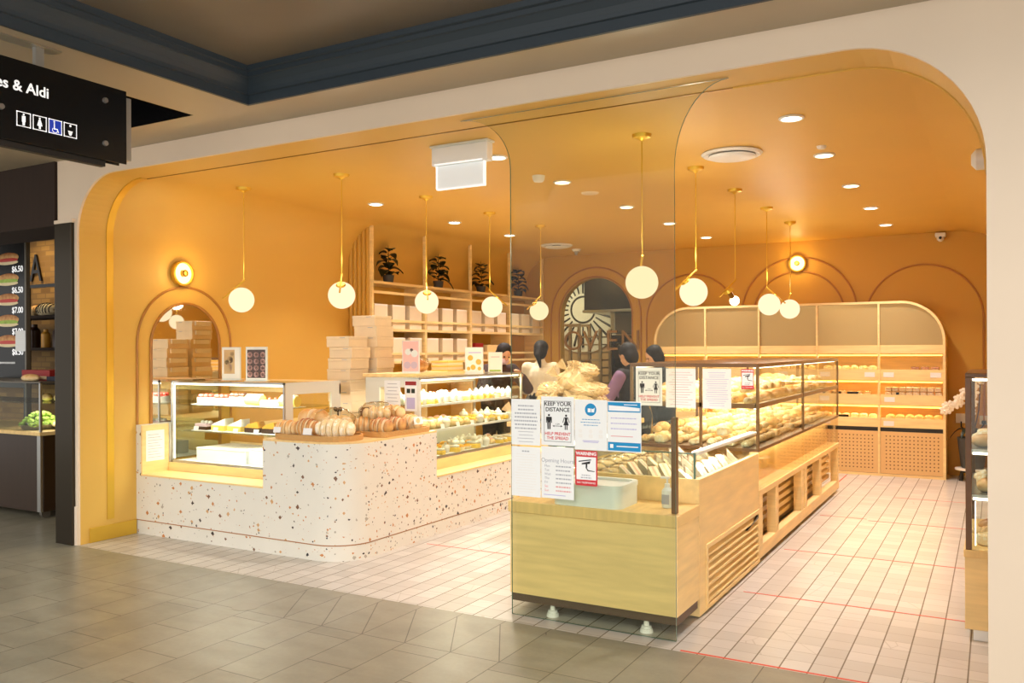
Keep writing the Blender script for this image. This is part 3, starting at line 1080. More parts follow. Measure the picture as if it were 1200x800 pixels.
g = G(); g.box(x0, x1, y1 - 0.02, y1, zb, zb + 0.12); g.box(x0, x1, y1 - 0.02, y1, zt - 0.12, zt - 0.03); g.build('back_panel', 'maple', t)
# white end panel with a window in it
g = G(); g.box(x1 - 0.02, x1, y0 + 0.012, y0 + 0.10, zb, zt - 0.001); g.box(x1 - 0.02, x1, y1 - 0.12, y1, zb, zt - 0.001); g.box(x1 - 0.02, x1, y0 + 0.1, y1 - 0.12, zt - 0.10, zt - 0.001); g.box(x1 - 0.02, x1, y0 + 0.1, y1 - 0.12, zb, zb + 0.12); g.build('end_panel', 'offwhite', t)
gbox_panel(t, 'end_window', x1 - 0.013, x1 - 0.008, y0 + 0.1, y1 - 0.12, zb + 0.12, zt - 0.10)
for z in (0.875, 1.11):
    gbox_panel(t, 'glass_shelf', x0 + 0.02, x1 - 0.03, y0 + 0.06, y1 - 0.05, z, z + 0.008)
g = G(); g.box(x0, x1, y0 + 0.012, y1 - 0.02, zb, zb + 0.012); g.build('deck', 'white', t)
g = G(); g.box(x0 + 0.02, x1 - 0.03, y0 + 0.02, y0 + 0.035, zt - 0.035, zt - 0.02); g.box(x0 + 0.016, x0 + 0.024, y0 + 0.016, y0 + 0.024, zb + 0.03, zt - 0.03); g.build('light_strip', 'strip_w', t)
area('case_light', ((x0 + x1) / 2, y0 + 0.15, zt - 0.05), 1.2, 10, (1, 0.93, 0.8), pi, (0, 0, 0), 'RECTANGLE', 0.1)

area('case_light', ((x0 + x1) / 2, y0 + 0.04, zt - 0.06), 1.2, 8, (1, 0.94, 0.82), radians(120), (radians(35), 0, 0), 'RECTANGLE', 0.04)
area('case_light', ((x0 + x1) / 2, y0 + 0.06, 0.86), 1.2, 5, (1, 0.94, 0.82), pi, (0, 0, 0), 'RECTANGLE', 0.06)
# ------------------------------------------------------------------ side pastry case
t = thing('pastry_display_case', 'long glass pastry case along the passage side of the terrazzo counter', 'display case', (-4.7, 7.1, 0.61))
x0, x1, y0, y1, zb, zt = -5.04, -4.43, 6.17, 8.05, 0.61, 1.36
gbox_panel(t, 'front_glass', x1 - 0.006, x1, y0 + 0.012, y1 - 0.012, zb + 0.02, zt - 0.02)
gbox_panel(t, 'top_glass', -4.72, x1 - 0.01, y0, y1, zt - 0.012, zt - 0.002)
gbox_panel(t, 'end_glass', x0 + 0.02, x1 - 0.02, y1 - 0.008, y1, zb + 0.04, zt - 0.04)
g = G()
g.box(x1 - 0.012, x1 + 0.003, y0, y1, zt - 0.02, zt); g.box(x1 - 0.012, x1 + 0.003, y0, y1, zb, zb + 0.025)
g.box(x1 - 0.02, x1 + 0.003, y1 - 0.02, y1, zb, zt); g.box(x0, x1, y1 - 0.02, y1, zt - 0.02, zt); g.box(x0, x0 + 0.02, y1 - 0.02, y1, zb, zt)
g.build('frame', 'steel', t)
g = G(); g.box(x0 - 0.02, -4.72, y0 - 0.02, y1 - 0.3, zt, zt + 0.03, 0.004); g.build('wood_top', 'maple_y', t)
g = G(); g.box(x0, x1, y0, y0 + 0.02, zt - 0.09, zt - 0.002); g.box(x0, x0 + 0.16, y0, y0 + 0.02, zb, zt - 0.09); g.box(x1 - 0.06, x1, y0, y0 + 0.02, zb, zt - 0.09); g.box(x0 + 0.16, x1 - 0.06, y0, y0 + 0.02, zb, zb + 0.25); g.build('end_panel', 'offwhite', t)
gbox_panel(t, 'end_window', x0 + 0.16, x1 - 0.06, y0 + 0.008, y0 + 0.013, zb + 0.25, zt - 0.09)
g = G(); g.box(x0, x0 + 0.012, y0 + 0.02, y1, zb, zb + 0.15); g.box(x0, x0 + 0.012, y0 + 0.02, y1, zt - 0.1, zt - 0.002); g.build('back_panel', 'offwhite', t)
for z in (0.865, 1.10):
    gbox_panel(t, 'glass_shelf', x0 + 0.06, x1 - 0.05, y0 + 0.03, y1 - 0.02, z, z + 0.008)
    g = G(); g.box(x1 - 0.05, x1 - 0.04, y0 + 0.03, y1 - 0.02, z - 0.012, z + 0.01); g.build('shelf_lip', 'white', t)
g = G(); g.box(x0 + 0.012, x1 - 0.012, y0 + 0.02, y1 - 0.02, zb, zb + 0.012); g.build('deck', 'white', t)
g = G(); g.box(x1 - 0.04, x1 - 0.02, y0 + 0.05, y1 - 0.05, zt - 0.035, zt - 0.018); g.build('light_strip', 'strip_w', t)
area('case_light', (x1 - 0.12, 7.1, zt - 0.05), 0.1, 30, (1, 0.9, 0.72), pi, (0, 0, 0), 'RECTANGLE', 1.7)

# ------------------------------------------------------------------ frameless screen
t = thing('glass_screen', 'tall frameless tinted glass screen with flared top standing across the island front', 'glass screen', (-2.04, 4.5, 0))
GX0, GX1, GY = -2.553, -1.522, 4.497
pl = [(GX0, 0.003)]
fl = [(GX0 - 0.36 * (1 - cos(q)), 2.70 + 0.335 * sin(q)) for q in [pi / 2 * i / 12 for i in range(13)]]
frr = [(GX1 + 0.30 * (1 - cos(q)), 2.58 + 0.455 * sin(q)) for q in [pi / 2 * i / 12 for i in range(13)]]
poly = [(GX0, 0.003)] + fl + frr[::-1] + [(GX1, 0.003)]
g = G()
va = [g.bm.verts.new((p[0], GY, p[1])) for p in poly]
vb = [g.bm.verts.new((p[0], GY + 0.012, p[1])) for p in poly]
g.bm.faces.new(va); g.bm.faces.new(vb[::-1])
g.build('pane', 'glass_tint', t, recalc=False)
nn = len(poly)
g = G()
lo = [(p[0], GY, p[1]) for p in poly]; hi = [(p[0], GY + 0.012, p[1]) for p in poly]
sub_a = [lo[-1]] + lo[0:14]
g.band(lo + [lo[0]], hi + [hi[0]])
g.build('polished_edge', 'glass_edge', t)
# brown upright at the screen's edge
g = G(); g.box(-1.575, -1.545, 4.58, 4.62, 0.683, 1.22, 0.003)
tag(g.build('wooden_post', 'walnut'), 'short brown wooden post standing upright on the maple bench corner', 'post')

# ------------------------------------------------------------------ island: front bench
t = thing('bench_counter', 'low maple bench counter with dark kick board behind the glass screen', 'counter', (-2.06, 4.75, 0))
g = G(); g.box(-2.59, -1.53, 4.545, 4.945, 0.118, 0.612, 0.002); g.build('body', 'maple', t)
g = G(); g.box(-2.60, -1.525, 4.535, 4.947, 0.612, 0.68, 0.004); g.build('top', 'maple_top', t)
g = G(); g.box(-2.59, -1.535, 4.56, 4.93, 0.068, 0.118, 0.002); g.build('kick_board', 'kick', t)
for fx, fy in ((-2.32, 4.585), (-1.725, 4.585), (-2.32, 4.88), (-1.725, 4.88)):
    g = G(); g.cyl((fx, fy, 0.0), (fx, fy, 0.022), 0.038, 0.034); g.cyl((fx, fy, 0.022), (fx, fy, 0.038), 0.028); g.cyl((fx, fy, 0.038), (fx, fy, 0.078), 0.015); g.build('leg', 'white', t)

# white lidded tub
t = thing('plastic_tub', 'white plastic tub with rounded corners and recessed lid on the maple bench', 'tub', (-2.1, 4.72, 0.68))
def rrect(x0, x1, y0, y1, r, n=6):
    p = []
    for cx, cy, a0 in ((x1 - r, y0 + r, -pi / 2), (x1 - r, y1 - r, 0), (x0 + r, y1 - r, pi / 2), (x0 + r, y0 + r, pi)):
        for i in range(n + 1):
            a = a0 + pi / 2 * i / n
            p.append((cx + r * cos(a), cy + r * sin(a)))
    return p
g = G(); g.prism(rrect(-2.31, -1.87, 4.55, 4.87, 0.06), 'Z', 0.68, 0.795); g.build('body', 'white_pl', t, True)
g = G()
o_ = rrect(-2.315, -1.865, 4.545, 4.875, 0.065); i_ = rrect(-2.285, -1.895, 4.575, 4.845, 0.045)
g.band([(p[0], p[1], 0.79) for p in o_ + o_[:1]], [(p[0], p[1], 0.815) for p in o_ + o_[:1]])
g.band([(p[0], p[1], 0.815) for p in o_ + o_[:1]], [(p[0], p[1], 0.815) for p in i_ + i_[:1]])
g.band([(p[0], p[1], 0.815) for p in i_ + i_[:1]], [(p[0], p[1], 0.80) for p in i_ + i_[:1]])
g.bm.faces.new([g.bm.verts.new((p[0], p[1], 0.80)) for p in i_])
g.build('lid', 'white_pl', t, True)
t = thing('sanitiser_bottle', 'clear pump bottle of hand sanitiser on the maple bench beside the tub', 'bottle', (-1.66, 4.76, 0.68))
g = G(); g.lathe([(0.028, 0), (0.032, 0.006), (0.032, 0.1), (0.016, 0.118), (0.013, 0.122)], (-1.66, 4.76, 0.681), 20); g.build('bottle_body', 'white_pl', t, True)
g = G(); g.cyl((-1.66, 4.76, 0.80), (-1.66, 4.76, 0.82), 0.016); g.cyl((-1.66, 4.76, 0.82), (-1.66, 4.76, 0.85), 0.006); g.box(-1.70, -1.648, 4.75, 4.77, 0.848, 0.86, 0.003); g.build('pump', 'white', t)
g = G(); g.box(-1.682, -1.638, 4.724, 4.727, 0.705, 0.76); g.build('bottle_label', 'grey_ink', t)

# island: refrigerated case with louvred vent
t = thing('refrigerated_case', 'maple refrigerated counter with louvred vent and low glass guard', 'display case', (-2.04, 5.72, 0))
FX0, FX1, FY0, FY1 = -2.55, -1.53, 4.952, 6.42
g = G()
g.box(FX0, FX1, FY0, FY0 + 0.03, 0.012, 0.825); g.box(FX0, FX0 + 0.03, FY0 + 0.03, FY1, 0.012, 0.825)
g.box(FX1 - 0.03, FX1, FY0 + 0.03, FY1, 0.40, 0.825); g.box(FX1 - 0.03, FX1, FY0 + 0.03, 5.08, 0.012, 0.40); g.box(FX1 - 0.03, FX1, 5.08, FY1, 0.012, 0.025)
g.box(FX0 + 0.03, FX1 - 0.03, FY0 + 0.03, FY1, 0.50, 0.74)
g.build('cabinet_body', 'maple_y', t)
g = G(); g.box(FX0 + 0.03, FX1 - 0.05, 5.0, FY1, 0.02, 0.5); g.build('plant_housing', 'dark', t)
v = None
g = G(); g.box(FX1 - 0.02, FX1 + 0.008, 5.08, 5.115, 0.02, 0.415, 0.002); g.box(FX1 - 0.02, FX1 + 0.008, 6.385, 6.42, 0.02, 0.415, 0.002); g.box(FX1 - 0.02, FX1 + 0.008, 5.115, 6.385, 0.385, 0.415, 0.002); g.box(FX1 - 0.02, FX1 + 0.008, 5.115, 6.385, 0.02, 0.045, 0.002)
v = g.build('vent_panel', 'maple_y', t)
for i in range(7):
    z = 0.055 + i * 0.047
    g = G(); g.prism([(FX1 - 0.035, z + 0.03), (FX1 - 0.029, z + 0.036), (FX1 + 0.004, z + 0.012), (FX1 + 0.004, z), (FX1 - 0.002, z)], 'Y', 5.115, 6.385)
    g.build('louvre', 'maple_y', v)
g = G(); g.prism([(6.06, 0.318), (6.385, 0.372), (6.385, 0.352)], 'X', FX1 - 0.01, FX1 + 0.006); g.build('slat_gap', 'black', v)  # black wedge put in for the shade inside a bent slat's gap
g = G(); g.box(FX0 + 0.03, FX1 - 0.03, FY0 + 0.03, FY1, 0.74, 0.752); g.build('display_deck', 'steel', t)
gbox_panel(t, 'front_glass', FX0 + 0.01, FX1 - 0.035, FY0 + 0.012, FY0 + 0.02, 0.825, 0.975)
gbox_panel(t, 'side_glass', FX1 - 0.035, FX1 - 0.027, FY0 + 0.012, FY1, 0.825, 0.965)
g = G(); g.box(FX0 + 0.01, FX1 - 0.027, FY0 + 0.011, FY0 + 0.021, 0.972, 0.979); g.box(FX1 - 0.037, FX1 - 0.026, FY0 + 0.01, FY0 + 0.022, 0.825, 0.979); g.build('glass_edging', 'glass_edge', t)
g = G(); g.box(FX1 - 0.05, FX1 - 0.012, FY0 + 0.03, FY1, 0.967, 0.985, 0.003); g.build('top_rail', 'offwhite', t)
g = G(); g.box(FX1 - 0.062, FX1 - 0.05, FY0 + 0.06, FY1 - 0.02, 0.968, 0.984); g.build('light_strip', 'strip_w', t)
g = G(); g.box(FX0 + 0.05, FX0 + 0.07, FY0 + 0.06, FY1 - 0.02, 0.955, 0.975); g.build('light_strip', 'strip_w', t)
g = G(); g.box(FX0 + 0.03, FX0 + 0.05, FY0 + 0.03, FY1, 0.825, 1.0, 0.003); g.build('back_rail', 'steel', t)

area('case_light', (FX1 - 0.07, 5.7, 0.955), 0.03, 7, (1, 0.95, 0.86), pi, (0, radians(50), 0), 'RECTANGLE', 1.3)
# island: tall bread display
t = thing('bread_display', 'long two-tier glazed bread display with bronze frame on a slatted maple base', 'display case', (-2.04, 8.3, 0))
DX0, DX1, DY0, DY1 = -2.55, -1.53, 6.43, 10.15
YM = 8.15
def post(x, y, z0, z1, w=0.022, mat='bronze'):
    g = G(); g.box(x, x + w, y, y + w, z0, z1, 0.002); g.build('post', mat, t)
for y in (DY0, YM, DY1 - 0.022):
    post(DX1 - 0.022, y, 0.85, 1.465); post(DX0, y, 0.85, 1.465)
post(-1.985, DY0, 0.85, 1.465); post(-1.985, DY1 - 0.022, 0.85, 1.465)
g = G(); g.box(DX0, DX1, DY0, DY1, 1.462, 1.492, 0.003); g.build('top_board', 'walnut', t)
g = G(); g.box(DX0, DX1, DY0, DY1, 0.83, 0.855, 0.002); g.build('lower_deck', 'walnut', t)
g = G(); g.box(DX0 + 0.03, DX1 - 0.03, DY0 + 0.025, DY1 - 0.025, 1.165, 1.18); g.build('upper_shelf', 'maple_y', t)
g = G(); g.box(DX1 - 0.03, DX1 - 0.004, DY0 + 0.022, DY1 - 0.022, 1.155, 1.19); g.box(DX0 + 0.004, DX0 + 0.03, DY0 + 0.022, DY1 - 0.022, 1.155, 1.19); g.box(DX0 + 0.03, DX1 - 0.03, DY0, DY0 + 0.024, 1.155, 1.19); g.build('shelf_rail', 'bronze', t)
g = G()
for z in (1.453, 1.146):
    for xa in (DX1 - 0.05, DX0 + 0.034):
        g = G(); g.box(xa, xa + 0.016, DY0 + 0.05, DY1 - 0.05, z, z + 0.008)
        g.build('light_strip', 'strip_w', t)
area('case_light', (-2.04, 8.3, 1.44), 0.7, 44, (1, 0.88, 0.66), pi, (0, 0, 0), 'RECTANGLE', 3.4)
area('case_light', (-2.04, 8.3, 1.145), 0.7, 30, (1, 0.88, 0.66), pi, (0, 0, 0), 'RECTANGLE', 3.4)
for a, b in ((DY0 + 0.022, YM), (YM + 0.022, DY1 - 0.022)):
    gbox_panel(t, 'side_pane', DX1 - 0.012, DX1 - 0.007, a, b, 0.855, 1.155)
    gbox_panel(t, 'side_pane', DX1 - 0.012, DX1 - 0.007, a, b, 1.19, 1.462)
gbox_panel(t, 'front_pane', DX0 + 0.022, -1.985, DY0 + 0.008, DY0 + 0.013, 0.855, 1.462)
gbox_panel(t, 'front_pane', -1.963, DX1 - 0.022, DY0 + 0.008, DY0 + 0.013, 0.855, 1.462)
area('case_light', (-1.59, 8.3, 0.815), 0.06, 10, (1, 0.88, 0.66), pi, (0, 0, 0), 'RECTANGLE', 3.4)  # added lamp without a fitting, to brighten the clear bins
# clear bin between deck and ledge
g = G(); g.box(DX0, DX1 - 0.12, DY0 + 0.2, DY1, 0.53, 0.83); g.build('core', 'maple_y', t)
for a, b in ((DY0 + 0.02, YM), (YM + 0.012, DY1)):
    gbox_panel(t, 'clear_bin', DX1 - 0.012, DX1 - 0.006, a, b, 0.545, 0.83, 'acrylic')
g = G(); g.box(DX0, DX1 + 0.002, DY0 + 0.0, DY1, 0.50, 0.545, 0.003); g.build('ledge', 'maple_y', t)
for y in (DY0 + 0.0, 6.98, YM - 0.13, YM + 0.03, 8.95, DY1 - 0.12):
    g = G(); g.box(DX1 - 0.07, DX1, y, y + 0.11, 0.13, 0.50, 0.003); g.build('upright', 'maple', t)
g = G(); g.box(DX1 - 0.07, DX1 + 0.001, DY0, DY1, 0.035, 0.13, 0.003); g.build('base_rail', 'maple_y', t)
for k in range(5):
    z = 0.15 + k * 0.07
    g = G(); g.box(DX1 - 0.16, DX1 - 0.10, DY0 + 0.02, DY1 - 0.02, z, z + 0.04, 0.002); g.build('slat', 'maple_y', t)
g = G(); g.box(DX0, DX1 - 0.2, DY0, DY1, 0.03, 0.50); g.build('base_back', 'base_in', t)
for y in (6.7, 8.0, 8.3, 9.95):
    g = G(); g.cyl((DX1 - 0.06, y, 0), (DX1 - 0.06, y, 0.036), 0.022, seg=12); g.cyl((DX0 + 0.06, y, 0), (DX0 + 0.06, y, 0.036), 0.022, seg=12); g.build('foot', 'dark', t)

# ------------------------------------------------------------------ arched shelf cabinet on the back wall
CY0, CY1 = 11.6, YB - 0.012
edges = [-4.235, -3.49, -2.757, -2.012, -1.27, -0.52]
t = thing('arched_shelf_cabinet', 'wide maple bread cabinet with arched shoulders, lit shelves and perforated doors', 'cabinet', ((edges[0] + edges[-1]) / 2, 11.85, 0))
cx0, cx1 = edges[0], edges[-1]
def cab_outline(d, zt):
    r = 0.5 - d
    p = [(cx0 + d, 0.03)]
    for i in range(13):
        a = pi - pi / 2 * i / 12
        p.append((cx0 + d + r + r * cos(a), zt - d - r + r * sin(a)))
    for i in range(13):
        a = pi / 2 - pi / 2 * i / 12
        p.append((cx1 - d - r + r * cos(a), zt - d - r + r * sin(a)))
    p.append((cx1 - d, 0.03))
    return p
oo, ii = cab_outline(0, 2.19), cab_outline(0.03, 2.19)
g = G(); g.prism(oo + ii[::-1], 'Y', CY0, CY1 - 0.012); g.build('outer_frame', 'maple', t, True)
g = G(); g.prism(ii, 'Y', CY1 - 0.012, CY1); g.build('back_panel', 'maple', t)
# mirrored panel over the header
up = [p for p in cab_outline(0.03, 2.19) if p[1] > 1.64]
up = [(cx0 + 0.03, 1.64)] + up + [(cx1 - 0.03, 1.64)]
g = G(); g.prism(up, 'Y', CY0 + 0.03, CY0 + 0.045); g.build('upper_panel', 'frost', t)
g = G(); g.box(cx0 + 0.03, cx1 - 0.03, CY0 + 0.015, CY0 + 0.045, 1.535, 1.64); g.build('header', 'maple', t)
g = G()
for x in edges[1:-1]:
    ztop = 2.165
    g.box(x - 0.012, x + 0.012, CY0 - 0.004, CY0 + 0.06, 0.03, ztop)
g.build('mullion', 'maple', t)
for zf0, zf1 in ((1.20, 1.335), (0.89, 1.02), (0.61, 0.725)):
    g = G(); g.box(cx0 + 0.03, cx1 - 0.03, CY0 + 0.06, CY1 - 0.012, zf1 - 0.04, zf1 - 0.02)
    s_ = g.build('shelf', 'maple_top', t)
    g = G(); g.box(cx0 + 0.03, cx1 - 0.03, CY0 + 0.03, CY0 + 0.06, zf0, zf1); g.build('shelf_front', 'maple', s_)
for zz in (1.505, 1.17, 0.86):
    g = G(); g.box(cx0 + 0.04, cx1 - 0.04, CY0 + 0.075, CY0 + 0.09, zz, zz + 0.018); g.build('light_strip', 'strip', t)
    area('case_light', ((cx0 + cx1) / 2, CY0 + 0.16, zz), 3.6, 9, (1, 0.76, 0.36), pi, (radians(-20), 0, 0), 'RECTANGLE', 0.05)
for a, b in zip(edges, edges[1:]):
    g = G(); g.box(a + 0.014, b - 0.014, CY0 + 0.01, CY0 + 0.03, 0.035, 0.56)
    d_ = g.build('perforated_door', 'perf', t)
    # give the door its own origin so the holes centre on it
    d_.data.transform(Matrix.Translation((-( (a + b) / 2 - t.location.x), -(CY0 + 0.02 - t.location.y), -0.03)))
    d_.location = ((a + b) / 2 - t.location.x, CY0 + 0.02 - t.location.y, 0.03)
g = G(); g.box(cx0 + 0.03, cx1 - 0.03, CY0 + 0.035, CY0 + 0.055, 0.03, 0.61); g.build('plinth_back', 'dark', t)
g = G(); g.box(cx0, cx1, CY0, CY1 - 0.012, 0, 0.03); g.build('base', 'maple', t)

# ------------------------------------------------------------------ open shelves along the far part of the side wall
t = thing('wall_shelf_unit', 'tall open maple shelf unit with rails holding cream boxes on the side wall', 'shelf unit', (-6.43, 9.9, 0))
SX0, SX1 = XL + 0.001, -6.25
ys = [7.79, 8.85, 9.92, 11.0, 12.06]
g = G(); g.box(SX0, SX0 + 0.012, ys[0], ys[-1], 0, 2.42); g.build('back_panel', 'paint', t)
for k, y in enumerate(ys):
    g = G(); g.box(SX1 - 0.035, SX1, y - 0.0175, y + 0.0175, 0, ZC - 0.004); g.build('post', 'maple', t)
    if k:
        g = G(); g.box(SX0, SX1 - 0.035, y - 0.01, y + 0.01, 0, 2.4); g.build('divider', 'maple', t)
# fluted end panel with its curved top
n_ = 5
for i in range(n_):
    a = SX0 + (SX1 - SX0 - 0.035) * i / n_
    b = SX0 + (SX1 - SX0 - 0.035) * (i + 1) / n_
    m = (a + b) / 2
    q = (m - SX0) / (SX1 - SX0)
    zt = 2.82 + 0.22 * sqrt(max(0, 1 - (1 - q) ** 2))
    g = G(); g.cyl((m, ys[0], 0), (m, ys[0], zt), (b - a) / 2 * 0.96, seg=14); g.build('flute', 'paint', t, True)
for z0, z1 in ((2.385, 2.405), (1.83, 1.853), (1.44, 1.46), (1.02, 1.045), (0.6, 0.62)):
    g = G(); g.box(SX0 + 0.012, SX1 - 0.035, ys[0] + 0.03, ys[-1] - 0.02, z0, z1); g.build('shelf_board', 'maple_y', t)
for z in (2.385, 2.27, 1.94, 1.83, 1.545, 1.44):
    g = G(); g.box(SX1 - 0.028, SX1 - 0.006, ys[0] + 0.0175, ys[-1] - 0.0175, z, z + 0.03); g.build('rail', 'maple_y', t)
# ------------------------------------------------------------------ notices taped to the screen and the display
def flat(t, name, x0, x1, z0, z1, y, mat, th=0.0004):
    g = G(); g.box(x0, x1, y - th, y, z0, z1)
    return g.build(name, mat, t)

def lines(t, name, x0, x1, zs, h, y, mat, cx=None, seed=0, dash=True, th=0.0004, frac=(0.55, 1.0)):
    rnd = random.Random(seed)
    g = G()
    for z in zs:
        wd = (x1 - x0) * rnd.uniform(*frac)
        a = x0 if cx is None else cx - wd / 2
        b = a + wd
        if not dash:
            g.box(a, b, y - th, y, z - h / 2, z + h / 2)
        else:
            q = a
            while q < b:
                l = rnd.uniform(0.006, 0.016)
                g.box(q, min(q + l, b), y - th, y, z - h / 2, z + h / 2)
                q += l + 0.004
    return g.build(name, mat, t)

def seqz(a, b, n):
    return [a + (b - a) * i / (n - 1) for i in range(n)]

def notice(label, x0, x1, z0, z1, y, group=None, cat='notice'):
    t = thing('paper_notice', label, cat, ((x0 + x1) / 2, y, z0), 0, group)
    g = G(); g.box(x0, x1, y - 0.0006, y, z0, z1); g.build('sheet', 'paper', t)
    return t

def figure(t, cx, zb, h, y, woman=False):
    s = h
    g = G()
    def ring(c, r):
        g.cyl((c[0], y, c[1]), (c[0], y - 0.0004, c[1]), r, seg=14)
    ring((cx, zb + s * 0.93), s * 0.075)
    if woman:
        g.prism([(cx - s * .12, zb + s * .82), (cx + s * .12, zb + s * .82), (cx + s * .08, zb + s * .6), (cx + s * .2, zb + s * .3), (cx - s * .2, zb + s * .3), (cx - s * .08, zb + s * .6)], 'Y', y - 0.0004, y)
        for k in (-1, 1):
            g.prism([(cx + k * s * .12, zb + s * .82), (cx + k * s * .16, zb + s * .8), (cx + k * s * .26, zb + s * .48), (cx + k * s * .21, zb + s * .46)], 'Y', y - 0.0004, y)
            g.prism([(cx + k * s * .03, zb), (cx + k * s * .1, zb), (cx + k * s * .1, zb + s * .3), (cx + k * s * .03, zb + s * .3)], 'Y', y - 0.0004, y)
    else:
        g.prism([(cx - s * .19, zb + s * .82), (cx + s * .19, zb + s * .82), (cx + s * .13, zb + s * .45), (cx - s * .13, zb + s * .45)], 'Y', y - 0.0004, y)
        for k in (-1, 1):
            g.prism([(cx + k * s * .15, zb + s * .8), (cx + k * s * .21, zb + s * .8), (cx + k * s * .22, zb + s * .42), (cx + k * s * .17, zb + s * .42)], 'Y', y - 0.0004, y)
            g.prism([(cx + k * s * .02, zb), (cx + k * s * .11, zb), (cx + k * s * .13, zb + s * .46), (cx + k * s * .02, zb + s * .46)], 'Y', y - 0.0004, y)
    g.build('figure_icon', 'ink', t)

def frame_lines(t, x0, x1, z0, z1, y, w, mat='ink', name='border'):
    g = G()
    g.box(x0, x1, y - 0.0004, y, z0, z0 + w); g.box(x0, x1, y - 0.0004, y, z1 - w, z1)
    g.box(x0, x0 + w, y - 0.0004, y, z0, z1); g.box(x1 - w, x1, y - 0.0004, y, z0, z1)
    g.build(name, mat, t)

def distance_notice(label, x0, x1, z0, z1, y):
    t = notice(label, x0, x1, z0, z1, y)
    yy = y - 0.0008
    cx, wd, ht = (x0 + x1) / 2, x1 - x0, z1 - z0
    frame_lines(t, x0 + wd * .09, x1 - wd * .09, z0 + ht * .08, z1 - ht * .09, yy, 0.0022)
    lettering('lettering', 'KEEP YOUR\nDISTANCE', wd * .155, (cx, yy, z1 - ht * .21), 'ink', t, bold=0.0006)
    lettering('red_lettering', 'HELP PREVENT\nTHE SPREAD', wd * .118, (cx, yy, z0 + ht * .195), 'red_ink', t, bold=0.0004)
    figure(t, cx - wd * .26, z0 + ht * .33, ht * .31, yy)
    figure(t, cx + wd * .26, z0 + ht * .33, ht * .31, yy, True)
    g = G(); zc = z0 + ht * .4
    g.box(cx - wd * .12, cx + wd * .12, yy - 0.0004, yy, zc - 0.0015, zc + 0.0015)
    for k in (-1, 1):
        g.prism([(cx + k * wd * .15, zc), (cx + k * wd * .10, zc + 0.006), (cx + k * wd * .10, zc - 0.006)], 'Y', yy - 0.0004, yy)
    g.build('arrow', 'ink', t)
    lettering('distance_text', '1.5M', wd * .06, (cx, yy, zc + 0.011), 'ink', t)
    return t

GP = 4.4955
yy = GP - 0.0008
# 1 text menu
t = notice('white notice with centred lines of dark text, topmost sheet at the screen edge', -2.549, -2.352, 1.03, 1.305, GP)
lines(t, 'text_lines', -2.53, -2.37, seqz(1.265, 1.13, 7), 0.009, yy, 'grey_ink', -2.45, 3)
lines(t, 'fine_print', -2.53, -2.37, seqz(1.11, 1.05, 4), 0.003, yy, 'grey_ink', -2.45, 4, False)
# 2
distance_notice('KEEP YOUR DISTANCE notice on the glass screen above the opening hours sheet', -2.346, -2.13, 1.037, 1.325, GP)
# 3 round blue emblem
t = notice('white notice with a round blue emblem on the glass screen', -2.127, -1.924, 1.022, 1.312, GP)
g = G(); g.cyl((-2.025, yy, 1.255), (-2.025, yy - 0.0004, 1.255), 0.036, seg=28); g.build('emblem', 'blue_ink', t)
g = G(); g.box(-2.043, -2.024, yy - 0.0009, yy - 0.0004, 1.24, 1.262); g.prism([(-2.02, 1.24), (-2.003, 1.24), (-1.999, 1.268), (-2.01, 1.258), (-2.02, 1.262)], 'Y', yy - 0.0009, yy - 0.0004); g.build('emblem_mark', 'white_ink', t)
lines(t, 'text_lines', -2.09, -1.96, seqz(1.198, 1.165, 3), 0.004, yy, 'blue_ink', -2.025, 5, True)
g = G()
for q in (-2.09, -2.025, -1.962):
    g.cyl((q, yy, 1.13), (q, yy - 0.0004, 1.13), 0.012, seg=12); g.box(q - 0.013, q + 0.013, yy - 0.0004, yy, 1.092, 1.114)
g.build('icons', 'tag', t)
lines(t, 'fine_print', -2.1, -1.95, [1.075, 1.068], 0.004, yy, 'lav_ink', -2.025, 7, False)
# 4 blue banners
t = notice('white notice with blue banners at its top and bottom on the glass screen', -1.922, -1.717, 1.022, 1.308, GP)
g = G(); g.prism([(-1.918, 1.302), (-1.721, 1.302), (-1.721, 1.247), (-1.918, 1.247)], 'Y', yy - 0.0004, yy); g.build('top_banner', 'blue_ink', t)
g = G(); g.prism([(-1.912, 1.284), (-1.82, 1.280), (-1.726, 1.272), (-1.726, 1.254), (-1.912, 1.254)], 'Y', yy - 0.0009, yy - 0.0004); g.box(-1.82, -1.74, yy - 0.0009, yy - 0.0004, 1.287, 1.291); g.build('banner_text', 'white_ink', t)
g = G(); g.box(-1.918, -1.721, yy - 0.0004, yy, 1.028, 1.076); g.build('bottom_banner', 'blue_ink', t)
g = G(); g.box(-1.905, -1.885, yy - 0.0009, yy - 0.0004, 1.042, 1.064); g.box(-1.865, -1.735, yy - 0.0009, yy - 0.0004, 1.05, 1.056); g.build('bottom_text', 'white_ink', t)
lines(t, 'text_lines', -1.9, -1.735, [1.212, 1.182, 1.152], 0.006, yy, 'lav_ink', None, 9, True, frac=(0.9, 1))
lines(t, 'red_text', -1.9, -1.735, [1.11], 0.004, yy, 'pink_ink', None, 10, False)
# 5 plain list
t = notice('white list notice at the screen edge, lower sheet above the bench', -2.549, -2.352, 0.722, 1.02, GP)
lines(t, 'text_lines', -2.535, -2.365, seqz(0.975, 0.75, 15), 0.005, yy, 'tag', -2.45, 12, False)
lines(t, 'heading', -2.49, -2.41, [0.993], 0.008, yy, 'grey_ink', -2.45, 13)
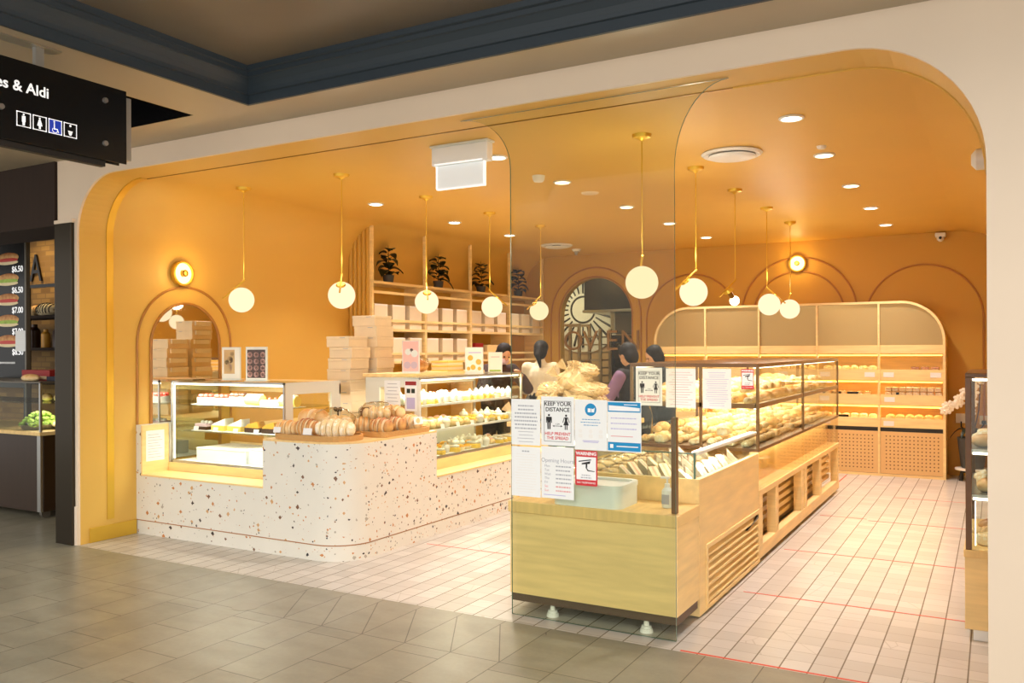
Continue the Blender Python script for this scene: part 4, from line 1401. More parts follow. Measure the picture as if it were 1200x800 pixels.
# 6 opening hours
t = notice('Opening Hours sheet on the glass screen beside the red warning sign', -2.346, -2.134, 0.725, 1.03, GP)
lettering('heading', 'Opening Hours', 0.034, (-2.24, yy, 0.948), 'grey_ink', t)
for i, dname in enumerate(('Mon', 'Tue', 'Wed', 'Thu', 'Fri', 'Sat', 'Sun')):
    z = 0.915 - i * 0.024
    g_m = 'pink_ink' if i > 4 else 'grey_ink'
    lettering('day', dname, 0.02, (-2.325, yy, z), g_m, t, align='LEFT')
    lines(t, 'hours', -2.25, -2.15, [z], 0.008, yy, g_m, None, 20 + i, True, frac=(0.95, 1))
lines(t, 'fine_print', -2.33, -2.15, [0.745], 0.004, yy, 'lav_ink', None, 30, False)
# 7 warning
def warning(label, x0, x1, z0, z1, y):
    t = thing('warning_sign', label, 'sign', ((x0 + x1) / 2, y, z0))
    g = G(); g.prism(rrect(x0, x1, z0, z1, (x1 - x0) * 0.06, 3), 'Y', y - 0.002, y); g.build('red_plate', 'red_ink', t)
    y2 = y - 0.002
    wd, ht = x1 - x0, z1 - z0
    cx = (x0 + x1) / 2
    g = G(); g.box(x0 + wd * .06, x1 - wd * .06, y2 - 0.0004, y2, z0 + ht * .17, z1 - ht * .18); g.build('white_field', 'white_ink', t)
    lettering('heading', 'WARNING', wd * .19, (cx, y2 - 0.0006, z1 - ht * .09), 'white_ink', t, bold=0.0008)
    lettering('footer', 'NO TRESPASSING', wd * .105, (cx, y2 - 0.0006, z0 + ht * .085), 'white_ink', t)
    y3 = y2 - 0.0006
    g = G()
    g.prism([(x0 + wd * .16, z1 - ht * .30), (x0 + wd * .72, z1 - ht * .24), (x0 + wd * .72, z1 - ht * .27), (x0 + wd * .16, z1 - ht * .33)], 'Y', y3 - 0.0004, y3)
    g.prism([(x0 + wd * .30, z1 - ht * .36), (x0 + wd * .70, z1 - ht * .29), (x0 + wd * .66, z1 - ht * .37), (x0 + wd * .30, z1 - ht * .40)], 'Y', y3 - 0.0004, y3)
    g.box(x0 + wd * .48, x0 + wd * .55, y3 - 0.0004, y3, z1 - ht * .48, z1 - ht * .37)
    g.prism([(x0 + wd * .5, z1 - ht * .46), (x0 + wd * .6, z1 - ht * .55), (x0 + wd * .88, z1 - ht * .57), (x0 + wd * .88, z1 - ht * .59), (x0 + wd * .57, z1 - ht * .58), (x0 + wd * .47, z1 - ht * .48)], 'Y', y3 - 0.0004, y3)
    g.build('camera_icon', 'ink', t)
    lines(t, 'text_lines', x0 + wd * .15, x1 - wd * .12, [z0 + ht * .30, z0 + ht * .23], ht * .03, y3, 'grey_ink', cx, 31)
warning('red and white WARNING camera sign on the glass screen over the white tub', -2.124, -1.984, 0.815, 1.018, GP)
DP = DY0 - 0.0002
distance_notice('KEEP YOUR DISTANCE notice on the bread display front behind the screen', -2.50, -2.28, 1.155, 1.455, DP)
t = notice('pale text sheet taped beside the distance notice on the bread display front', -2.25, -2.01, 1.145, 1.45, DP)
lines(t, 'text_lines', -2.23, -2.03, seqz(1.42, 1.17, 14), 0.003, DP - 0.0008, 'pink_ink', -2.13, 40, False)
t = notice('bluish text sheet on the bread display front beside the small warning sticker', -1.955, -1.735, 1.145, 1.45, DP)
lines(t, 'text_lines', -1.94, -1.75, seqz(1.42, 1.17, 16), 0.003, DP - 0.0008, 'lav_ink', -1.845, 41, False)
warning('small red-edged camera WARNING sticker on the bread display front pane', -1.66, -1.565, 1.30, 1.45, DP)
# sheet on the wooden cheek of the front bay
t = thing('paper_notice', 'small text sheet taped inside the front bay by the mirror end of the terrazzo counter', 'notice', (-6.519, 5.06, 0.6))
g = G(); g.box(-6.5195, -6.519, 4.96, 5.15, 0.63, 0.90); g.build('sheet', 'paper', t)
g = G()
for i in range(9):
    g.box(-6.519, -6.5185, 4.98, 5.13 - 0.02 * (i % 3), 0.66 + i * 0.025, 0.664 + i * 0.025)
g.build('text_lines', 'grey_ink', t)

# ------------------------------------------------------------------ framed table signs
def stand_sign(label, c, rz, wd, ht, art, lean=0.0):
    t = thing('table_sign', label, 'table sign', c, rz)
    def bld(g, nm, mat):
        me = g.mesh(nm); me.materials.append(M[mat])
        o = bpy.data.objects.new(nm, me); COL.objects.link(o); o.parent = t
        o.rotation_euler = (-lean, 0, 0)
        return o
    g = G(); g.box(-wd / 2, wd / 2, -0.006, 0.006, 0.004, ht); g.box(-wd / 2, wd / 2, -0.03, 0.03, 0, 0.006); bld(g, 'holder', 'offwhite')
    g = G(); g.box(-wd / 2 + .008, wd / 2 - .008, -0.008, -0.006, 0.02, ht - 0.008); bld(g, 'print', art[0])
    for j, (mat, items) in enumerate(art[1]):
        g = G()
        for it in items:
            if it[0] == 'b':
                g.box(it[1] * wd, it[2] * wd, -0.0095, -0.008, it[3] * ht, it[4] * ht)
            else:
                g.cyl((it[1] * wd, -0.008, it[2] * ht), (it[1] * wd, -0.0095, it[2] * ht), it[3] * wd, seg=16)
        bld(g, 'picture', mat)
    return t
dots = [('c', -.3 + .3 * i, .2 + .19 * j, .12) for i in range(3) for j in range(4)]
dots2 = [('c', -.3 + .3 * i, .2 + .19 * j, .06) for i in range(3) for j in range(4)]
FRY = radians(12)
stand_sign('framed picture of dark chocolates standing on the front cake case', (-5.58, 5.36, 1.337), radians(14), 0.21, 0.30, ('card_w', [('choc', [('b', -.42, .42, .1, .92)]), ('pink', dots), ('choc', dots2)]))
stand_sign('framed picture of a cake with flowers standing nearest the wall mirror', (-6.0, 5.46, 1.337), radians(14), 0.19, 0.30, ('card_w', [('kitchen', [('b', -.38, .2, .2, .92)]), ('mask', [('c', -.12, .38, .2)]), ('choc', [('c', -.05, .62, .16)]), ('leaf', [('c', -.22, .55, .12), ('c', .05, .8, .1)]), ('orange', [('c', -.25, .75, .09)])]))
stand_sign('pink poster of pastries standing on the pastry case end', (-4.62, 6.30, 1.392), radians(16), 0.165, 0.30, ('pink', [('offwhite', [('c', -.15, .65, .18), ('c', .22, .6, .2)]), ('mask', [('c', -.2, .25, .2), ('c', .2, .25, .2)]), ('choc', [('c', .05, .7, .1)])]))
stand_sign('white poster of yellow tarts standing on the glass top of the pastry case', (-4.6, 7.35, 1.36), radians(16), 0.19, 0.27, ('card_w', [('orange', [('c', -.2, .6, .15), ('c', .25, .45, .15), ('c', -.05, .25, .14), ('c', .3, .2, .1), ('c', -.3, .2, .1)]), ('lav_ink', [('b', -.3, .4, .78, .82)])]))
stand_sign('plain cream card leaning on the pastry case beside the masked worker', (-4.62, 7.8, 1.36), radians(24), 0.15, 0.22, ('card_w', [('lettuce', [('b', -.4, .4, .06, .14)]), ('pink_ink', [('b', -.3, .3, .75, .78)])]), 0.15)
# papers on the pastry case end panel
def endpaper(label, x0, x1, z0, z1, dark=False):
    t = notice(label, x0, x1, z0, z1, 6.166)
    lines(t, 'text_lines', x0 + .01, x1 - .01, seqz(z1 - 0.03, z0 + 0.03, 8), 0.005, 6.1652, 'grey_ink', (x0 + x1) / 2, 51, False)
    return t
endpaper('white text sheet on the end panel of the pastry case', -4.82, -4.64, 1.05, 1.33)
t = thing('paper_notice', 'narrow card with red header and purple print on the pastry case end', 'notice', (-4.52, 6.166, 1.06))
g = G(); g.box(-4.59, -4.46, 6.165, 6.166, 1.06, 1.33); g.build('sheet', 'paper', t)
g = G(); g.box(-4.585, -4.465, 6.1645, 6.165, 1.29, 1.325); g.build('red_header', 'red_box', t)
g = G(); g.box(-4.57, -4.48, 6.1645, 6.165, 1.08, 1.18); g.build('purple_print', 'lav_ink', t)
g = G(); g.box(-4.57, -4.53, 6.1645, 6.165, 1.22, 1.26); g.box(-4.52, -4.48, 6.1645, 6.165, 1.22, 1.26); g.build('green_print', 'leaf', t)
# things on the pastry case wood top
t = thing('bread_bag', 'white-topped bag of brown loaf on the wood top of the pastry case', 'bagged bread', (-4.9, 6.75, 1.392))
g = G(); g.ell((-4.9, 6.75, 1.45), (0.1, 0.17, 0.07), flat=-0.8, jit=0.04); g.build('loaf', 'crust_b', t, True)
g = G(); g.ell((-4.9, 6.76, 1.475), (0.11, 0.18, 0.07), jit=0.09, flat=-0.3); g.build('plastic_bag', 'plastic', t, True)
for k, (yy_, zz) in enumerate(((7.25, 1.361), (7.25, 1.405), (7.25, 1.449))):
    t = thing('pastry_box', ['bottom', 'middle', 'topmost'][k] + ' yellow pastry box of the small stack on the pastry case', 'box', (-4.86, yy_, zz), 0, 'yellow pastry boxes')
    g = G(); g.box(-4.96, -4.76, yy_ - 0.14, yy_ + 0.14, zz, zz + 0.026, 0.002); g.build('tray', 'crumb', t)
    g = G(); g.box(-4.962, -4.758, yy_ - 0.142, yy_ + 0.142, zz + 0.026, zz + 0.043, 0.002); g.build('lid', 'yellow', t)

# ------------------------------------------------------------------ cake boxes
def cake_box_proto():
    t = thing('cake_box', 'x', 'box')
    g = G(); g.box(-0.135, 0.135, -0.135, 0.135, 0, 0.075, 0.003); g.build('base', 'card', t)
    g = G(); g.box(-0.137, 0.137, -0.137, 0.137, 0.075, 0.101, 0.003); g.build('lid', 'card', t)
    g = G(); g.box(-0.155, -0.137, -0.10, 0.10, 0.05, 0.098, 0.002); g.build('tab', 'card_w', t)
    g = G(); g.box(0.03, 0.09, -0.1375, -0.137, 0.085, 0.09); g.build('print', 'grey_ink', t)
    return t
P0 = cake_box_proto()
ordn = ['lowest', 'second lowest', 'third from the bottom', 'fourth from the bottom', 'fifth from the bottom', 'sixth from the bottom', 'seventh from the bottom', 'eighth from the bottom', 'ninth from the bottom', 'tenth from the bottom', 'topmost']
first = True
for cx, cy, nb, z0, nm in ((-5.33, 6.28, 8, 0.92, 'shorter'), (-5.30, 6.62, 10, 0.92, 'taller')):
    for k in range(nb):
        lab = '%s cream cake box of the %s stack by the side wall' % (ordn[-1] if k == nb - 1 else ordn[k], nm)
        jx = random.uniform(-0.02, 0.012)
        loc = (cx + jx, cy + random.uniform(-0.008, 0.008), z0 + k * 0.102)
        if first:
            P0.location = loc; P0['label'] = lab; P0['group'] = 'stacked cream cake boxes'; first = False
        else:
            dup(P0, loc, random.uniform(-0.03, 0.03), lab, 'stacked cream cake boxes')
t = thing('work_bench', 'plain maple work bench carrying the stacks of cake boxes behind the cake case', 'bench', (-5.6, 6.5, 0))
g = G(); g.box(-6.2, -5.1, 6.0, 6.85, 0.88, 0.92, 0.004); g.build('bench_top', 'maple_top', t)
g = G(); g.box(-6.18, -5.12, 6.02, 6.83, 0.0, 0.88); g.build('bench_body', 'maple', t)

# upright boxes in the wall shelves
def upright_box():
    t = thing('carton_box', 'x', 'box')
    g = G(); g.box(-0.12, 0.12, -0.125, 0.125, 0, 0.295, 0.004); g.build('carton', 'card', t)
    g = G(); g.box(0.1195, 0.1215, -0.122, 0.122, 0.275, 0.293); g.build('fold', 'card_w', t)
    return t
U0 = upright_box()
first = True
bayn = ['bay nearest the shop front', 'second bay', 'third bay', 'bay nearest the kitchen']
posn = ['first', 'middle', 'last']
for row, (z, nm, bays) in enumerate(((1.854, 'upper row', (0, 1, 2, 3)), (1.461, 'lower row', (0, 1)))):
    for b in bays:
        for k in range(3):
            y = ys[b] + 0.19 + k * 0.345
            lab = '%s cream box in the %s of the wall shelves, %s' % (posn[k], nm, bayn[b])
            if first:
                U0.location = (-6.40, y, z); U0['label'] = lab; U0['group'] = 'cream boxes in the wall shelves'; first = False
            else:
                dup(U0, (-6.40, y, z), 0, lab, 'cream boxes in the wall shelves')
g = G(); g.box(-6.5, -6.3, 10.1, 10.32, 1.461, 1.70, 0.01)
tag(g.build('red_tin', 'red_box'), 'dark red tin on the lower row of the wall shelves', 'tin')
for k in range(2):
    g = G(); g.box(-6.52, -6.3, 10.42, 10.95, 1.461 + k * 0.11, 1.565 + k * 0.11, 0.003)
    tag(g.build('flat_carton', 'maple'), '%s flat tan carton beside the red tin on the wall shelves' % ['lower', 'upper'][k], 'box', 'flat cartons on the wall shelves')
t = thing('wire_rack', 'little white wire rack behind the lower row of boxes on the wall shelves', 'rack', (-6.55, 8.2, 1.461))
g = G()
for i in range(9):
    g.cyl((-6.56, 7.9 + i * 0.07, 1.461), (-6.56, 7.9 + i * 0.07, 1.83 - 0.02), 0.006, seg=6)
g.build('wires', 'white', t)
g = G(); g.box(-6.568, -6.552, 7.88, 8.48, 1.79, 1.805); g.build('top_bar', 'white', t)

# potted rubber plants on the top shelf
def plant(y, label, seed):
    rnd = random.Random(seed)
    t = thing('potted_plant', label, 'plant', (-6.42, y, 2.406), 0, 'dark rubber plants on the shelf top')
    g = G(); g.lathe([(0.0, 0), (0.055, 0), (0.07, 0.1), (0.073, 0.11), (0.062, 0.11), (0.058, 0.095), (0, 0.095)], (-6.42, y, 2.406), 20); g.build('pot', 'pot', t, True)
    g = G(); g.tube([(-6.42, y, 2.5), (-6.415, y + .006, 2.62), (-6.42, y, 2.76), (-6.42, y, 2.88)], [0.007, 0.006, 0.005, 0.002], 6); g.build('stem', 'leaf', t, True)
    for i in range(15):
        z = 2.515 + i * 0.022
        az = i * 2.4 + rnd.uniform(-.4, .4)
        L = rnd.uniform(0.13, 0.19) * (1 - 0.035 * i)
        dip = rnd.uniform(-1.3, -0.5)
        d = Vector((cos(az), sin(az), 0)); s = Vector((-sin(az), cos(az), 0))
        g = G()
        base = Vector((-6.42, y, z))
        prev = None
        for j in range(7):
            q = j / 6
            wdt = 0.075 * sin(pi * min(1, q * 0.9 + 0.08)) * (1 if q < 1 else 0.1)
            cc = base + d * (0.02 + L * q) + Vector((0, 0, L * (0.62 * q + dip * q * q)))
            row = [g.bm.verts.new(cc - s * wdt + Vector((0, 0, 0.02))), g.bm.verts.new(cc), g.bm.verts.new(cc + s * wdt + Vector((0, 0, 0.02)))]
            if prev:
                g.bm.faces.new((prev[0], prev[1], row[1], row[0])); g.bm.faces.new((prev[1], prev[2], row[2], row[1]))
            prev = row
        for v in g.bm.verts:
            v.co.x = max(v.co.x, XL + 0.06)
        g.build('leaf', 'leaf', t, True)
plant(8.3, 'dark leafy potted plant on the shelf top, nearest the shop front', 1)
plant(9.37, 'dark leafy potted plant on the shelf top over the second bay', 2)
plant(10.45, 'dark leafy potted plant on the shelf top over the third bay', 3)
plant(11.55, 'dark leafy potted plant on the shelf top nearest the kitchen', 4)
# ------------------------------------------------------------------ bakery goods
def shared(g, name, mat, smooth=True):
    me = g.mesh(name, smooth=smooth)
    me.materials.append(M[mat])
    return me

def roll_mesh(kind, seed):
    rnd = random.Random(seed)
    g = G()
    if kind == 'round':
        g.ell((0, 0, 0.036), (0.066, 0.064, 0.045), jit=0.03, flat=-0.75, u=14, v=9)
    elif kind == 'long':
        g.ell((0, 0, 0.034), (0.095, 0.05, 0.042), jit=0.04, flat=-0.75, u=14, v=9)
    elif kind == 'twist':
        for i in range(4):
            g.ell((-0.06 + 0.04 * i, 0.008 * (-1) ** i, 0.033), (0.036, 0.048, 0.036), (0, 0, 0.5), flat=-0.85, u=10, v=7)
    elif kind == 'croissant':
        for i in range(7):
            a = (i - 3) / 3 * 1.1
            r = 0.045 - 0.009 * abs(i - 3)
            g.ell((0.075 * sin(a), 0.075 * (1 - cos(a)), 0.036), (0.024, r, r * 0.95), (0, 0, a), u=10, v=7)
    elif kind == 'square':
        g.box(-0.06, 0.06, -0.05, 0.05, 0.0, 0.07, 0.022, 3)
    return g
ROLLS = []
for kind, mat in (('round', 'crust'), ('long', 'crust'), ('twist', 'crust_p'), ('round', 'crust_b'), ('square', 'crust_p'), ('long', 'crust_p'), ('croissant', 'crust')):
    ROLLS.append(shared(roll_mesh(kind, len(ROLLS)), 'roll_' + kind, mat))

def roll(loc, label, group, i=None, rz=None, scale=1.0, name='bread_roll', tilt=0.0, cat='bread'):
    me = ROLLS[random.randrange(len(ROLLS)) if i is None else i]
    o = bpy.data.objects.new(name, me)
    COL.objects.link(o)
    o.location = loc
    o.rotation_euler = (tilt, 0, random.uniform(0, 6.28) if rz is None else rz)
    o.scale = (scale,) * 3
    return tag(o, label, cat, group)

# heaps in the tall island display: two tiers of the same bread rolls
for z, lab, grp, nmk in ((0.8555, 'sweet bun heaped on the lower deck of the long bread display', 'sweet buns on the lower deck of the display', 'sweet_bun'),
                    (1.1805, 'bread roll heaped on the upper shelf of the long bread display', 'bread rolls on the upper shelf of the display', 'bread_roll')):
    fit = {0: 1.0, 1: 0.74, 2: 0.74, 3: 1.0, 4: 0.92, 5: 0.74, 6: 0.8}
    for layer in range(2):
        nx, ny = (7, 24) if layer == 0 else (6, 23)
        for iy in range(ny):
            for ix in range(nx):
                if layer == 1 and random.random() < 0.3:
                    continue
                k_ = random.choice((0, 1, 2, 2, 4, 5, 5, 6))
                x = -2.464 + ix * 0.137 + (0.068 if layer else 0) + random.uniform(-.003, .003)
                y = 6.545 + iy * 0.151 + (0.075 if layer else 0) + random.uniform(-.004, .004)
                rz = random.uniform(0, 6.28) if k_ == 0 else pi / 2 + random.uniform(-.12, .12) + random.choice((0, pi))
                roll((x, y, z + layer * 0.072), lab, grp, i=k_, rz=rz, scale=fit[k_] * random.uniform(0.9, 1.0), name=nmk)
# refrigerated case: wedges in clear packs and wrapped rolls
SW = thing('sandwich_pack', 'x', 'sandwich', (0, 0, 0))
g = G(); g.prism([(-0.06, 0.0), (0.06, 0.0), (-0.06, 0.11)], 'Y', -0.03, 0.03); me = g.mesh('bread_slices'); me.materials.append(M['card_w']); o = bpy.data.objects.new('bread_slices', me); COL.objects.link(o); o.parent = SW
g = G(); g.prism([(-0.062, 0.002), (0.06, 0.002), (-0.062, 0.112)], 'Y', -0.008, 0.008); me = g.mesh('filling'); me.materials.append(M['pink']); o = bpy.data.objects.new('filling', me); COL.objects.link(o); o.parent = SW
g = G(); g.prism([(-0.066, 0.0), (0.068, 0.0), (-0.066, 0.122)], 'Y', -0.034, 0.034); me = g.mesh('clear_pack'); me.materials.append(M['plastic']); o = bpy.data.objects.new('clear_pack', me); COL.objects.link(o); o.parent = SW
RW = thing('wrapped_roll', 'x', 'bread', (0, 0, 0))
o = bpy.data.objects.new('roll', ROLLS[5]); COL.objects.link(o); o.parent = RW
g = G(); g.ell((0, 0, 0.04), (0.105, 0.06, 0.052), jit=0.1, flat=-0.7, u=14, v=9); me = g.mesh('plastic_wrap', smooth=True); me.materials.append(M['plastic']); o = bpy.data.objects.new('plastic_wrap', me); COL.objects.link(o); o.parent = RW
fs = fr_ = True
for iy in range(8):
    for ix in range(5):
        x = -2.40 + ix * 0.19 + random.uniform(-.008, .008)
        y = 5.08 + iy * 0.16 + random.uniform(-.008, .008)
        if ix >= 2:
            lab = 'sandwich wedge in a clear pack standing in the refrigerated case'
            if fs:
                fs = False; SW.location = (x, y, 0.753); SW['label'] = lab; SW['group'] = 'sandwich packs in the refrigerated case'
            else:
                dup(SW, (x, y, 0.753), random.uniform(-0.7, 0.7), lab, 'sandwich packs in the refrigerated case')
        else:
            lab = 'wrapped roll lying at the counter side of the refrigerated case'
            if fr_:
                fr_ = False; RW.location = (x, y, 0.753); RW['label'] = lab; RW['group'] = 'wrapped rolls in the refrigerated case'
            else:
                dup(RW, (x, y, 0.753), random.choice((0, 0.2, -0.2)), lab, 'wrapped rolls in the refrigerated case', random.uniform(0.8, 0.92))
g = G(); g.ell((0, 0, 0.04), (0.085, 0.07, 0.062), jit=0.12, flat=-0.6, u=12, v=8)
WRAP = shared(g, 'wrap', 'plastic')
g = G(); g.box(-0.03, 0.03, -0.006, -0.004, 0.0, 0.04); g.box(-0.03, 0.03, -0.004, 0.012, 0.0, 0.002)
TAGM = g.mesh('price_card'); TAGM.materials.append(M['tag'])
def price(loc, label, rz=0.0, s=1.0, group='white price cards'):
    o = bpy.data.objects.new('price_card', TAGM); COL.objects.link(o)
    o.location = loc; o.rotation_euler = (-0.25, 0, rz); o.scale = (s,) * 3
    return tag(o, label, 'price card', group)

# trays of bread on the terrazzo corner
def tray(label, poly, z):
    c = Vector((sum(p[0] for p in poly) / len(poly), sum(p[1] for p in poly) / len(poly), z))
    t = thing('wicker_tray', label, 'tray', c)
    inner = [(c.x + (p[0] - c.x) * 0.95, c.y + (p[1] - c.y) * 0.93) for p in poly]
    g = G(); g.prism(poly, 'Z', z, z + 0.012); g.build('base', 'wicker', t)
    g = G()
    p, q = poly + poly[:1], inner + inner[:1]
    g.band([(a[0], a[1], z + 0.012) for a in p], [(a[0], a[1], z + 0.042) for a in p])
    g.band([(a[0], a[1], z + 0.042) for a in p], [(a[0], a[1], z + 0.042) for a in q])
    g.band([(a[0], a[1], z + 0.042) for a in q], [(a[0], a[1], z + 0.012) for a in q])
    g.build('rim', 'wicker', t)
tray('wicker tray of loaves along the front edge of the terrazzo corner', rrect(-5.05, -4.29, 4.945, 5.33, 0.17, 6), 0.9055)
tray('wicker tray of rolls along the passage side of the terrazzo corner', rrect(-4.66, -4.225, 5.40, 6.06, 0.05, 4), 0.9055)
ZT = 0.918
def loaf(loc, L, r, n, rz, mat, label, name='sliced_loaf'):
    """a loaf scored into slices"""
    t = thing(name, label, 'bread', loc, rz)
    g = G()
    for i in range(n):
        q = (i + 0.5) / n
        e = sqrt(max(0.12, 1 - (2 * q - 1) ** 2 * 0.8))
        g.ell((-L / 2 + L * q, 0, r * 0.9), (L / n * 0.62, r * e, r * e * 1.02), u=16, v=10, flat=-0.85)
    me = g.mesh('crust', smooth=True); me.materials.append(M[mat])
    o = bpy.data.objects.new('crust', me); COL.objects.link(o); o.parent = t
    g = G()
    for i in range(1, n):
        q = i / n
        e = sqrt(max(0.12, 1 - (2 * q - 1) ** 2 * 0.8))
        g.cyl((-L / 2 + L * q - 0.003, 0, r * 0.9), (-L / 2 + L * q + 0.003, 0, r * 0.9), r * e * 0.93, seg=16)
    me = g.mesh('crumb', smooth=True); me.materials.append(M['crumb'])
    o = bpy.data.objects.new('crumb', me); COL.objects.link(o); o.parent = t
    return t
def wrapit(t, r, mat='plastic', squash=1.0):
    g = G(); g.ell((0, 0, r[2] * 0.8), r, jit=0.1, flat=-0.75, u=18, v=10)
    me = g.mesh('plastic_bag', smooth=True); me.materials.append(M[mat])
    o = bpy.data.objects.new('plastic_bag', me); COL.objects.link(o); o.parent = t
loaf((-4.93, 5.06, ZT), 0.19, 0.07, 4, radians(12), 'crust', 'ridged pale roll at the wall end of the front wicker tray, behind a price card')
loaf((-4.735, 5.08, ZT), 0.2, 0.08, 5, radians(8), 'crust_b', 'ridged brown loaf in the middle of the front wicker tray, between two price cards')
loaf((-4.47, 5.10, ZT), 0.32, 0.082, 6, radians(14), 'crust_p', 'big pale scored loaf at the rounded end of the front wicker tray')
loaf((-4.8, 5.22, ZT + 0.06), 0.26, 0.085, 2, radians(0), 'crust', 'large smooth golden bun resting on top of the front tray loaves', 'large_bun')
t = loaf((-4.60, 5.24, ZT + 0.04), 0.28, 0.07, 3, radians(20), 'crust_p', 'floury roll in a crinkled clear bag at the rear of the front tray', 'bagged_roll'); wrapit(t, (0.175, 0.105, 0.105))
t = loaf((-4.95, 5.22, ZT), 0.14, 0.05, 3, radians(50), 'crust', 'small golden roll in the rear corner of the front tray by the cake case', 'small_roll')
items = [(-4.33, 5.50, 0, 'crust_b', 0.2, 4, 'short brown roll at the near end of the side wicker tray'),
         (-4.35, 5.68, 8, 'crust_b', 0.22, 5, 'ridged dark loaf in the middle of the side wicker tray facing the passage'),
         (-4.34, 5.90, -6, 'crust', 0.22, 5, 'golden loaf with a price card at the far end of the side wicker tray'),
         (-4.53, 5.52, 30, 'crust', 0.18, 4, 'golden roll at the rear near corner of the side wicker tray'),
         (-4.54, 5.72, -20, 'crust_b', 0.2, 5, 'dark ridged roll at the rear middle of the side wicker tray'),
         (-4.54, 5.93, 10, 'crust_p', 0.2, 4, 'floury roll at the rear far corner of the side wicker tray')]
for x, y, a, m_, L, n_, lab in items:
    loaf((x, y, ZT), L * 0.95, 0.075, n_, radians(a), m_, lab, 'bread_loaf')
t = loaf((-4.46, 5.6, ZT + 0.10), 0.22, 0.065, 4, radians(35), 'crust_p', 'pale roll in a clear bag piled over the near side tray rolls', 'bagged_roll'); wrapit(t, (0.15, 0.1, 0.09))
t = loaf((-4.45, 5.82, ZT + 0.10), 0.24, 0.065, 4, radians(-15), 'crust', 'golden roll piled on top of the far side tray loaves', 'bread_loaf')
price((-4.95, 4.965, 0.955), 'price card before the ridged pale roll, nearest the cake case', radians(10), 1.1)
price((-4.63, 4.965, 0.950), 'price card before the big pale scored loaf on the front tray', radians(10), 1.3)
price((-4.24, 5.88, 0.975), 'price card on the golden loaf of the side tray', radians(75), 1.6)
# black clip and little basket behind the trays
t = thing('tongs_caddy', 'small brown caddy standing behind the side tray of rolls', 'caddy', (-4.86, 5.98, 0.906))
g = G(); g.box(-4.91, -4.81, 5.93, 6.03, 0.906, 1.10, 0.006); g.build('body', 'walnut', t)
g = G(); g.box(-4.905, -4.815, 5.935, 6.025, 1.0, 1.115); g.build('paper_liner', 'card', t)
t = thing('black_bow', 'small black ribbon bow standing behind the bread trays', 'ribbon', (-4.98, 5.72, 0.906))
g = G(); g.ell((-5.005, 5.72, 1.09), (0.028, 0.012, 0.02), (0, 0.4, 0)); g.ell((-4.955, 5.72, 1.09), (0.028, 0.012, 0.02), (0, -0.4, 0)); g.ell((-4.98, 5.72, 1.09), (0.012, 0.012, 0.012)); g.build('loops', 'black', t, True)
g = G(); g.cyl((-4.98, 5.72, 0.906), (-4.98, 5.72, 1.08), 0.006, seg=8); g.build('stick', 'black', t)

# cakes in the front case
def cake(loc, kind, label, rz=0.0):
    t = thing('cake', label, 'cake', loc, rz)
    def part(g, nm, mat):
        me = g.mesh(nm, smooth=True); me.materials.append(M[mat])
        o = bpy.data.objects.new(nm, me); COL.objects.link(o); o.parent = t
    g = G(); g.box(-0.095, 0.095, -0.095, 0.095, 0, 0.004, 0.001); part(g, 'cake_board', 'white')
    if kind == 'strawberry':
        g = G(); g.cyl((0, 0, 0.004), (0, 0, 0.06), 0.082, seg=24); part(g, 'sponge', 'cream_w')
        g = G()
        for i in range(8):
            a = i * pi / 4
            g.ell((0.052 * cos(a), 0.052 * sin(a), 0.072), (0.022, 0.022, 0.022), u=10, v=7)
        g.ell((0, 0, 0.075), (0.028, 0.028, 0.022), u=10, v=7)
        part(g, 'strawberries', 'straw')
    elif kind == 'choc':
        g = G(); g.cyl((0, 0, 0.004), (0, 0, 0.075), 0.08, seg=24); part(g, 'sponge', 'cream_w')
        g = G()
        for i in range(6):
            a = i * pi / 3
            g.ell((0.055 * cos(a), 0.055 * sin(a), 0.088), (0.024, 0.024, 0.022), u=10, v=7)
        part(g, 'chocolate_swirls', 'choc')
    elif kind == 'roll':
        g = G(); g.cyl((-0.09, 0, 0.05), (0.09, 0, 0.05), 0.046, seg=20); part(g, 'sponge', 'yellow')
        g = G(); g.box(-0.08, 0.08, -0.025, 0.025, 0.088, 0.104, 0.006); part(g, 'icing', 'cream_w')
    elif kind == 'slice':
        g = G(); g.prism([(-0.09, -0.05), (0.085, -0.06), (0.085, 0.06), (-0.09, 0.05)], 'Z', 0.004, 0.05); part(g, 'sponge', 'yellow')
        g = G(); g.prism([(-0.09, 0.05), (0.085, 0.05), (0.085, 0.115), (-0.05, 0.07)], 'Y', -0.05, 0.05); part(g, 'cream_wedge', 'cream_w')
    elif kind == 'orange':
        g = G(); g.prism([(-0.08, -0.05), (0.08, -0.05), (0.08, 0.05), (-0.08, 0.05)], 'Z', 0.004, 0.045); part(g, 'sponge', 'choc')
        g = G(); g.prism([(-0.08, 0.045), (0.08, 0.045), (0.06, 0.10), (-0.05, 0.075)], 'Y', -0.045, 0.045); part(g, 'glaze', 'orange')
    elif kind == 'layer':
        g = G(); g.box(-0.075, 0.075, -0.07, 0.07, 0.004, 0.035); part(g, 'sponge', 'choc')
        g = G(); g.box(-0.075, 0.075, -0.07, 0.07, 0.035, 0.06); part(g, 'mousse', 'mask')
        g = G()
        for i in range(3):
            g.ell((-0.05 + 0.05 * i, 0, 0.068), (0.02, 0.02, 0.018), u=10, v=7)
        part(g, 'cream_dots', 'cream_w')
    elif kind == 'white':
        g = G(); g.box(-0.08, 0.08, -0.07, 0.07, 0.004, 0.055, 0.01); part(g, 'sponge', 'cream_w')
        g = G(); g.ell((-0.03, 0, 0.066), (0.015, 0.015, 0.013), u=10, v=7); g.ell((0.03, 0.01, 0.066), (0.015, 0.015, 0.013), u=10, v=7); part(g, 'berries', 'straw')
    return t
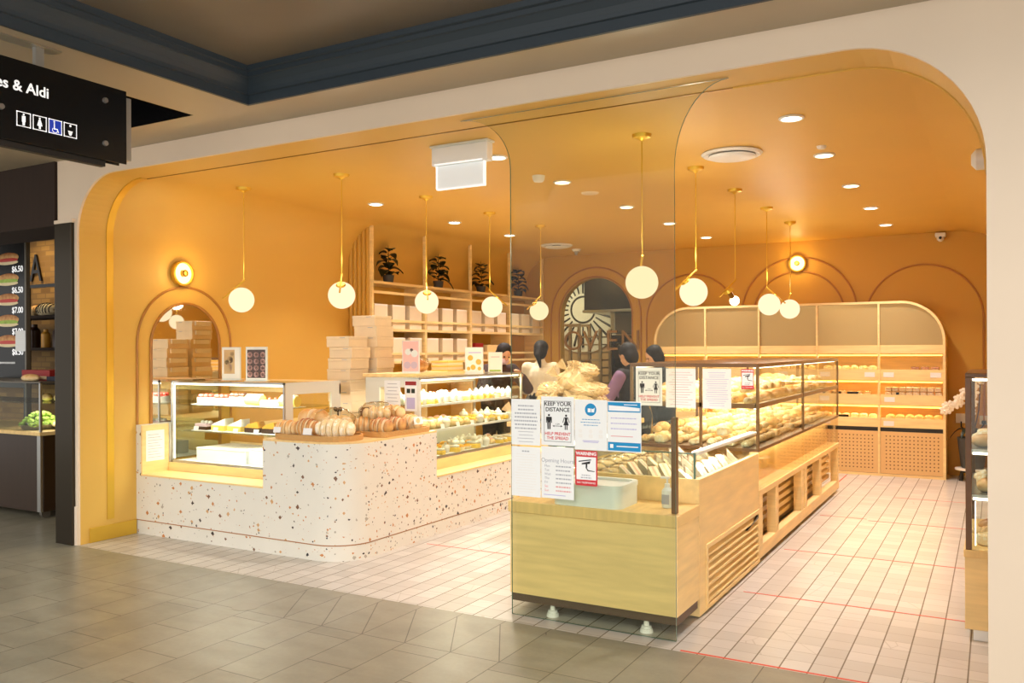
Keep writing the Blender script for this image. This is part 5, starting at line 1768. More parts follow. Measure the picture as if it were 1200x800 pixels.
top = [('strawberry', 'strawberry-topped cake at the mirror end of the upper shelf in the cake case'), ('strawberry', 'second strawberry-topped cake on the upper shelf of the cake case'), ('choc', 'white cake with dark chocolate swirls on the upper shelf of the cake case'), ('roll', 'yellow iced roll cake on the upper shelf of the cake case'), ('white', 'white iced cake on the upper shelf between two yellow rolls in the cake case'), ('roll', 'yellow iced roll cake at the white end panel of the cake case')]
for i, (k_, lab) in enumerate(top):
    cake((-6.28 + i * 0.205, 5.42, 1.1185), k_, lab)
mid = [('layer', 'dark layered mousse cake at the mirror end of the middle shelf in the cake case'), ('slice', 'yellow cake topped with a white cream wedge on the middle shelf of the cake case'), ('slice', 'second yellow cake with a cream wedge on the middle shelf of the cake case'), ('orange', 'orange glazed cake on a dark base on the middle shelf of the cake case'), ('orange', 'second orange glazed cake near the terrazzo block in the cake case'), ('white', 'white iced cake with berries at the end of the middle shelf in the cake case')]
for i, (k_, lab) in enumerate(mid):
    cake((-6.28 + i * 0.205, 5.42, 0.8835), k_, lab)
for i, (xa, xb, zt_) in enumerate(((-6.3, -5.68, 0.72), (-5.64, -5.2, 0.74))):
    t = thing('white_carton', ['wide white carton on the deck of the cake case at the mirror side', 'white carton on the deck of the cake case at the terrazzo block side'][i], 'box', ((xa + xb) / 2, 5.5, 0.613))
    g = G(); g.box(xa, xb, 5.32, 5.72, 0.613, zt_, 0.004); g.build('carton', 'white', t)
    g = G(); g.box(xa - 0.002, xb + 0.002, 5.318, 5.722, zt_, zt_ + 0.012, 0.003); g.build('lid', 'card_w', t)
for k in range(5):
    price((-6.28 + k * 0.25, 5.30, 0.885), 'white card on the middle shelf edge of the cake case', 0, 1.0, 'cards on the cake case shelf')

# pastries in the side case
def pastry_protos():
    out = []
    for kind in ('tart', 'cup', 'bar', 'bun'):
        g = G()
        g2 = G()
        if kind == 'tart':
            g.cyl((0, 0, 0), (0, 0, 0.03), 0.034, 0.044, seg=16); g2.ell((0, 0, 0.032), (0.036, 0.036, 0.02), u=12, v=8); a, b = 'crumb', 'orange'
        elif kind == 'cup':
            g.cyl((0, 0, 0), (0, 0, 0.045), 0.03, 0.04, seg=16); g2.ell((0, 0, 0.05), (0.038, 0.038, 0.028), u=12, v=8); g2.ell((0, 0, 0.078), (0.016, 0.016, 0.018), u=8, v=6); a, b = 'card_w', 'cream_w'
        elif kind == 'bar':
            g.box(-0.055, 0.055, -0.03, 0.03, 0, 0.035, 0.004); g2.box(-0.05, 0.05, -0.025, 0.025, 0.035, 0.055, 0.008); a, b = 'yellow', 'cream_w'
        else:
            g.ell((0, 0, 0.03), (0.048, 0.044, 0.034), flat=-0.8, u=12, v=8); g2.ell((0, 0, 0.055), (0.028, 0.026, 0.016), u=10, v=7); a, b = 'crust', 'pink'
        t = thing('pastry', 'x', 'pastry')
        me = g.mesh('pastry_base', smooth=True); me.materials.append(M[a]); o = bpy.data.objects.new('pastry_base', me); COL.objects.link(o); o.parent = t
        me = g2.mesh('topping', smooth=True); me.materials.append(M[b]); o = bpy.data.objects.new('topping', me); COL.objects.link(o); o.parent = t
        out.append(t)
    return out
PP = pastry_protos()
used = [False] * 4
def put(k, loc, label, group, rz=None, sc=1.0):
    rz = random.uniform(0, 6.28) if rz is None else rz
    if not used[k]:
        used[k] = True
        p = PP[k]
        p.location = loc; p.rotation_euler = (0, 0, rz); p.scale = (sc,) * 3
        p['label'] = label; p['group'] = group
        return p
    return dup(PP[k], loc, rz, label, group, sc)
for z, kinds, lab, grp in ((1.1085, (1, 1, 2), 'small cream-topped pastry on the upper glass shelf of the pastry case', 'pastries on the upper shelf'),
                           (0.8735, (3, 3, 0, 1), 'small round pastry with icing on the middle glass shelf of the pastry case', 'pastries on the middle shelf'),
                           (0.6225, (2, 0, 1), 'small pastry laid out on the deck of the pastry case', 'pastries on the deck')):
    for iy in range(15):
        for ix in range(3):
            y = 6.29 + iy * 0.121
            kd = kinds[(iy // 4) % len(kinds)] if random.random() < 0.7 else random.randrange(4)
            put(kd, (-4.56 - ix * 0.135 + random.uniform(-.008, .008), y, z), lab, grp, 0 if kd == 2 else None, random.uniform(0.9, 1.25))
for k in range(7):
    price((-4.487, 6.35 + k * 0.26, 0.8735), 'white card along the middle shelf of the pastry case', radians(90), 1.0, 'cards in the pastry case')

# arched cabinet goods: five bays, three shelves
bays = [(edges[i] + 0.05, edges[i + 1] - 0.05) for i in range(5)]
def clear_pack(loc, label, group, w_=0.075, d_=0.1, h_=0.06, dark=False):
    o_ = PACK.copy(); COL.objects.link(o_)
    o_.location = loc; o_.scale = (w_ / 0.075, d_ / 0.1, h_ / 0.06)
    o_['label'] = label; o_['group'] = group
    for ch in PACK.children:
        c = ch.copy(); COL.objects.link(c); c.parent = o_
    return o_
PACK = thing('biscuit_pack', 'clear biscuit pack stacked on the middle shelf of the end cabinet bay', 'packet', (-0.60, 11.72, 1.0005), 0, 'biscuit packs on the middle cabinet shelf')
g = G(); g.box(-0.034, 0.034, -0.045, 0.045, 0.002, 0.05, 0.004); me = g.mesh('biscuits'); me.materials.append(M['crust_p']); o = bpy.data.objects.new('biscuits', me); COL.objects.link(o); o.parent = PACK
g = G(); g.box(-0.0375, 0.0375, -0.05, 0.05, 0.0, 0.06, 0.003); me = g.mesh('clear_wrap'); me.materials.append(M['plastic']); o = bpy.data.objects.new('clear_wrap', me); COL.objects.link(o); o.parent = PACK
SZ = (1.3155, 1.0005, 0.7055)
for r_ in range(2):
    for k in range(8):
        if r_ == 0 and k == 7:
            continue
        clear_pack((bays[4][0] + 0.05 + k * 0.08, 11.72, SZ[1] + r_ * 0.061), 'clear biscuit pack stacked on the middle shelf of the end cabinet bay', 'biscuit packs on the middle cabinet shelf')
for k in range(6):
    for r_ in range(2):
        roll((bays[4][0] + 0.07 + k * 0.108, 11.72 + r_ * 0.12, SZ[2]), 'round golden bun on the lowest shelf of the end cabinet bay', 'buns on the lowest cabinet shelf', i=0, scale=0.8, name='bread_bun')
for k in range(3):
    t = thing('nut_packet', ['small dark-filled packet at the outer end of the top cabinet shelf', 'middle small dark-filled packet on the top cabinet shelf', 'innermost small dark-filled packet on the top cabinet shelf'][k], 'packet', (bays[4][1] - 0.07 - k * 0.11, 11.72, SZ[0]))
    g = G(); g.box(-0.045, 0.045, -0.05, 0.05, 0, 0.05, 0.004); me = g.mesh('filling'); me.materials.append(M['crust_b']); o = bpy.data.objects.new('filling', me); COL.objects.link(o); o.parent = t
    g = G(); g.box(-0.048, 0.048, -0.052, 0.052, 0, 0.058, 0.004); me = g.mesh('clear_wrap'); me.materials.append(M['plastic']); o = bpy.data.objects.new('clear_wrap', me); COL.objects.link(o); o.parent = t
for b in (0, 1, 2, 3):
    for k in range(6):
        o = roll((bays[b][0] + 0.06 + k * 0.108, 11.775, SZ[0]), 'wrapped pale roll on the top shelf of the arched cabinet', 'rolls on the top cabinet shelf', i=random.choice((2, 5)), rz=pi / 2, scale=0.95, name='cabinet_roll')
        o = roll((bays[b][0] + 0.06 + k * 0.108, 11.775, SZ[2]), 'pale roll on the lowest shelf in the inner cabinet bays', 'rolls on the lowest cabinet shelf', i=random.choice((2, 4)), rz=pi / 2, scale=0.9, name='cabinet_roll')
    for k in range(6):
        clear_pack((bays[b][0] + 0.05 + k * 0.1, 11.73, SZ[1]), 'clear pastry pack on the middle shelf of the inner cabinet bays', 'packs in the inner cabinet bays')
def black_tag(x, z, w_, label):
    g = G(); g.box(x - w_ / 2, x + w_ / 2, 11.64, 11.645, z, z + 0.028)
    tag(g.build('shelf_tag', 'black'), label, 'tag', 'black shelf tags')
bx = bays[3][0]
black_tag(bx + 0.18, SZ[1] + 0.021, 0.12, 'wide black shelf tag on the middle shelf beside the island end')
black_tag(bx + 0.38, SZ[1] + 0.021, 0.14, 'widest black shelf tag on the middle shelf of the fourth cabinet bay')
black_tag(bx + 0.03, SZ[1] + 0.021, 0.03, 'tiny black shelf tag on the middle shelf of the fourth cabinet bay')
black_tag(bx + 0.26, SZ[2] + 0.021, 0.14, 'black shelf tag on the lowest shelf of the fourth cabinet bay')
black_tag(bays[4][0] + 0.16, SZ[1] + 0.021, 0.035, 'small black shelf tag on the middle shelf of the end cabinet bay')
for x, z, lab in ((bays[3][1] - 0.06, 1.27, 'white label on the top shelf front of the fourth cabinet bay'), (bays[4][0] + 0.06, 1.27, 'white label on the top shelf front of the end cabinet bay'), (bays[4][1] - 0.06, 1.27, 'white label at the outer end of the top shelf front'), (bays[4][0] + 0.07, 0.96, 'white label on the middle shelf front of the end cabinet bay'), (bays[4][0] + 0.06, 0.66, 'white label on the lowest shelf front of the end cabinet bay')):
    g = G(); g.box(x - 0.06, x + 0.06, CY0 + 0.027, CY0 + 0.0295, z - 0.03, z + 0.03)
    tag(g.build('shelf_label', 'tag'), lab, 'label', 'white shelf labels')

# heap of bagged bread on a table beside the island
t = thing('bread_table', 'maple table beside the island carrying a heap of bagged bread', 'table', (-3.2, 6.75, 0))
g = G(); g.box(-3.62, -2.72, 6.3, 7.2, 0.95, 0.99, 0.004); g.build('table_top', 'maple_top', t)
for a, b in ((-3.58, 6.34), (-2.8, 6.34), (-3.58, 7.12), (-2.8, 7.12)):
    g = G(); g.box(a, a + 0.04, b, b + 0.04, 0, 0.95); g.build('leg', 'maple', t)
BB = thing('bagged_bread', 'bread in a crinkled clear bag in the heap beside the island', 'bagged bread', (0, 0, 0), 0, 'bagged bread heap')
g = G(); g.ell((0, 0, 0.05), (0.13, 0.075, 0.05), flat=-0.8, jit=0.09); me = g.mesh('loaf', smooth=True); me.materials.append(M['heap_bread']); o = bpy.data.objects.new('loaf', me); COL.objects.link(o); o.parent = BB
g = G(); g.ell((0, 0, 0.055), (0.15, 0.09, 0.068), jit=0.11, flat=-0.7, u=34, v=20); g.tube([(0.13, 0, 0.06), (0.16, 0.0, 0.075), (0.19, 0.01, 0.10), (0.22, 0.02, 0.13)], [0.03, 0.012, 0.03, 0.05], 10); me = g.mesh('plastic_bag'); me.materials.append(M['bag_film']); o = bpy.data.objects.new('plastic_bag', me); COL.objects.link(o); o.parent = BB
firstb = True
spots = []
for layer, (nx, ny) in enumerate(((3, 5), (2, 4), (2, 3))):
    for iy in range(ny):
        for ix in range(nx):
            if layer and ix == nx - 1 and iy >= ny - 1:
                continue
            spots.append((-3.46 + 0.14 * min(layer, 1) + ix * 0.29, 6.40 + 0.085 * layer + iy * 0.175, 0.9905 + layer * 0.105))
spots.append((-3.15, 6.68, 1.30)); spots.append((-3.12, 6.72, 1.36))
for (x, y, z) in spots:
    loc = (x + random.uniform(-.02, .02), y + random.uniform(-.02, .02), z)
    rz = random.choice((pi, 2.8, -2.8)) if x > -3.2 else random.choice((0, 0.35, -0.35, pi, 2.8, -2.8))
    if firstb:
        BB.location = loc; BB.rotation_euler = (0, 0, rz); firstb = False
    else:
        dup(BB, loc, rz)

t = thing('crumpled_bag', 'peaked crumpled clear bag standing on top of the bagged bread heap', 'bag', (-3.16, 6.66, 1.26))
rnd = random.Random(5)
prof = [(0.0, 0.0), (0.13, 0.0), (0.15, 0.03), (0.14, 0.05), (0.125, 0.08), (0.105, 0.11), (0.08, 0.13), (0.06, 0.155), (0.035, 0.18), (0.03, 0.195), (0.045, 0.215), (0.055, 0.235), (0.0, 0.24)]
g = G(); g.lathe(prof, (-3.16, 6.66, 1.262), 34)
for v in g.bm.verts:
    v.co += Vector((rnd.uniform(-.012, .012), rnd.uniform(-.012, .012), rnd.uniform(-.008, .008)))
g.build('bag_film', 'bag_film', t)
g = G(); g.ell((-3.16, 6.66, 1.31), (0.11, 0.1, 0.06), flat=-0.7, jit=0.05); g.build('loaf', 'heap_bread', t, True)
# ------------------------------------------------------------------ people
def remeshed(g, name, mat, parent, voxel=0.011, smooth_it=4):
    me = g.mesh(name)
    o = bpy.data.objects.new(name, me)
    COL.objects.link(o)
    m = o.modifiers.new('r', 'REMESH'); m.mode = 'VOXEL'; m.voxel_size = voxel; m.use_smooth_shade = True
    s_ = o.modifiers.new('s', 'SMOOTH'); s_.iterations = smooth_it; s_.factor = 0.5
    dg = bpy.context.evaluated_depsgraph_get()
    me2 = bpy.data.meshes.new_from_object(o.evaluated_get(dg))
    o.modifiers.clear()
    o.data = me2
    bpy.data.meshes.remove(me)
    me2.name = name
    me2.materials.clear(); me2.materials.append(M[mat])
    me2.polygons.foreach_set('use_smooth', [True] * len(me2.polygons))
    o.parent = parent
    return o

def limb(g, pts, rs, seg=12):
    """rounded tapering chain through the joints"""
    for a, b, ra, rb in zip(pts, pts[1:], rs, rs[1:]):
        g.cyl(a, b, ra, rb, seg)
    for p, r in zip(pts, rs):
        g.ell(p, (r, r, r), u=seg, v=8)

def hand(g, wrist, d, palm_n, side, curl=0.5):
    """palm with four unequal bent fingers and a thumb from its side"""
    d = Vector(d).normalized(); n = Vector(palm_n); n = (n - d * n.dot(d)).normalized(); s = d.cross(n) * side
    w = Vector(wrist)
    g.ell(w + d * 0.045, (0.001, 0.001, 0.001), u=6, v=4)
    for k in range(4):
        off = (k - 1.5) * 0.019
        base = w + s * off * 0.8
        kn = w + d * 0.085 + s * off
        L = (0.062, 0.074, 0.07, 0.054)[k]
        limb(g, [base, kn], [0.017, 0.0115], 8)
        d1 = (d * cos(curl * 0.6) + n * sin(curl * 0.6)); d2 = (d * cos(curl * 1.5) + n * sin(curl * 1.5))
        m = kn + d1 * L * 0.55
        limb(g, [kn, m, m + d2 * L * 0.5], [0.0105, 0.0095, 0.008], 8)
    b = w + d * 0.025 - s * 0.026
    m = b + (d * 0.7 - s * 0.75).normalized() * 0.04
    limb(g, [b, m, m + (d * 0.9 - s * 0.2 + n * 0.4).normalized() * 0.03], [0.014, 0.0115, 0.009], 8)

def person(label, x, y, face_az, height=1.66, lean=0.0, head_pitch=0.0, head_side=0.0, arms=None, shirt='vest', sleeve=None, trousers='navy', hair='short', mask=False, apron=None, apron_col='navy'):
    """local frame: +Y forward, +X to the person's right-hand side"""
    t = thing('person', label, 'person', (x, y, 0), face_az - pi / 2)
    k = height / 1.66
    V = lambda a, b, c: Vector((a * k, b * k, c * k))
    hipz = 0.92
    def up(p):
        """lean the upper body forward about the hips"""
        q = Vector(p); dz = q.z - hipz * k
        return Vector((q.x, q.y * cos(lean) + dz * sin(lean), hipz * k + dz * cos(lean) - q.y * sin(lean)))
    neck0 = up(V(0, -0.01, 1.38)); neck1 = up(V(0, 0.02, 1.46))
    hd = Vector((sin(head_side), sin(lean + head_pitch) * cos(head_side), cos(lean + head_pitch)))
    fw = Vector((0, cos(lean + head_pitch), -sin(lean + head_pitch)))
    rt = hd.cross(fw) * -1
    rt = fw.cross(hd)
    hc = neck1 + hd * 0.085 * k
    if arms is None:
        arms = {-1: (V(-0.24, 0.05, 1.10), V(-0.2, 0.28, 1.02)), 1: (V(0.24, 0.05, 1.10), V(0.2, 0.28, 1.02))}
    # body: head, neck, torso, limbs, hands in one surface
    g = G()
    from mathutils import Matrix as Mx
    def headell(c, r):
        g2 = bmesh.ops.create_uvsphere(g.bm, u_segments=18, v_segments=12, radius=1.0)
        for v in g2['verts']:
            v.co = c + rt * (v.co.x * r[0]) + fw * (v.co.y * r[1]) + hd * (v.co.z * r[2])
    headell(hc + hd * 0.03 * k, (0.072 * k, 0.092 * k, 0.09 * k))
    headell(hc - hd * 0.03 * k + fw * 0.018 * k, (0.058 * k, 0.07 * k, 0.075 * k))
    headell(hc - hd * 0.01 * k + fw * 0.095 * k, (0.012 * k, 0.02 * k, 0.02 * k))      # nose
    headell(hc - hd * 0.05 * k + fw * 0.085 * k, (0.024 * k, 0.009 * k, 0.008 * k))    # lips
    for sd in (-1, 1):
        headell(hc + rt * sd * 0.074 * k, (0.01 * k, 0.022 * k, 0.03 * k))             # ears
    limb(g, [neck0, neck1], [0.055 * k, 0.05 * k])
    limb(g, [V(0, 0, 0.93), up(V(0, 0.01, 1.08)), up(V(0, 0, 1.26))], [0.115 * k, 0.105 * k, 0.12 * k])
    for sd in (-1, 1):
        sh = up(V(0.165 * sd, -0.01, 1.345))
        limb(g, [up(V(0, 0, 1.33)), sh], [0.07 * k, 0.055 * k])
        el, wr = arms[sd]
        limb(g, [sh, el, wr], [0.05 * k, 0.04 * k, 0.026 * k])
        hand(g, wr, (wr - el), Vector((-sd * 0.35, 0, -1)), -sd, 0.6)
        limb(g, [V(0.085 * sd, 0, 0.9), V(0.095 * sd, 0.015, 0.48), V(0.1 * sd, -0.02, 0.09)], [0.085 * k, 0.056 * k, 0.038 * k])
    body = remeshed(g, 'body', 'skin', t, 0.0085, 3)
    # shirt with sleeves
    g = G()
    limb(g, [up(V(0, 0, 0.95)), up(V(0, 0.01, 1.06)), up(V(0, 0, 1.24))], [0.15 * k, 0.152 * k, 0.156 * k])
    for sd in (-1, 1):
        sh = up(V(0.165 * sd, -0.01, 1.345)); el, wr = arms[sd]
        limb(g, [up(V(0.03 * sd, 0, 1.31)), sh], [0.085 * k, 0.07 * k])
        limb(g, [up(V(0.08 * sd, 0, 1.2)), sh], [0.1 * k, 0.06 * k])
        if sleeve is None:
            limb(g, [sh, el, el + (wr - el) * 0.8], [0.074 * k, 0.068 * k, 0.056 * k])
    limb(g, [neck0 - Vector((0, 0, 0.03 * k)), neck0 + (neck1 - neck0) * 0.35], [0.085 * k, 0.066 * k])
    remeshed(g, 'shirt', shirt, t, 0.012, 4)
    if sleeve:
        for sd in (-1, 1):
            g = G()
            sh = up(V(0.185 * sd, -0.01, 1.33)); el, wr = arms[sd]
            limb(g, [sh, el, el + (wr - el) * 0.85], [0.07 * k, 0.06 * k, 0.044 * k])
            remeshed(g, 'sleeve', sleeve, t, 0.012, 4)
    g = G()
    for sd in (-1, 1):
        limb(g, [V(0.08 * sd, 0, 0.93), V(0.095 * sd, 0.015, 0.5), V(0.1 * sd, -0.015, 0.1)], [0.115 * k, 0.075 * k, 0.055 * k])
    limb(g, [V(0, 0, 0.93), V(0, 0, 0.97)], [0.13 * k, 0.13 * k])
    remeshed(g, 'trousers', trousers, t, 0.013, 4)
    for sd in (-1, 1):
        g = G(); g.ell(V(0.1 * sd, 0.05, 0.045), (0.05 * k, 0.13 * k, 0.045 * k), flat=-0.8)
        me = g.mesh('shoe', smooth=True); me.materials.append(M['black']); o = bpy.data.objects.new('shoe', me); COL.objects.link(o); o.parent = t
    # hair
    g = G()
    def hairell(c, r):
        g2 = bmesh.ops.create_uvsphere(g.bm, u_segments=18, v_segments=12, radius=1.0)
        for v in g2['verts']:
            v.co = c + rt * (v.co.x * r[0]) + fw * (v.co.y * r[1]) + hd * (v.co.z * r[2])
    hairell(hc + hd * 0.05 * k - fw * 0.02 * k, (0.092 * k, 0.098 * k, 0.09 * k))
    hairell(hc - fw * 0.05 * k - hd * 0.01 * k, (0.086 * k, 0.066 * k, 0.1 * k))
    if hair == 'tail':
        hairell(hc - fw * 0.10 * k + hd * 0.03 * k, (0.04 * k, 0.05 * k, 0.04 * k))
        limb(g, [hc - fw * 0.12 * k + hd * 0.02, hc - fw * 0.165 * k - hd * 0.07, hc - fw * 0.14 * k - hd * 0.22 + rt * 0.03], [0.035 * k, 0.04 * k, 0.014 * k])
    if hair == 'bob':
        for sd in (-1, 1):
            hairell(hc + rt * sd * 0.068 * k - hd * 0.02 - fw * 0.015, (0.026 * k, 0.06 * k, 0.085 * k))
    remeshed(g, 'hair', 'hair', t, 0.01, 2)
    # eyes
    for sd in (-1, 1):
        g = G(); g.ell(hc + rt * sd * 0.03 * k + hd * 0.018 * k + fw * 0.083 * k, (0.01 * k, 0.01 * k, 0.008 * k), u=10, v=8)
        me = g.mesh('eye', smooth=True); me.materials.append(M['black']); o = bpy.data.objects.new('eye', me); COL.objects.link(o); o.parent = t
    if mask:
        g = G()
        hc2 = hc - hd * 0.045 * k + fw * 0.035 * k
        g2 = bmesh.ops.create_uvsphere(g.bm, u_segments=18, v_segments=12, radius=1.0)
        for v in g2['verts']:
            v.co = hc2 + rt * (v.co.x * 0.062 * k) + fw * (v.co.y * 0.078 * k) + hd * (v.co.z * 0.052 * k)
        remeshed(g, 'face_mask', 'mask', t, 0.009, 2)
    if apron:
        g = G(); limb(g, [up(V(0, 0, 0.985)), up(V(0, 0, 0.965))], [0.15 * k, 0.15 * k], 18); remeshed(g, 'apron_tie', apron_col, t, 0.012, 2)
    return t

def toward(dx, dy):
    return math.atan2(dy, dx)

person('person with black hair and pale face mask bending over the pastry case', -5.33, 9.02, toward(0.75, -0.55), 1.70, 0.28, 0.25, -0.1,
       {-1: (Vector((-0.30, 0.28, 1.13)), Vector((-0.14, 0.42, 1.30))), 1: (Vector((0.3, 0.26, 1.12)), Vector((0.12, 0.46, 1.10)))}, shirt='maroon', trousers='vest', mask=True)
person('person in a beige top with a dark ponytail, turned away towards the kitchen', -4.97, 9.5, toward(-0.25, 1.0), 1.70, 0.06, 0.1, 0.0, {-1: (Vector((-0.205, 0.06, 1.10)), Vector((-0.12, 0.26, 1.08))), 1: (Vector((0.205, 0.06, 1.10)), Vector((0.12, 0.26, 1.08)))}, shirt='shirt_b', trousers='steel_cloth', hair='tail', apron=True, apron_col='vest')
person('person in a black vest with purple sleeves reaching towards the bagged bread', -3.17, 8.14, toward(-0.92, 0.38), 1.66, 0.10, 0.30, 0.0,
       {-1: (Vector((-0.29, 0.12, 1.08)), Vector((-0.30, 0.36, 1.13))), 1: (Vector((0.26, 0.14, 1.08)), Vector((0.14, 0.42, 1.14)))}, shirt='vest', sleeve='shirt_p', trousers='vest', hair='short')
person('person with a rounded black bob, only the head showing above the bread display', -3.28, 9.3, toward(-0.8, -0.6), 1.64, 0.1, 0.35, 0.0, None, shirt='vest', trousers='vest', hair='bob')

# ------------------------------------------------------------------ kitchen behind the arched window
g = G(); g.box(-7.7, -3.9, 14.4, 14.5, 0, 3.2); struct(g.build('wall_kitchen_back', 'kitchen'))
g = G(); g.box(-7.75, -7.7, 12.25, 14.5, 0, 3.2); g.box(-7.7, -6.6, 12.2, 12.25, 0, 3.2); g.box(-3.9, -3.85, 12.25, 14.5, 0, 3.2); struct(g.build('wall_kitchen_sides', 'kitchen'))
g = G(); g.box(-7.75, -3.85, 12.25, 14.5, 3.12, 3.2); struct(g.build('ceiling_kitchen', 'kitchen_dark'))
area('kitchen_lamp', (-6.8, 13.3, 3.08), 0.4, 34, (1, 0.86, 0.64))
area('kitchen_lamp', (-5.5, 12.6, 3.08), 0.3, 10, (1, 0.86, 0.64))
t = thing('window_1', 'x', 'window', (ACX, YB + 0.03, 0)); del t['label']; del t['category']; t['kind'] = 'structure'
poly = [(ACX - AR, 0.0)] + arc + [(ACX + AR, 0.0)]
g = G(); g.prism(poly, 'Y', YB + 0.03, YB + 0.038); g.build('window_pane', 'glass', t)
# sign on the arch
t = thing('oven_sign', 'aged brass OVEN letters across the arched kitchen window', 'sign', (ACX, YB - 0.02, 1.55))
wl = YB - 0.014
for ch, dx in (('O', -0.365), ('V', -0.074), ('E', 0.282), ('N', 0.587)):
    lettering('letter', ch, 0.44, (ACX + dx, wl, 1.725), 'letter_brass', t, ext=0.012, bold=-0.002)
for i, ch in enumerate('ART'):
    lettering('small_letter', ch, 0.16, (ACX - 0.46 + 0.16 * i, wl, 1.38), 'letter_brass', t, ext=0.008)
# sunburst on the kitchen wall
t = thing('sunburst_clock', 'pale round wall piece with dark radiating strokes behind the kitchen window', 'wall clock', (-6.62, 14.39, 1.54))
g = G(); g.cyl((-6.62, 14.395, 2.34), (-6.62, 14.37, 2.34), 0.8, seg=48); g.build('dial', 'card_w', t)
g = G()
for i in range(24):
    a = i * pi / 12
    dx, dz = cos(a), sin(a)
    p0 = Vector((-6.62 + dx * 0.3, 14.366, 2.34 + dz * 0.3)); p1 = Vector((-6.62 + dx * 0.7, 14.366, 2.34 + dz * 0.7))
    g.cyl(p0, p1, 0.014, 0.024, 8)
g.tube([(-6.62 + 0.24 * cos(i * pi / 16), 14.366, 2.34 + 0.24 * sin(i * pi / 16)) for i in range(32)], 0.018, 6, True)
g.build('strokes', 'kitchen_dark', t)
t = thing('extraction_hood', 'dark extraction hood high behind the kitchen window', 'hood', (-5.25, 13.3, 2.215))
g = G(); g.box(-5.97, -4.4, 13.0, 14.0, 2.26, 3.1, 0.01); g.build('hood_body', 'kitchen_dark', t)
g = G(); g.box(-5.98, -4.38, 12.95, 14.05, 2.215, 2.26, 0.005); g.build('steel_rim', 'steel', t)
t = thing('duct_box', 'grey steel ventilation box under the dark kitchen hood', 'duct', (-4.9, 13.4, 1.86))
g = G(); g.box(-5.5, -4.45, 13.2, 13.9, 1.86, 2.213, 0.01); g.build('box', 'steel_dark', t)
g = G(); g.box(-5.58, -5.5, 13.2, 13.9, 1.86, 2.213, 0.005); g.build('front_lip', 'steel', t)
t = thing('bakers_oven', 'tall dark deck oven standing behind the kitchen window', 'oven', (-5.0, 13.6, 0))
g = G(); g.box(-5.6, -4.2, 13.2, 14.2, 0.0, 1.84, 0.01); g.build('oven_body', 'kitchen_dark', t)
for k in range(3):
    g = G(); g.box(-5.5, -4.3, 13.17, 13.2, 0.35 + k * 0.48, 0.75 + k * 0.48, 0.005); d_ = g.build('oven_door', 'black', t)
    g = G(); g.box(-5.4, -4.4, 13.12, 13.14, 0.7 + k * 0.48, 0.72 + k * 0.48, 0.004); g.build('handle', 'steel', d_)
# rack trolley
t = thing('rack_trolley', 'tall beige bakery rack trolley seen through the arched kitchen window', 'trolley', (-5.83, 12.75, 0))
rx, ry = (-6.2, -5.85, -5.48), (12.55, 12.95)
for px_ in rx:
    for py_ in ry:
        g = G(); g.box(px_ - 0.022, px_ + 0.022, py_ - 0.022, py_ + 0.022, 0.09, 2.017 if px_ < -5.6 else 1.935); g.build('upright', 'taupe', t)
for y in ry:
    g = G(); g.box(rx[0] - 0.02, rx[1] + 0.02, y - 0.02, y + 0.02, 1.98, 2.02); g.build('frame_bar', 'taupe', t)
g = G(); g.box(rx[0] - 0.02, rx[2] + 0.02, ry[0] - 0.02, ry[1] + 0.02, 0.09, 0.13); g.build('base_frame', 'taupe', t)
for i in range(12):
    z = 0.42 + i * 0.125
    g = G(); g.box(rx[1] + 0.02, rx[2] - 0.02, ry[0], ry[1], z, z + 0.022); g.build('tray_shelf', 'taupe', t)
for i in range(4):
    z = 0.5 + i * 0.3
    g = G(); g.box(rx[0] + 0.02, rx[1] - 0.02, ry[0], ry[1], z, z + 0.02); g.build('tray_shelf', 'taupe', t)
for px_ in (rx[0], rx[2]):
    for py_ in ry:
        g = G(); g.cyl((px_ - 0.015, py_, 0.045), (px_ + 0.015, py_, 0.045), 0.045); g.build('castor', 'dark', t, True)

# ------------------------------------------------------------------ glazed case at the shop's right edge
t = thing('corner_display_case', 'tall narrow glazed bread case with brown post on a maple base at the opening edge', 'display case', (0.1, 5.8, 0))
ax0, ax1, ay0, ay1 = -0.148, 0.30, 5.3, 6.3
g = G(); g.box(ax0, ax1, ay0, ay1, 0.06, 0.455, 0.003); g.build('base_cabinet', 'maple', t)
g = G(); g.box(ax0 - 0.005, ax1, ay0 - 0.008, ay1, 0.455, 0.495, 0.003); g.build('base_top', 'maple_top', t)
for fx, fy in ((ax0 + 0.09, ay0 + 0.05), (ax1 - 0.08, ay0 + 0.05), (ax0 + 0.09, ay1 - 0.08), (ax1 - 0.08, ay1 - 0.08)):
    g = G(); g.box(fx - 0.05, fx + 0.05, fy - 0.04, fy + 0.04, 0, 0.06, 0.004); g.build('foot', 'white', t)
for px_, py_ in ((ax0 + 0.005, ay0), (ax1 - 0.035, ay0), (ax0 + 0.005, ay1 - 0.03), (ax1 - 0.035, ay1 - 0.03)):
    g = G(); g.box(px_, px_ + 0.03, py_, py_ + 0.03, 0.495, 1.44, 0.003); g.build('post', 'walnut', t)
g = G(); g.box(ax0 + 0.005, ax1, ay0, ay1, 1.44, 1.462, 0.003); g.build('top_board', 'walnut', t)
gbox_panel(t, 'front_pane', ax0 + 0.035, ax1 - 0.035, ay0 + 0.006, ay0 + 0.011, 0.5, 1.435)
gbox_panel(t, 'side_pane', ax0 + 0.01, ax0 + 0.015, ay0 + 0.03, ay1 - 0.03, 0.5, 1.435)
for z in (0.78, 1.03):
    g = G(); g.box(ax0 + 0.02, ax1, ay0 + 0.03, ay1 - 0.03, z, z + 0.015); g.build('shelf', 'steel', t)
g = G(); g.box(ax0 + 0.05, ax0 + 0.055, ay0 + 0.012, ay0 + 0.02, 0.52, 0.76)
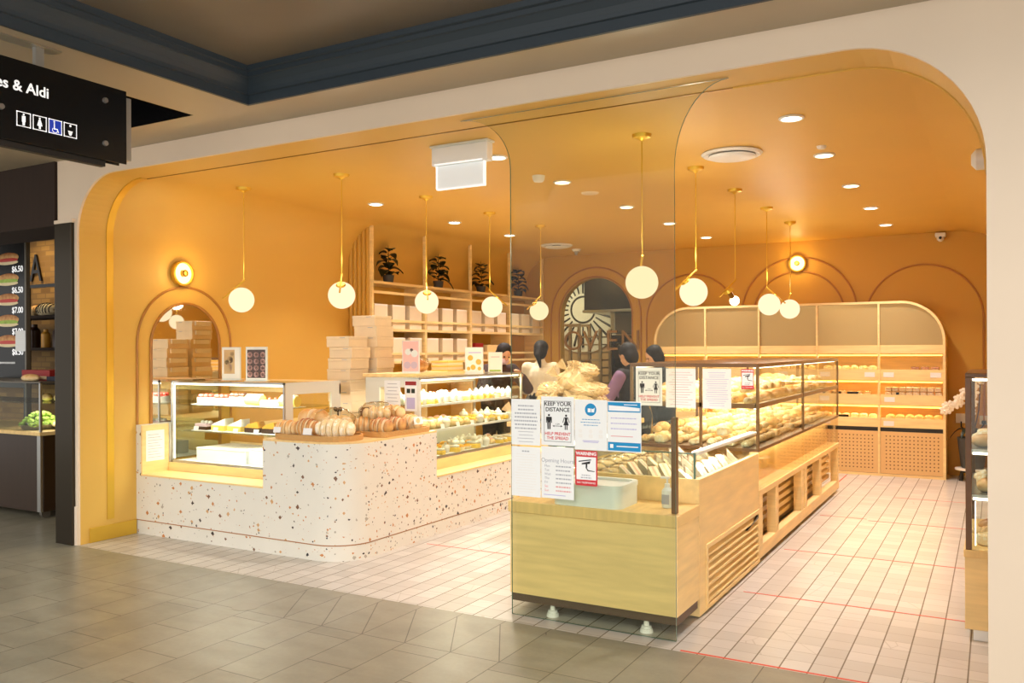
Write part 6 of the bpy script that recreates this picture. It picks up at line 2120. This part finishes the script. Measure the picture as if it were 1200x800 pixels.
for z in (0.765, 1.015, 1.42):
    g.box(ax0 + 0.04, ax1, ay0 + 0.03, ay0 + 0.045, z, z + 0.012)
g.build('light_strip', 'strip_w', t)
for z, lab in ((0.4955, 'lowest tier'), (0.7955, 'middle tier'), (1.0455, 'top tier')):
    for ix in range(2):
        for iy in range(3):
            roll((ax0 + 0.12 + ix * 0.16, ay0 + 0.16 + iy * 0.2, z), 'bread roll on the %s of the glazed case at the opening edge' % lab, 'rolls on the %s of the edge case' % lab)

# orchid on its stand
t = thing('orchid_plant', 'white orchid in a grey pot on a small dark stand beside the arched cabinet', 'plant', (-0.24, 11.7, 0))
pc = (-0.24, 11.7)
g = G(); g.cyl((pc[0], pc[1], 0.13), (pc[0], pc[1], 0.15), 0.19, seg=24); st = g.build('stand_top', 'card_w', t, True)
for i in range(5):
    a = i * 2 * pi / 5
    g = G(); g.tube([(pc[0] + 0.06 * cos(a), pc[1] + 0.06 * sin(a), 0.13), (pc[0] + 0.14 * cos(a), pc[1] + 0.14 * sin(a), 0.10), (pc[0] + 0.15 * cos(a), pc[1] + 0.15 * sin(a), 0.0)], [0.022, 0.02, 0.024], 8); g.build('stand_leg', 'dark', t, True)
g = G(); g.lathe([(0, 0.15), (0.11, 0.15), (0.125, 0.17), (0.16, 0.48), (0.165, 0.52), (0.15, 0.52), (0.145, 0.49), (0, 0.48)], (pc[0], pc[1], 0), 28); g.build('pot', 'pot', t, True)
for i in range(6):
    a = i * 1.05
    d = Vector((cos(a), sin(a), 0)); s = Vector((-sin(a), cos(a), 0))
    g = G(); prev = None
    for j in range(6):
        q = j / 5
        cc = Vector((pc[0], pc[1], 0.5)) + d * (0.24 * q) + Vector((0, 0, 0.12 * sin(pi * q)))
        wd = 0.04 * sin(pi * (0.12 + 0.86 * q))
        row = [g.bm.verts.new(cc - s * wd + Vector((0, 0, .012))), g.bm.verts.new(cc), g.bm.verts.new(cc + s * wd + Vector((0, 0, .012)))]
        if prev:
            g.bm.faces.new((prev[0], prev[1], row[1], row[0])); g.bm.faces.new((prev[1], prev[2], row[2], row[1]))
        prev = row
    g.build('leaf', 'leaf', t, True)
def spray(pts, nfl, seed):
    rnd = random.Random(seed)
    g = G(); g.tube(pts, 0.006, 6); g.build('flower_stem', 'leaf', t, True)
    P_ = [Vector(p) for p in pts]
    for i in range(nfl):
        q = 0.45 + 0.55 * i / (nfl - 1)
        f_ = q * (len(P_) - 1); a = int(min(f_, len(P_) - 2)); c = P_[a].lerp(P_[a + 1], f_ - a)
        c += Vector((rnd.uniform(-.03, .03), rnd.uniform(-.04, .0), rnd.uniform(-.03, .03)))
        g = G()
        for j in range(5):
            an = j * 2 * pi / 5 + rnd.uniform(-.2, .2)
            g.ell(c + Vector((0.03 * cos(an), -0.004 * j * 0.3, 0.03 * sin(an))), (0.03, 0.007, 0.022), (0, -an, 0), u=10, v=6)
        g.ell(c + Vector((0, -0.012, -0.004)), (0.01, 0.012, 0.01), u=8, v=6)
        g.build('blossom', 'petal', t, True)
spray([(-0.24, 11.7, 0.5), (-0.21, 11.68, 0.8), (-0.22, 11.66, 1.08), (-0.34, 11.6, 1.03), (-0.46, 11.57, 0.90), (-0.52, 11.56, 0.82)], 12, 1)
spray([(-0.24, 11.7, 0.5), (-0.17, 11.68, 0.85), (-0.15, 11.65, 1.26), (-0.20, 11.6, 1.22), (-0.25, 11.57, 0.98), (-0.26, 11.56, 0.80)], 11, 2)
t = thing('wall_socket', 'white wall socket with hanging black cord beside the orchid', 'socket', (-0.37, YB - 0.015, 0.66))
g = G(); g.box(-0.43, -0.31, YB - 0.015, YB, 0.66, 0.78, 0.004); g.build('plate', 'white', t)
g = G(); g.tube([(-0.37, YB - 0.02, 0.68), (-0.37, YB - 0.04, 0.62), (-0.30, YB - 0.05, 0.54), (-0.18, YB - 0.05, 0.56), (-0.12, YB - 0.03, 0.66)], 0.008, 6); g.build('cord', 'black', t, True)
t = thing('wall_socket', 'second pale plug plate on the back wall behind the orchid flowers', 'socket', (-0.13, YB - 0.015, 0.66))
g = G(); g.box(-0.17, -0.07, YB - 0.015, YB, 0.65, 0.76, 0.004); g.build('plate', 'white', t)
g = G(); g.box(-0.145, -0.095, YB - 0.05, YB - 0.015, 0.66, 0.70, 0.004); g.build('plug', 'black', t)

# ------------------------------------------------------------------ hanging direction sign in the mall
SX = -4.33
t = thing('direction_sign', 'black hanging direction sign with white restroom pictograms under the mall ceiling', 'sign', (SX, 2.4, 2.67))
g = G(); g.box(SX - 0.004, SX + 0.004, 1.3, 3.172, 2.672, 3.09, 0.002); g.build('face_panel', 'black', t)
g = G(); g.box(SX - 0.055, SX - 0.012, 1.3, 3.215, 2.70, 3.06, 0.003); g.build('frame_core', 'alu', t)
g = G(); g.box(SX - 0.07, SX - 0.062, 1.3, 3.172, 2.672, 3.09, 0.002); g.build('back_panel', 'black', t)
g = G(); g.box(SX - 0.055, SX - 0.015, 1.3, 3.05, 2.64, 2.672); g.build('lower_rail', 'dark', t)
g = G(); g.box(SX - 0.05, SX - 0.02, 2.655, 2.70, 3.06, ZM - 0.004); g.build('hanger', 'alu', t)
g = G(); g.box(SX - 0.08, SX + 0.01, 2.45, 2.78, ZM - 0.006, ZM, 0.001); g.build('ceiling_plate', 'steel', t)
for y, z in ((3.035, 3.005), (3.035, 2.765), (2.46, 2.83)):
    g = G(); g.cyl((SX - 0.012, y, z), (SX + 0.016, y, z), 0.018, 0.014, 16); g.build('screw', 'steel', t, True)
sxf = SX + 0.0052
lettering('lettering', 'es & Aldi', 0.076, (sxf, 2.711, 2.955), 'sign_white', t, RT, 'RIGHT', bold=0.0012)
def yz(g, y0, y1, z0, z1, d=0.0006):
    g.box(sxf, sxf + d, y0, y1, z0, z1)
pic = [(2.538 + i * 0.0845, i) for i in range(4)]
for y, i in pic:
    z0, z1, w_ = 2.753, 2.829, 0.074
    if i == 2:
        g = G(); yz(g, y, y + w_, z0, z1); g.build('blue_square', 'sign_blue', t)
    g = G(); yz(g, y, y + w_, z0, z0 + 0.004, 0.0012); yz(g, y, y + w_, z1 - 0.004, z1, 0.0012); yz(g, y, y + 0.004, z0, z1, 0.0012); yz(g, y + w_ - 0.004, y + w_, z0, z1, 0.0012)
    c = y + w_ / 2
    if i in (0, 1):
        g.cyl((sxf, c, z1 - 0.013), (sxf + 0.0012, c, z1 - 0.013), 0.005, seg=10)
        if i == 0:
            yz(g, c - 0.009, c + 0.009, z0 + 0.026, z1 - 0.02, 0.0012); yz(g, c - 0.006, c + 0.006, z0 + 0.008, z0 + 0.028, 0.0012)
        else:
            g.prism([(c - 0.005, z1 - 0.02), (c + 0.005, z1 - 0.02), (c + 0.014, z0 + 0.024), (c - 0.014, z0 + 0.024)], 'X', sxf, sxf + 0.0012); yz(g, c - 0.005, c + 0.005, z0 + 0.008, z0 + 0.026, 0.0012)
    elif i == 2:
        g.cyl((sxf, c - 0.006, z1 - 0.012), (sxf + 0.0012, c - 0.006, z1 - 0.012), 0.0045, seg=10)
        yz(g, c - 0.008, c - 0.003, z0 + 0.025, z1 - 0.018, 0.0012); yz(g, c - 0.008, c + 0.012, z0 + 0.024, z0 + 0.029, 0.0012)
        g.prism([(c + 0.008, z0 + 0.028), (c + 0.013, z0 + 0.028), (c + 0.02, z0 + 0.01), (c + 0.015, z0 + 0.01)], 'X', sxf, sxf + 0.0012)
        g.tube([(sxf + 0.0008, c - 0.002 + 0.014 * cos(a), z0 + 0.02 + 0.013 * sin(a)) for a in [pi * 0.75 + i_ * pi * 1.2 / 10 for i_ in range(11)]], 0.0016, 6)
    else:
        g.cyl((sxf, c, z1 - 0.014), (sxf + 0.0012, c, z1 - 0.014), 0.006, seg=10)
        g.prism([(c - 0.014, z0 + 0.034), (c + 0.014, z0 + 0.034), (c + 0.01, z0 + 0.026), (c - 0.01, z0 + 0.026)], 'X', sxf, sxf + 0.0012)
        g.prism([(c - 0.011, z0 + 0.024), (c + 0.011, z0 + 0.024), (c + 0.004, z0 + 0.01), (c - 0.004, z0 + 0.01)], 'X', sxf, sxf + 0.0012)
    g.build('pictogram', 'sign_white', t)

# ------------------------------------------------------------------ the neighbouring food shop
NX = -6.87
NY = 6.8
g = G(); g.box(-12, NX, YF - 0.02, YF + 0.1, 2.66, ZM); struct(g.build('trim_15', 'wood_dark'))
g = G(); g.box(-12, NX, YF + 0.1, YF + 0.5, 2.66, 2.72); struct(g.build('trim_16', 'wood_dark'))
g = G(); g.box(-14, NX - 0.02, NY, NY + 0.1, 0, ZM); struct(g.build('wall_neighbour', 'brick'))
area('neighbour_lamp', (-10.9, 6.3, 3.12), 0.3, 14, (1, 0.72, 0.34))
area('neighbour_lamp', (-8.3, 5.0, 3.12), 0.3, 4, (1, 0.8, 0.5))
t = thing('wall_letters', 'large black letters on the yellow brick wall of the neighbouring shop', 'letters', (-11.2, NY - 0.03, 2.5))
lettering('letter', 'A', 0.52, (-11.12, NY - 0.02, 2.70), 'black', t, ext=0.012, sx=0.75)
lettering('letter', 'I', 0.52, (-11.33, NY - 0.02, 2.74), 'black', t, ext=0.012)
t = thing('picture_frame', 'black picture frame on the yellow brick wall of the neighbouring shop', 'frame', (-10.4, NY - 0.02, 2.5))
fx0, fx1, fz0, fz1 = -10.52, -10.2, 2.56, 3.0
g = G(); g.box(fx0, fx0 + .03, NY - .04, NY - .005, fz0, fz1); g.box(fx1 - .03, fx1, NY - .04, NY - .005, fz0, fz1); g.box(fx0, fx1, NY - .04, NY - .005, fz0, fz0 + .03); g.box(fx0, fx1, NY - .04, NY - .005, fz1 - .03, fz1); g.build('frame_bars', 'black', t)
g = G(); g.box(fx0 + .03, fx1 - .03, NY - .015, NY - .005, fz0 + .03, fz1 - .03); g.build('picture', 'crumb', t)
t = thing('bread_shelf', 'dark back shelf stocked with bread and jars in the neighbouring shop', 'shelf', (-10.8, 6.5, 0))
for z in (1.2, 1.62, 2.02):
    g = G(); g.box(-12.2, -9.3, 6.3, 6.75, z, z + 0.035); g.build('shelf_board', 'wood_dark', t)
for x in (-12.15, -10.66, -9.35):
    g = G(); g.box(x, x + 0.07, 6.33, 6.39, 0, 2.42); g.build('upright', 'black', t)
g = G(); g.box(-12.1, -9.35, 6.33, 6.37, 2.40, 2.44); g.build('top_bar', 'black', t)
for k in range(6):
    t2 = loaf((-12.0 + k * 0.26, 6.52, 2.056), 0.22, 0.075, 5, 0.15 * (-1) ** k, random.choice(('crust', 'crust_b')), 'loaf on the top back shelf of the neighbouring shop, under the brick wall', 'shelf_loaf')
    t2['group'] = 'loaves in the neighbouring shop'
for k in range(9):
    g = G(); r_ = random.uniform(0.05, 0.08); h_ = random.uniform(0.18, 0.3)
    g.lathe([(0, 0), (r_, 0), (r_, h_ * 0.75), (r_ * 0.5, h_ * 0.88), (r_ * 0.5, h_), (0, h_)], (-11.9 + k * 0.24, 6.5, 1.6555), 16)
    tag(g.build('jar', random.choice(('crust_b', 'choc', 'walnut', 'orange')), smooth=True), 'jar on the dim middle back shelf of the neighbouring shop', 'jar', 'jars in the neighbouring shop')
for k in range(9):
    roll((-11.9 + k * 0.24, 6.5, 1.2355), 'roll on the lowest back shelf of the neighbouring shop', 'rolls in the neighbouring shop', scale=1.5)
t = thing('striped_bag', 'cream striped bag on the top shelf beside the loaves at the neighbouring shop', 'bag', (-10.2, 6.5, 2.056))
g = G(); g.ell((-10.42, 6.5, 2.13), (0.2, 0.1, 0.09), flat=-0.8); g.build('bag_body', 'crumb', t, True)
g = G()
for i in range(7):
    x = -10.56 + i * 0.046
    rr_ = sqrt(max(0.05, 1 - ((x + 10.42) / 0.2) ** 2))
    g.tube([(x, 6.5 - 0.103 * cos(a) * rr_, 2.13 + 0.093 * sin(a) * rr_) for a in [-0.5 + k * 0.35 for k in range(7)]], 0.005, 6)
g.build('stripes', 'ink', t)
# menu board
MY = 5.6
t = thing('menu_board', 'tall black menu board with sandwich pictures and prices at the neighbouring shop', 'menu board', (-9.8, MY, 1.2))
g = G(); g.box(-10.3, -9.385, MY, MY + 0.03, 1.2, 2.86, 0.003); g.build('board', 'black', t)
g = G(); g.box(-9.39, -9.36, MY - 0.01, MY + 0.04, 0.0, 2.9, 0.003); g.build('edge_post', 'steel_dark', t)
for i, (z, pr) in enumerate(((2.53, '$6.50'), (2.295, '$6.50'), (2.07, '$7.00'), (1.83, '$7.00'), (1.60, '$8.50'))):
    lettering('price', pr, 0.095, (-9.43, MY - 0.001, z), 'sign_white', t, align='RIGHT', bold=0.0012)
    zc = z + 0.115
    g = G(); g.ell((-9.72, MY - 0.001, zc + 0.025), (0.21, 0.004, 0.055)); g.build('bun_picture', 'crust_b', t, True)
    g = G(); g.ell((-9.72, MY - 0.003, zc - 0.005), (0.2, 0.004, 0.026)); g.build('filling_picture', 'straw' if i % 2 == 0 else 'lettuce', t, True)
    g = G(); g.ell((-9.72, MY - 0.002, zc - 0.032), (0.2, 0.004, 0.026)); g.build('bread_picture', 'crumb', t, True)
lines(t, 'fine_print', -9.95, -9.55, [1.48], 0.02, MY - 0.001, 'white_ink', None, 77)
t = notice('blank-looking white sheet hung over the menu board prices', -9.56, -9.37, 1.61, 1.84, MY - 0.012)
lines(t, 'text_lines', -9.54, -9.39, seqz(1.80, 1.66, 7), 0.006, MY - 0.0135, 'tag', -9.465, 78, False)
# food counter on castors
t = thing('food_counter', 'brown food counter with glass top case on castors in the neighbouring shop', 'counter', (-8.6, 5.2, 0))
qx1, qy0, qy1 = -7.93, 4.87, 5.55
g = G(); g.prism([(-9.9, qy0), (qx1 - 0.03, qy0), (qx1, qy0 + 0.03), (qx1, qy1), (-9.9, qy1)], 'Z', 0.07, 0.80); g.build('cart_body', 'counter_dark', t)
g = G(); g.box(-9.92, qx1 + 0.02, qy0 - 0.02, qy1 + 0.02, 0.80, 0.835, 0.004); g.build('worktop', 'maple_top', t)
g = G(); g.box(qx1 - 0.05, qx1 + 0.004, qy0 - 0.004, qy0 + 0.02, 0.07, 0.80); g.build('corner_strip', 'steel', t)
gbox_panel(t, 'front_pane', -9.9, qx1, qy0, qy0 + 0.006, 0.84, 1.30)
gbox_panel(t, 'side_pane', qx1 - 0.006, qx1, qy0 + 0.008, qy1, 0.84, 1.30)
gbox_panel(t, 'mid_shelf', -9.88, qx1 - 0.01, qy0 + 0.06, qy1 - 0.05, 1.10, 1.108)
g = G(); g.box(-9.9, qx1, qy0 - 0.002, qy1, 1.30, 1.315, 0.002); g.build('top_sheet', 'steel_dark', t)
g = G(); g.box(qx1 - 0.02, qx1 + 0.002, qy0 - 0.002, qy0 + 0.018, 0.835, 1.30); g.build('corner_post', 'steel', t)
for x, y in ((-7.99, 4.95), (-7.99, 5.48), (-9.8, 4.95), (-9.8, 5.5)):
    g = G(); g.cyl((x - 0.018, y, 0.045), (x + 0.018, y, 0.045), 0.045, seg=20); c_ = g.build('castor', 'steel_dark', t, True)
area('case_light', (-8.2, 5.1, 1.09), 0.5, 2.5, (1, 0.92, 0.75), pi, (0, 0, 0), 'RECTANGLE', 0.2)
def salad(c, n, label, seed, mat='lettuce', rad=0.11):
    rnd = random.Random(seed)
    t = thing('salad_bowl', label, 'salad', c)
    g = G(); g.lathe([(0, 0), (rad * .9, 0), (rad * 1.15, 0.05), (rad * 1.1, 0.05), (rad * .85, 0.012), (0, 0.012)], c, 24); g.build('tray', 'steel', t, True)
    g = G()
    for i in range(n):
        a, q = rnd.uniform(0, 6.28), sqrt(rnd.random())
        p = Vector(c) + Vector((rad * q * cos(a), rad * q * sin(a), 0.045 + (1 - q * q) * 0.11))
        g.ell(p, (0.035, 0.03, 0.016), (rnd.uniform(-.8, .8), rnd.uniform(-.8, .8), rnd.uniform(0, 6)), u=8, v=6, jit=0.2)
    o = g.build('leaves', mat, t)
    return t
salad((-8.30, 5.10, 0.836), 70, 'heaped green lettuce in the glass case of the neighbouring food counter', 3, rad=0.17)
salad((-8.06, 5.2, 0.836), 30, 'smaller pile of pale salad beside the lettuce in the food counter', 4, 'crumb', 0.09)
for k, (x, y) in enumerate(((-8.35, 5.2), (-8.15, 5.2), (-8.02, 5.35))):
    roll((x, y, 1.109), 'roll on the glass shelf of the neighbouring food counter', 'rolls on the neighbouring food counter', i=1)
t = thing('red_carton', 'flat red carton lying on the neighbouring food counter top', 'box', (-8.4, 5.3, 1.316))
g = G(); g.box(-8.62, -8.15, 5.1, 5.5, 1.316, 1.42, 0.004); g.build('carton', 'red_box', t)
g = G(); g.box(-8.6, -8.2, 5.095, 5.1, 1.33, 1.36); g.build('stripe', 'crumb', t)
g = G(); g.ell((-8.3, 5.0, 1.345), (0.13, 0.06, 0.04), flat=-0.7); tag(g.build('bread_roll', 'crust', smooth=True), 'long roll lying before the red carton on the food counter top', 'bread')
g = G(); g.box(-8.12, -7.97, 5.05, 5.3, 1.316, 1.36, 0.004); tag(g.build('blue_packet', 'navy'), 'small blue packet at the end of the food counter top', 'packet')
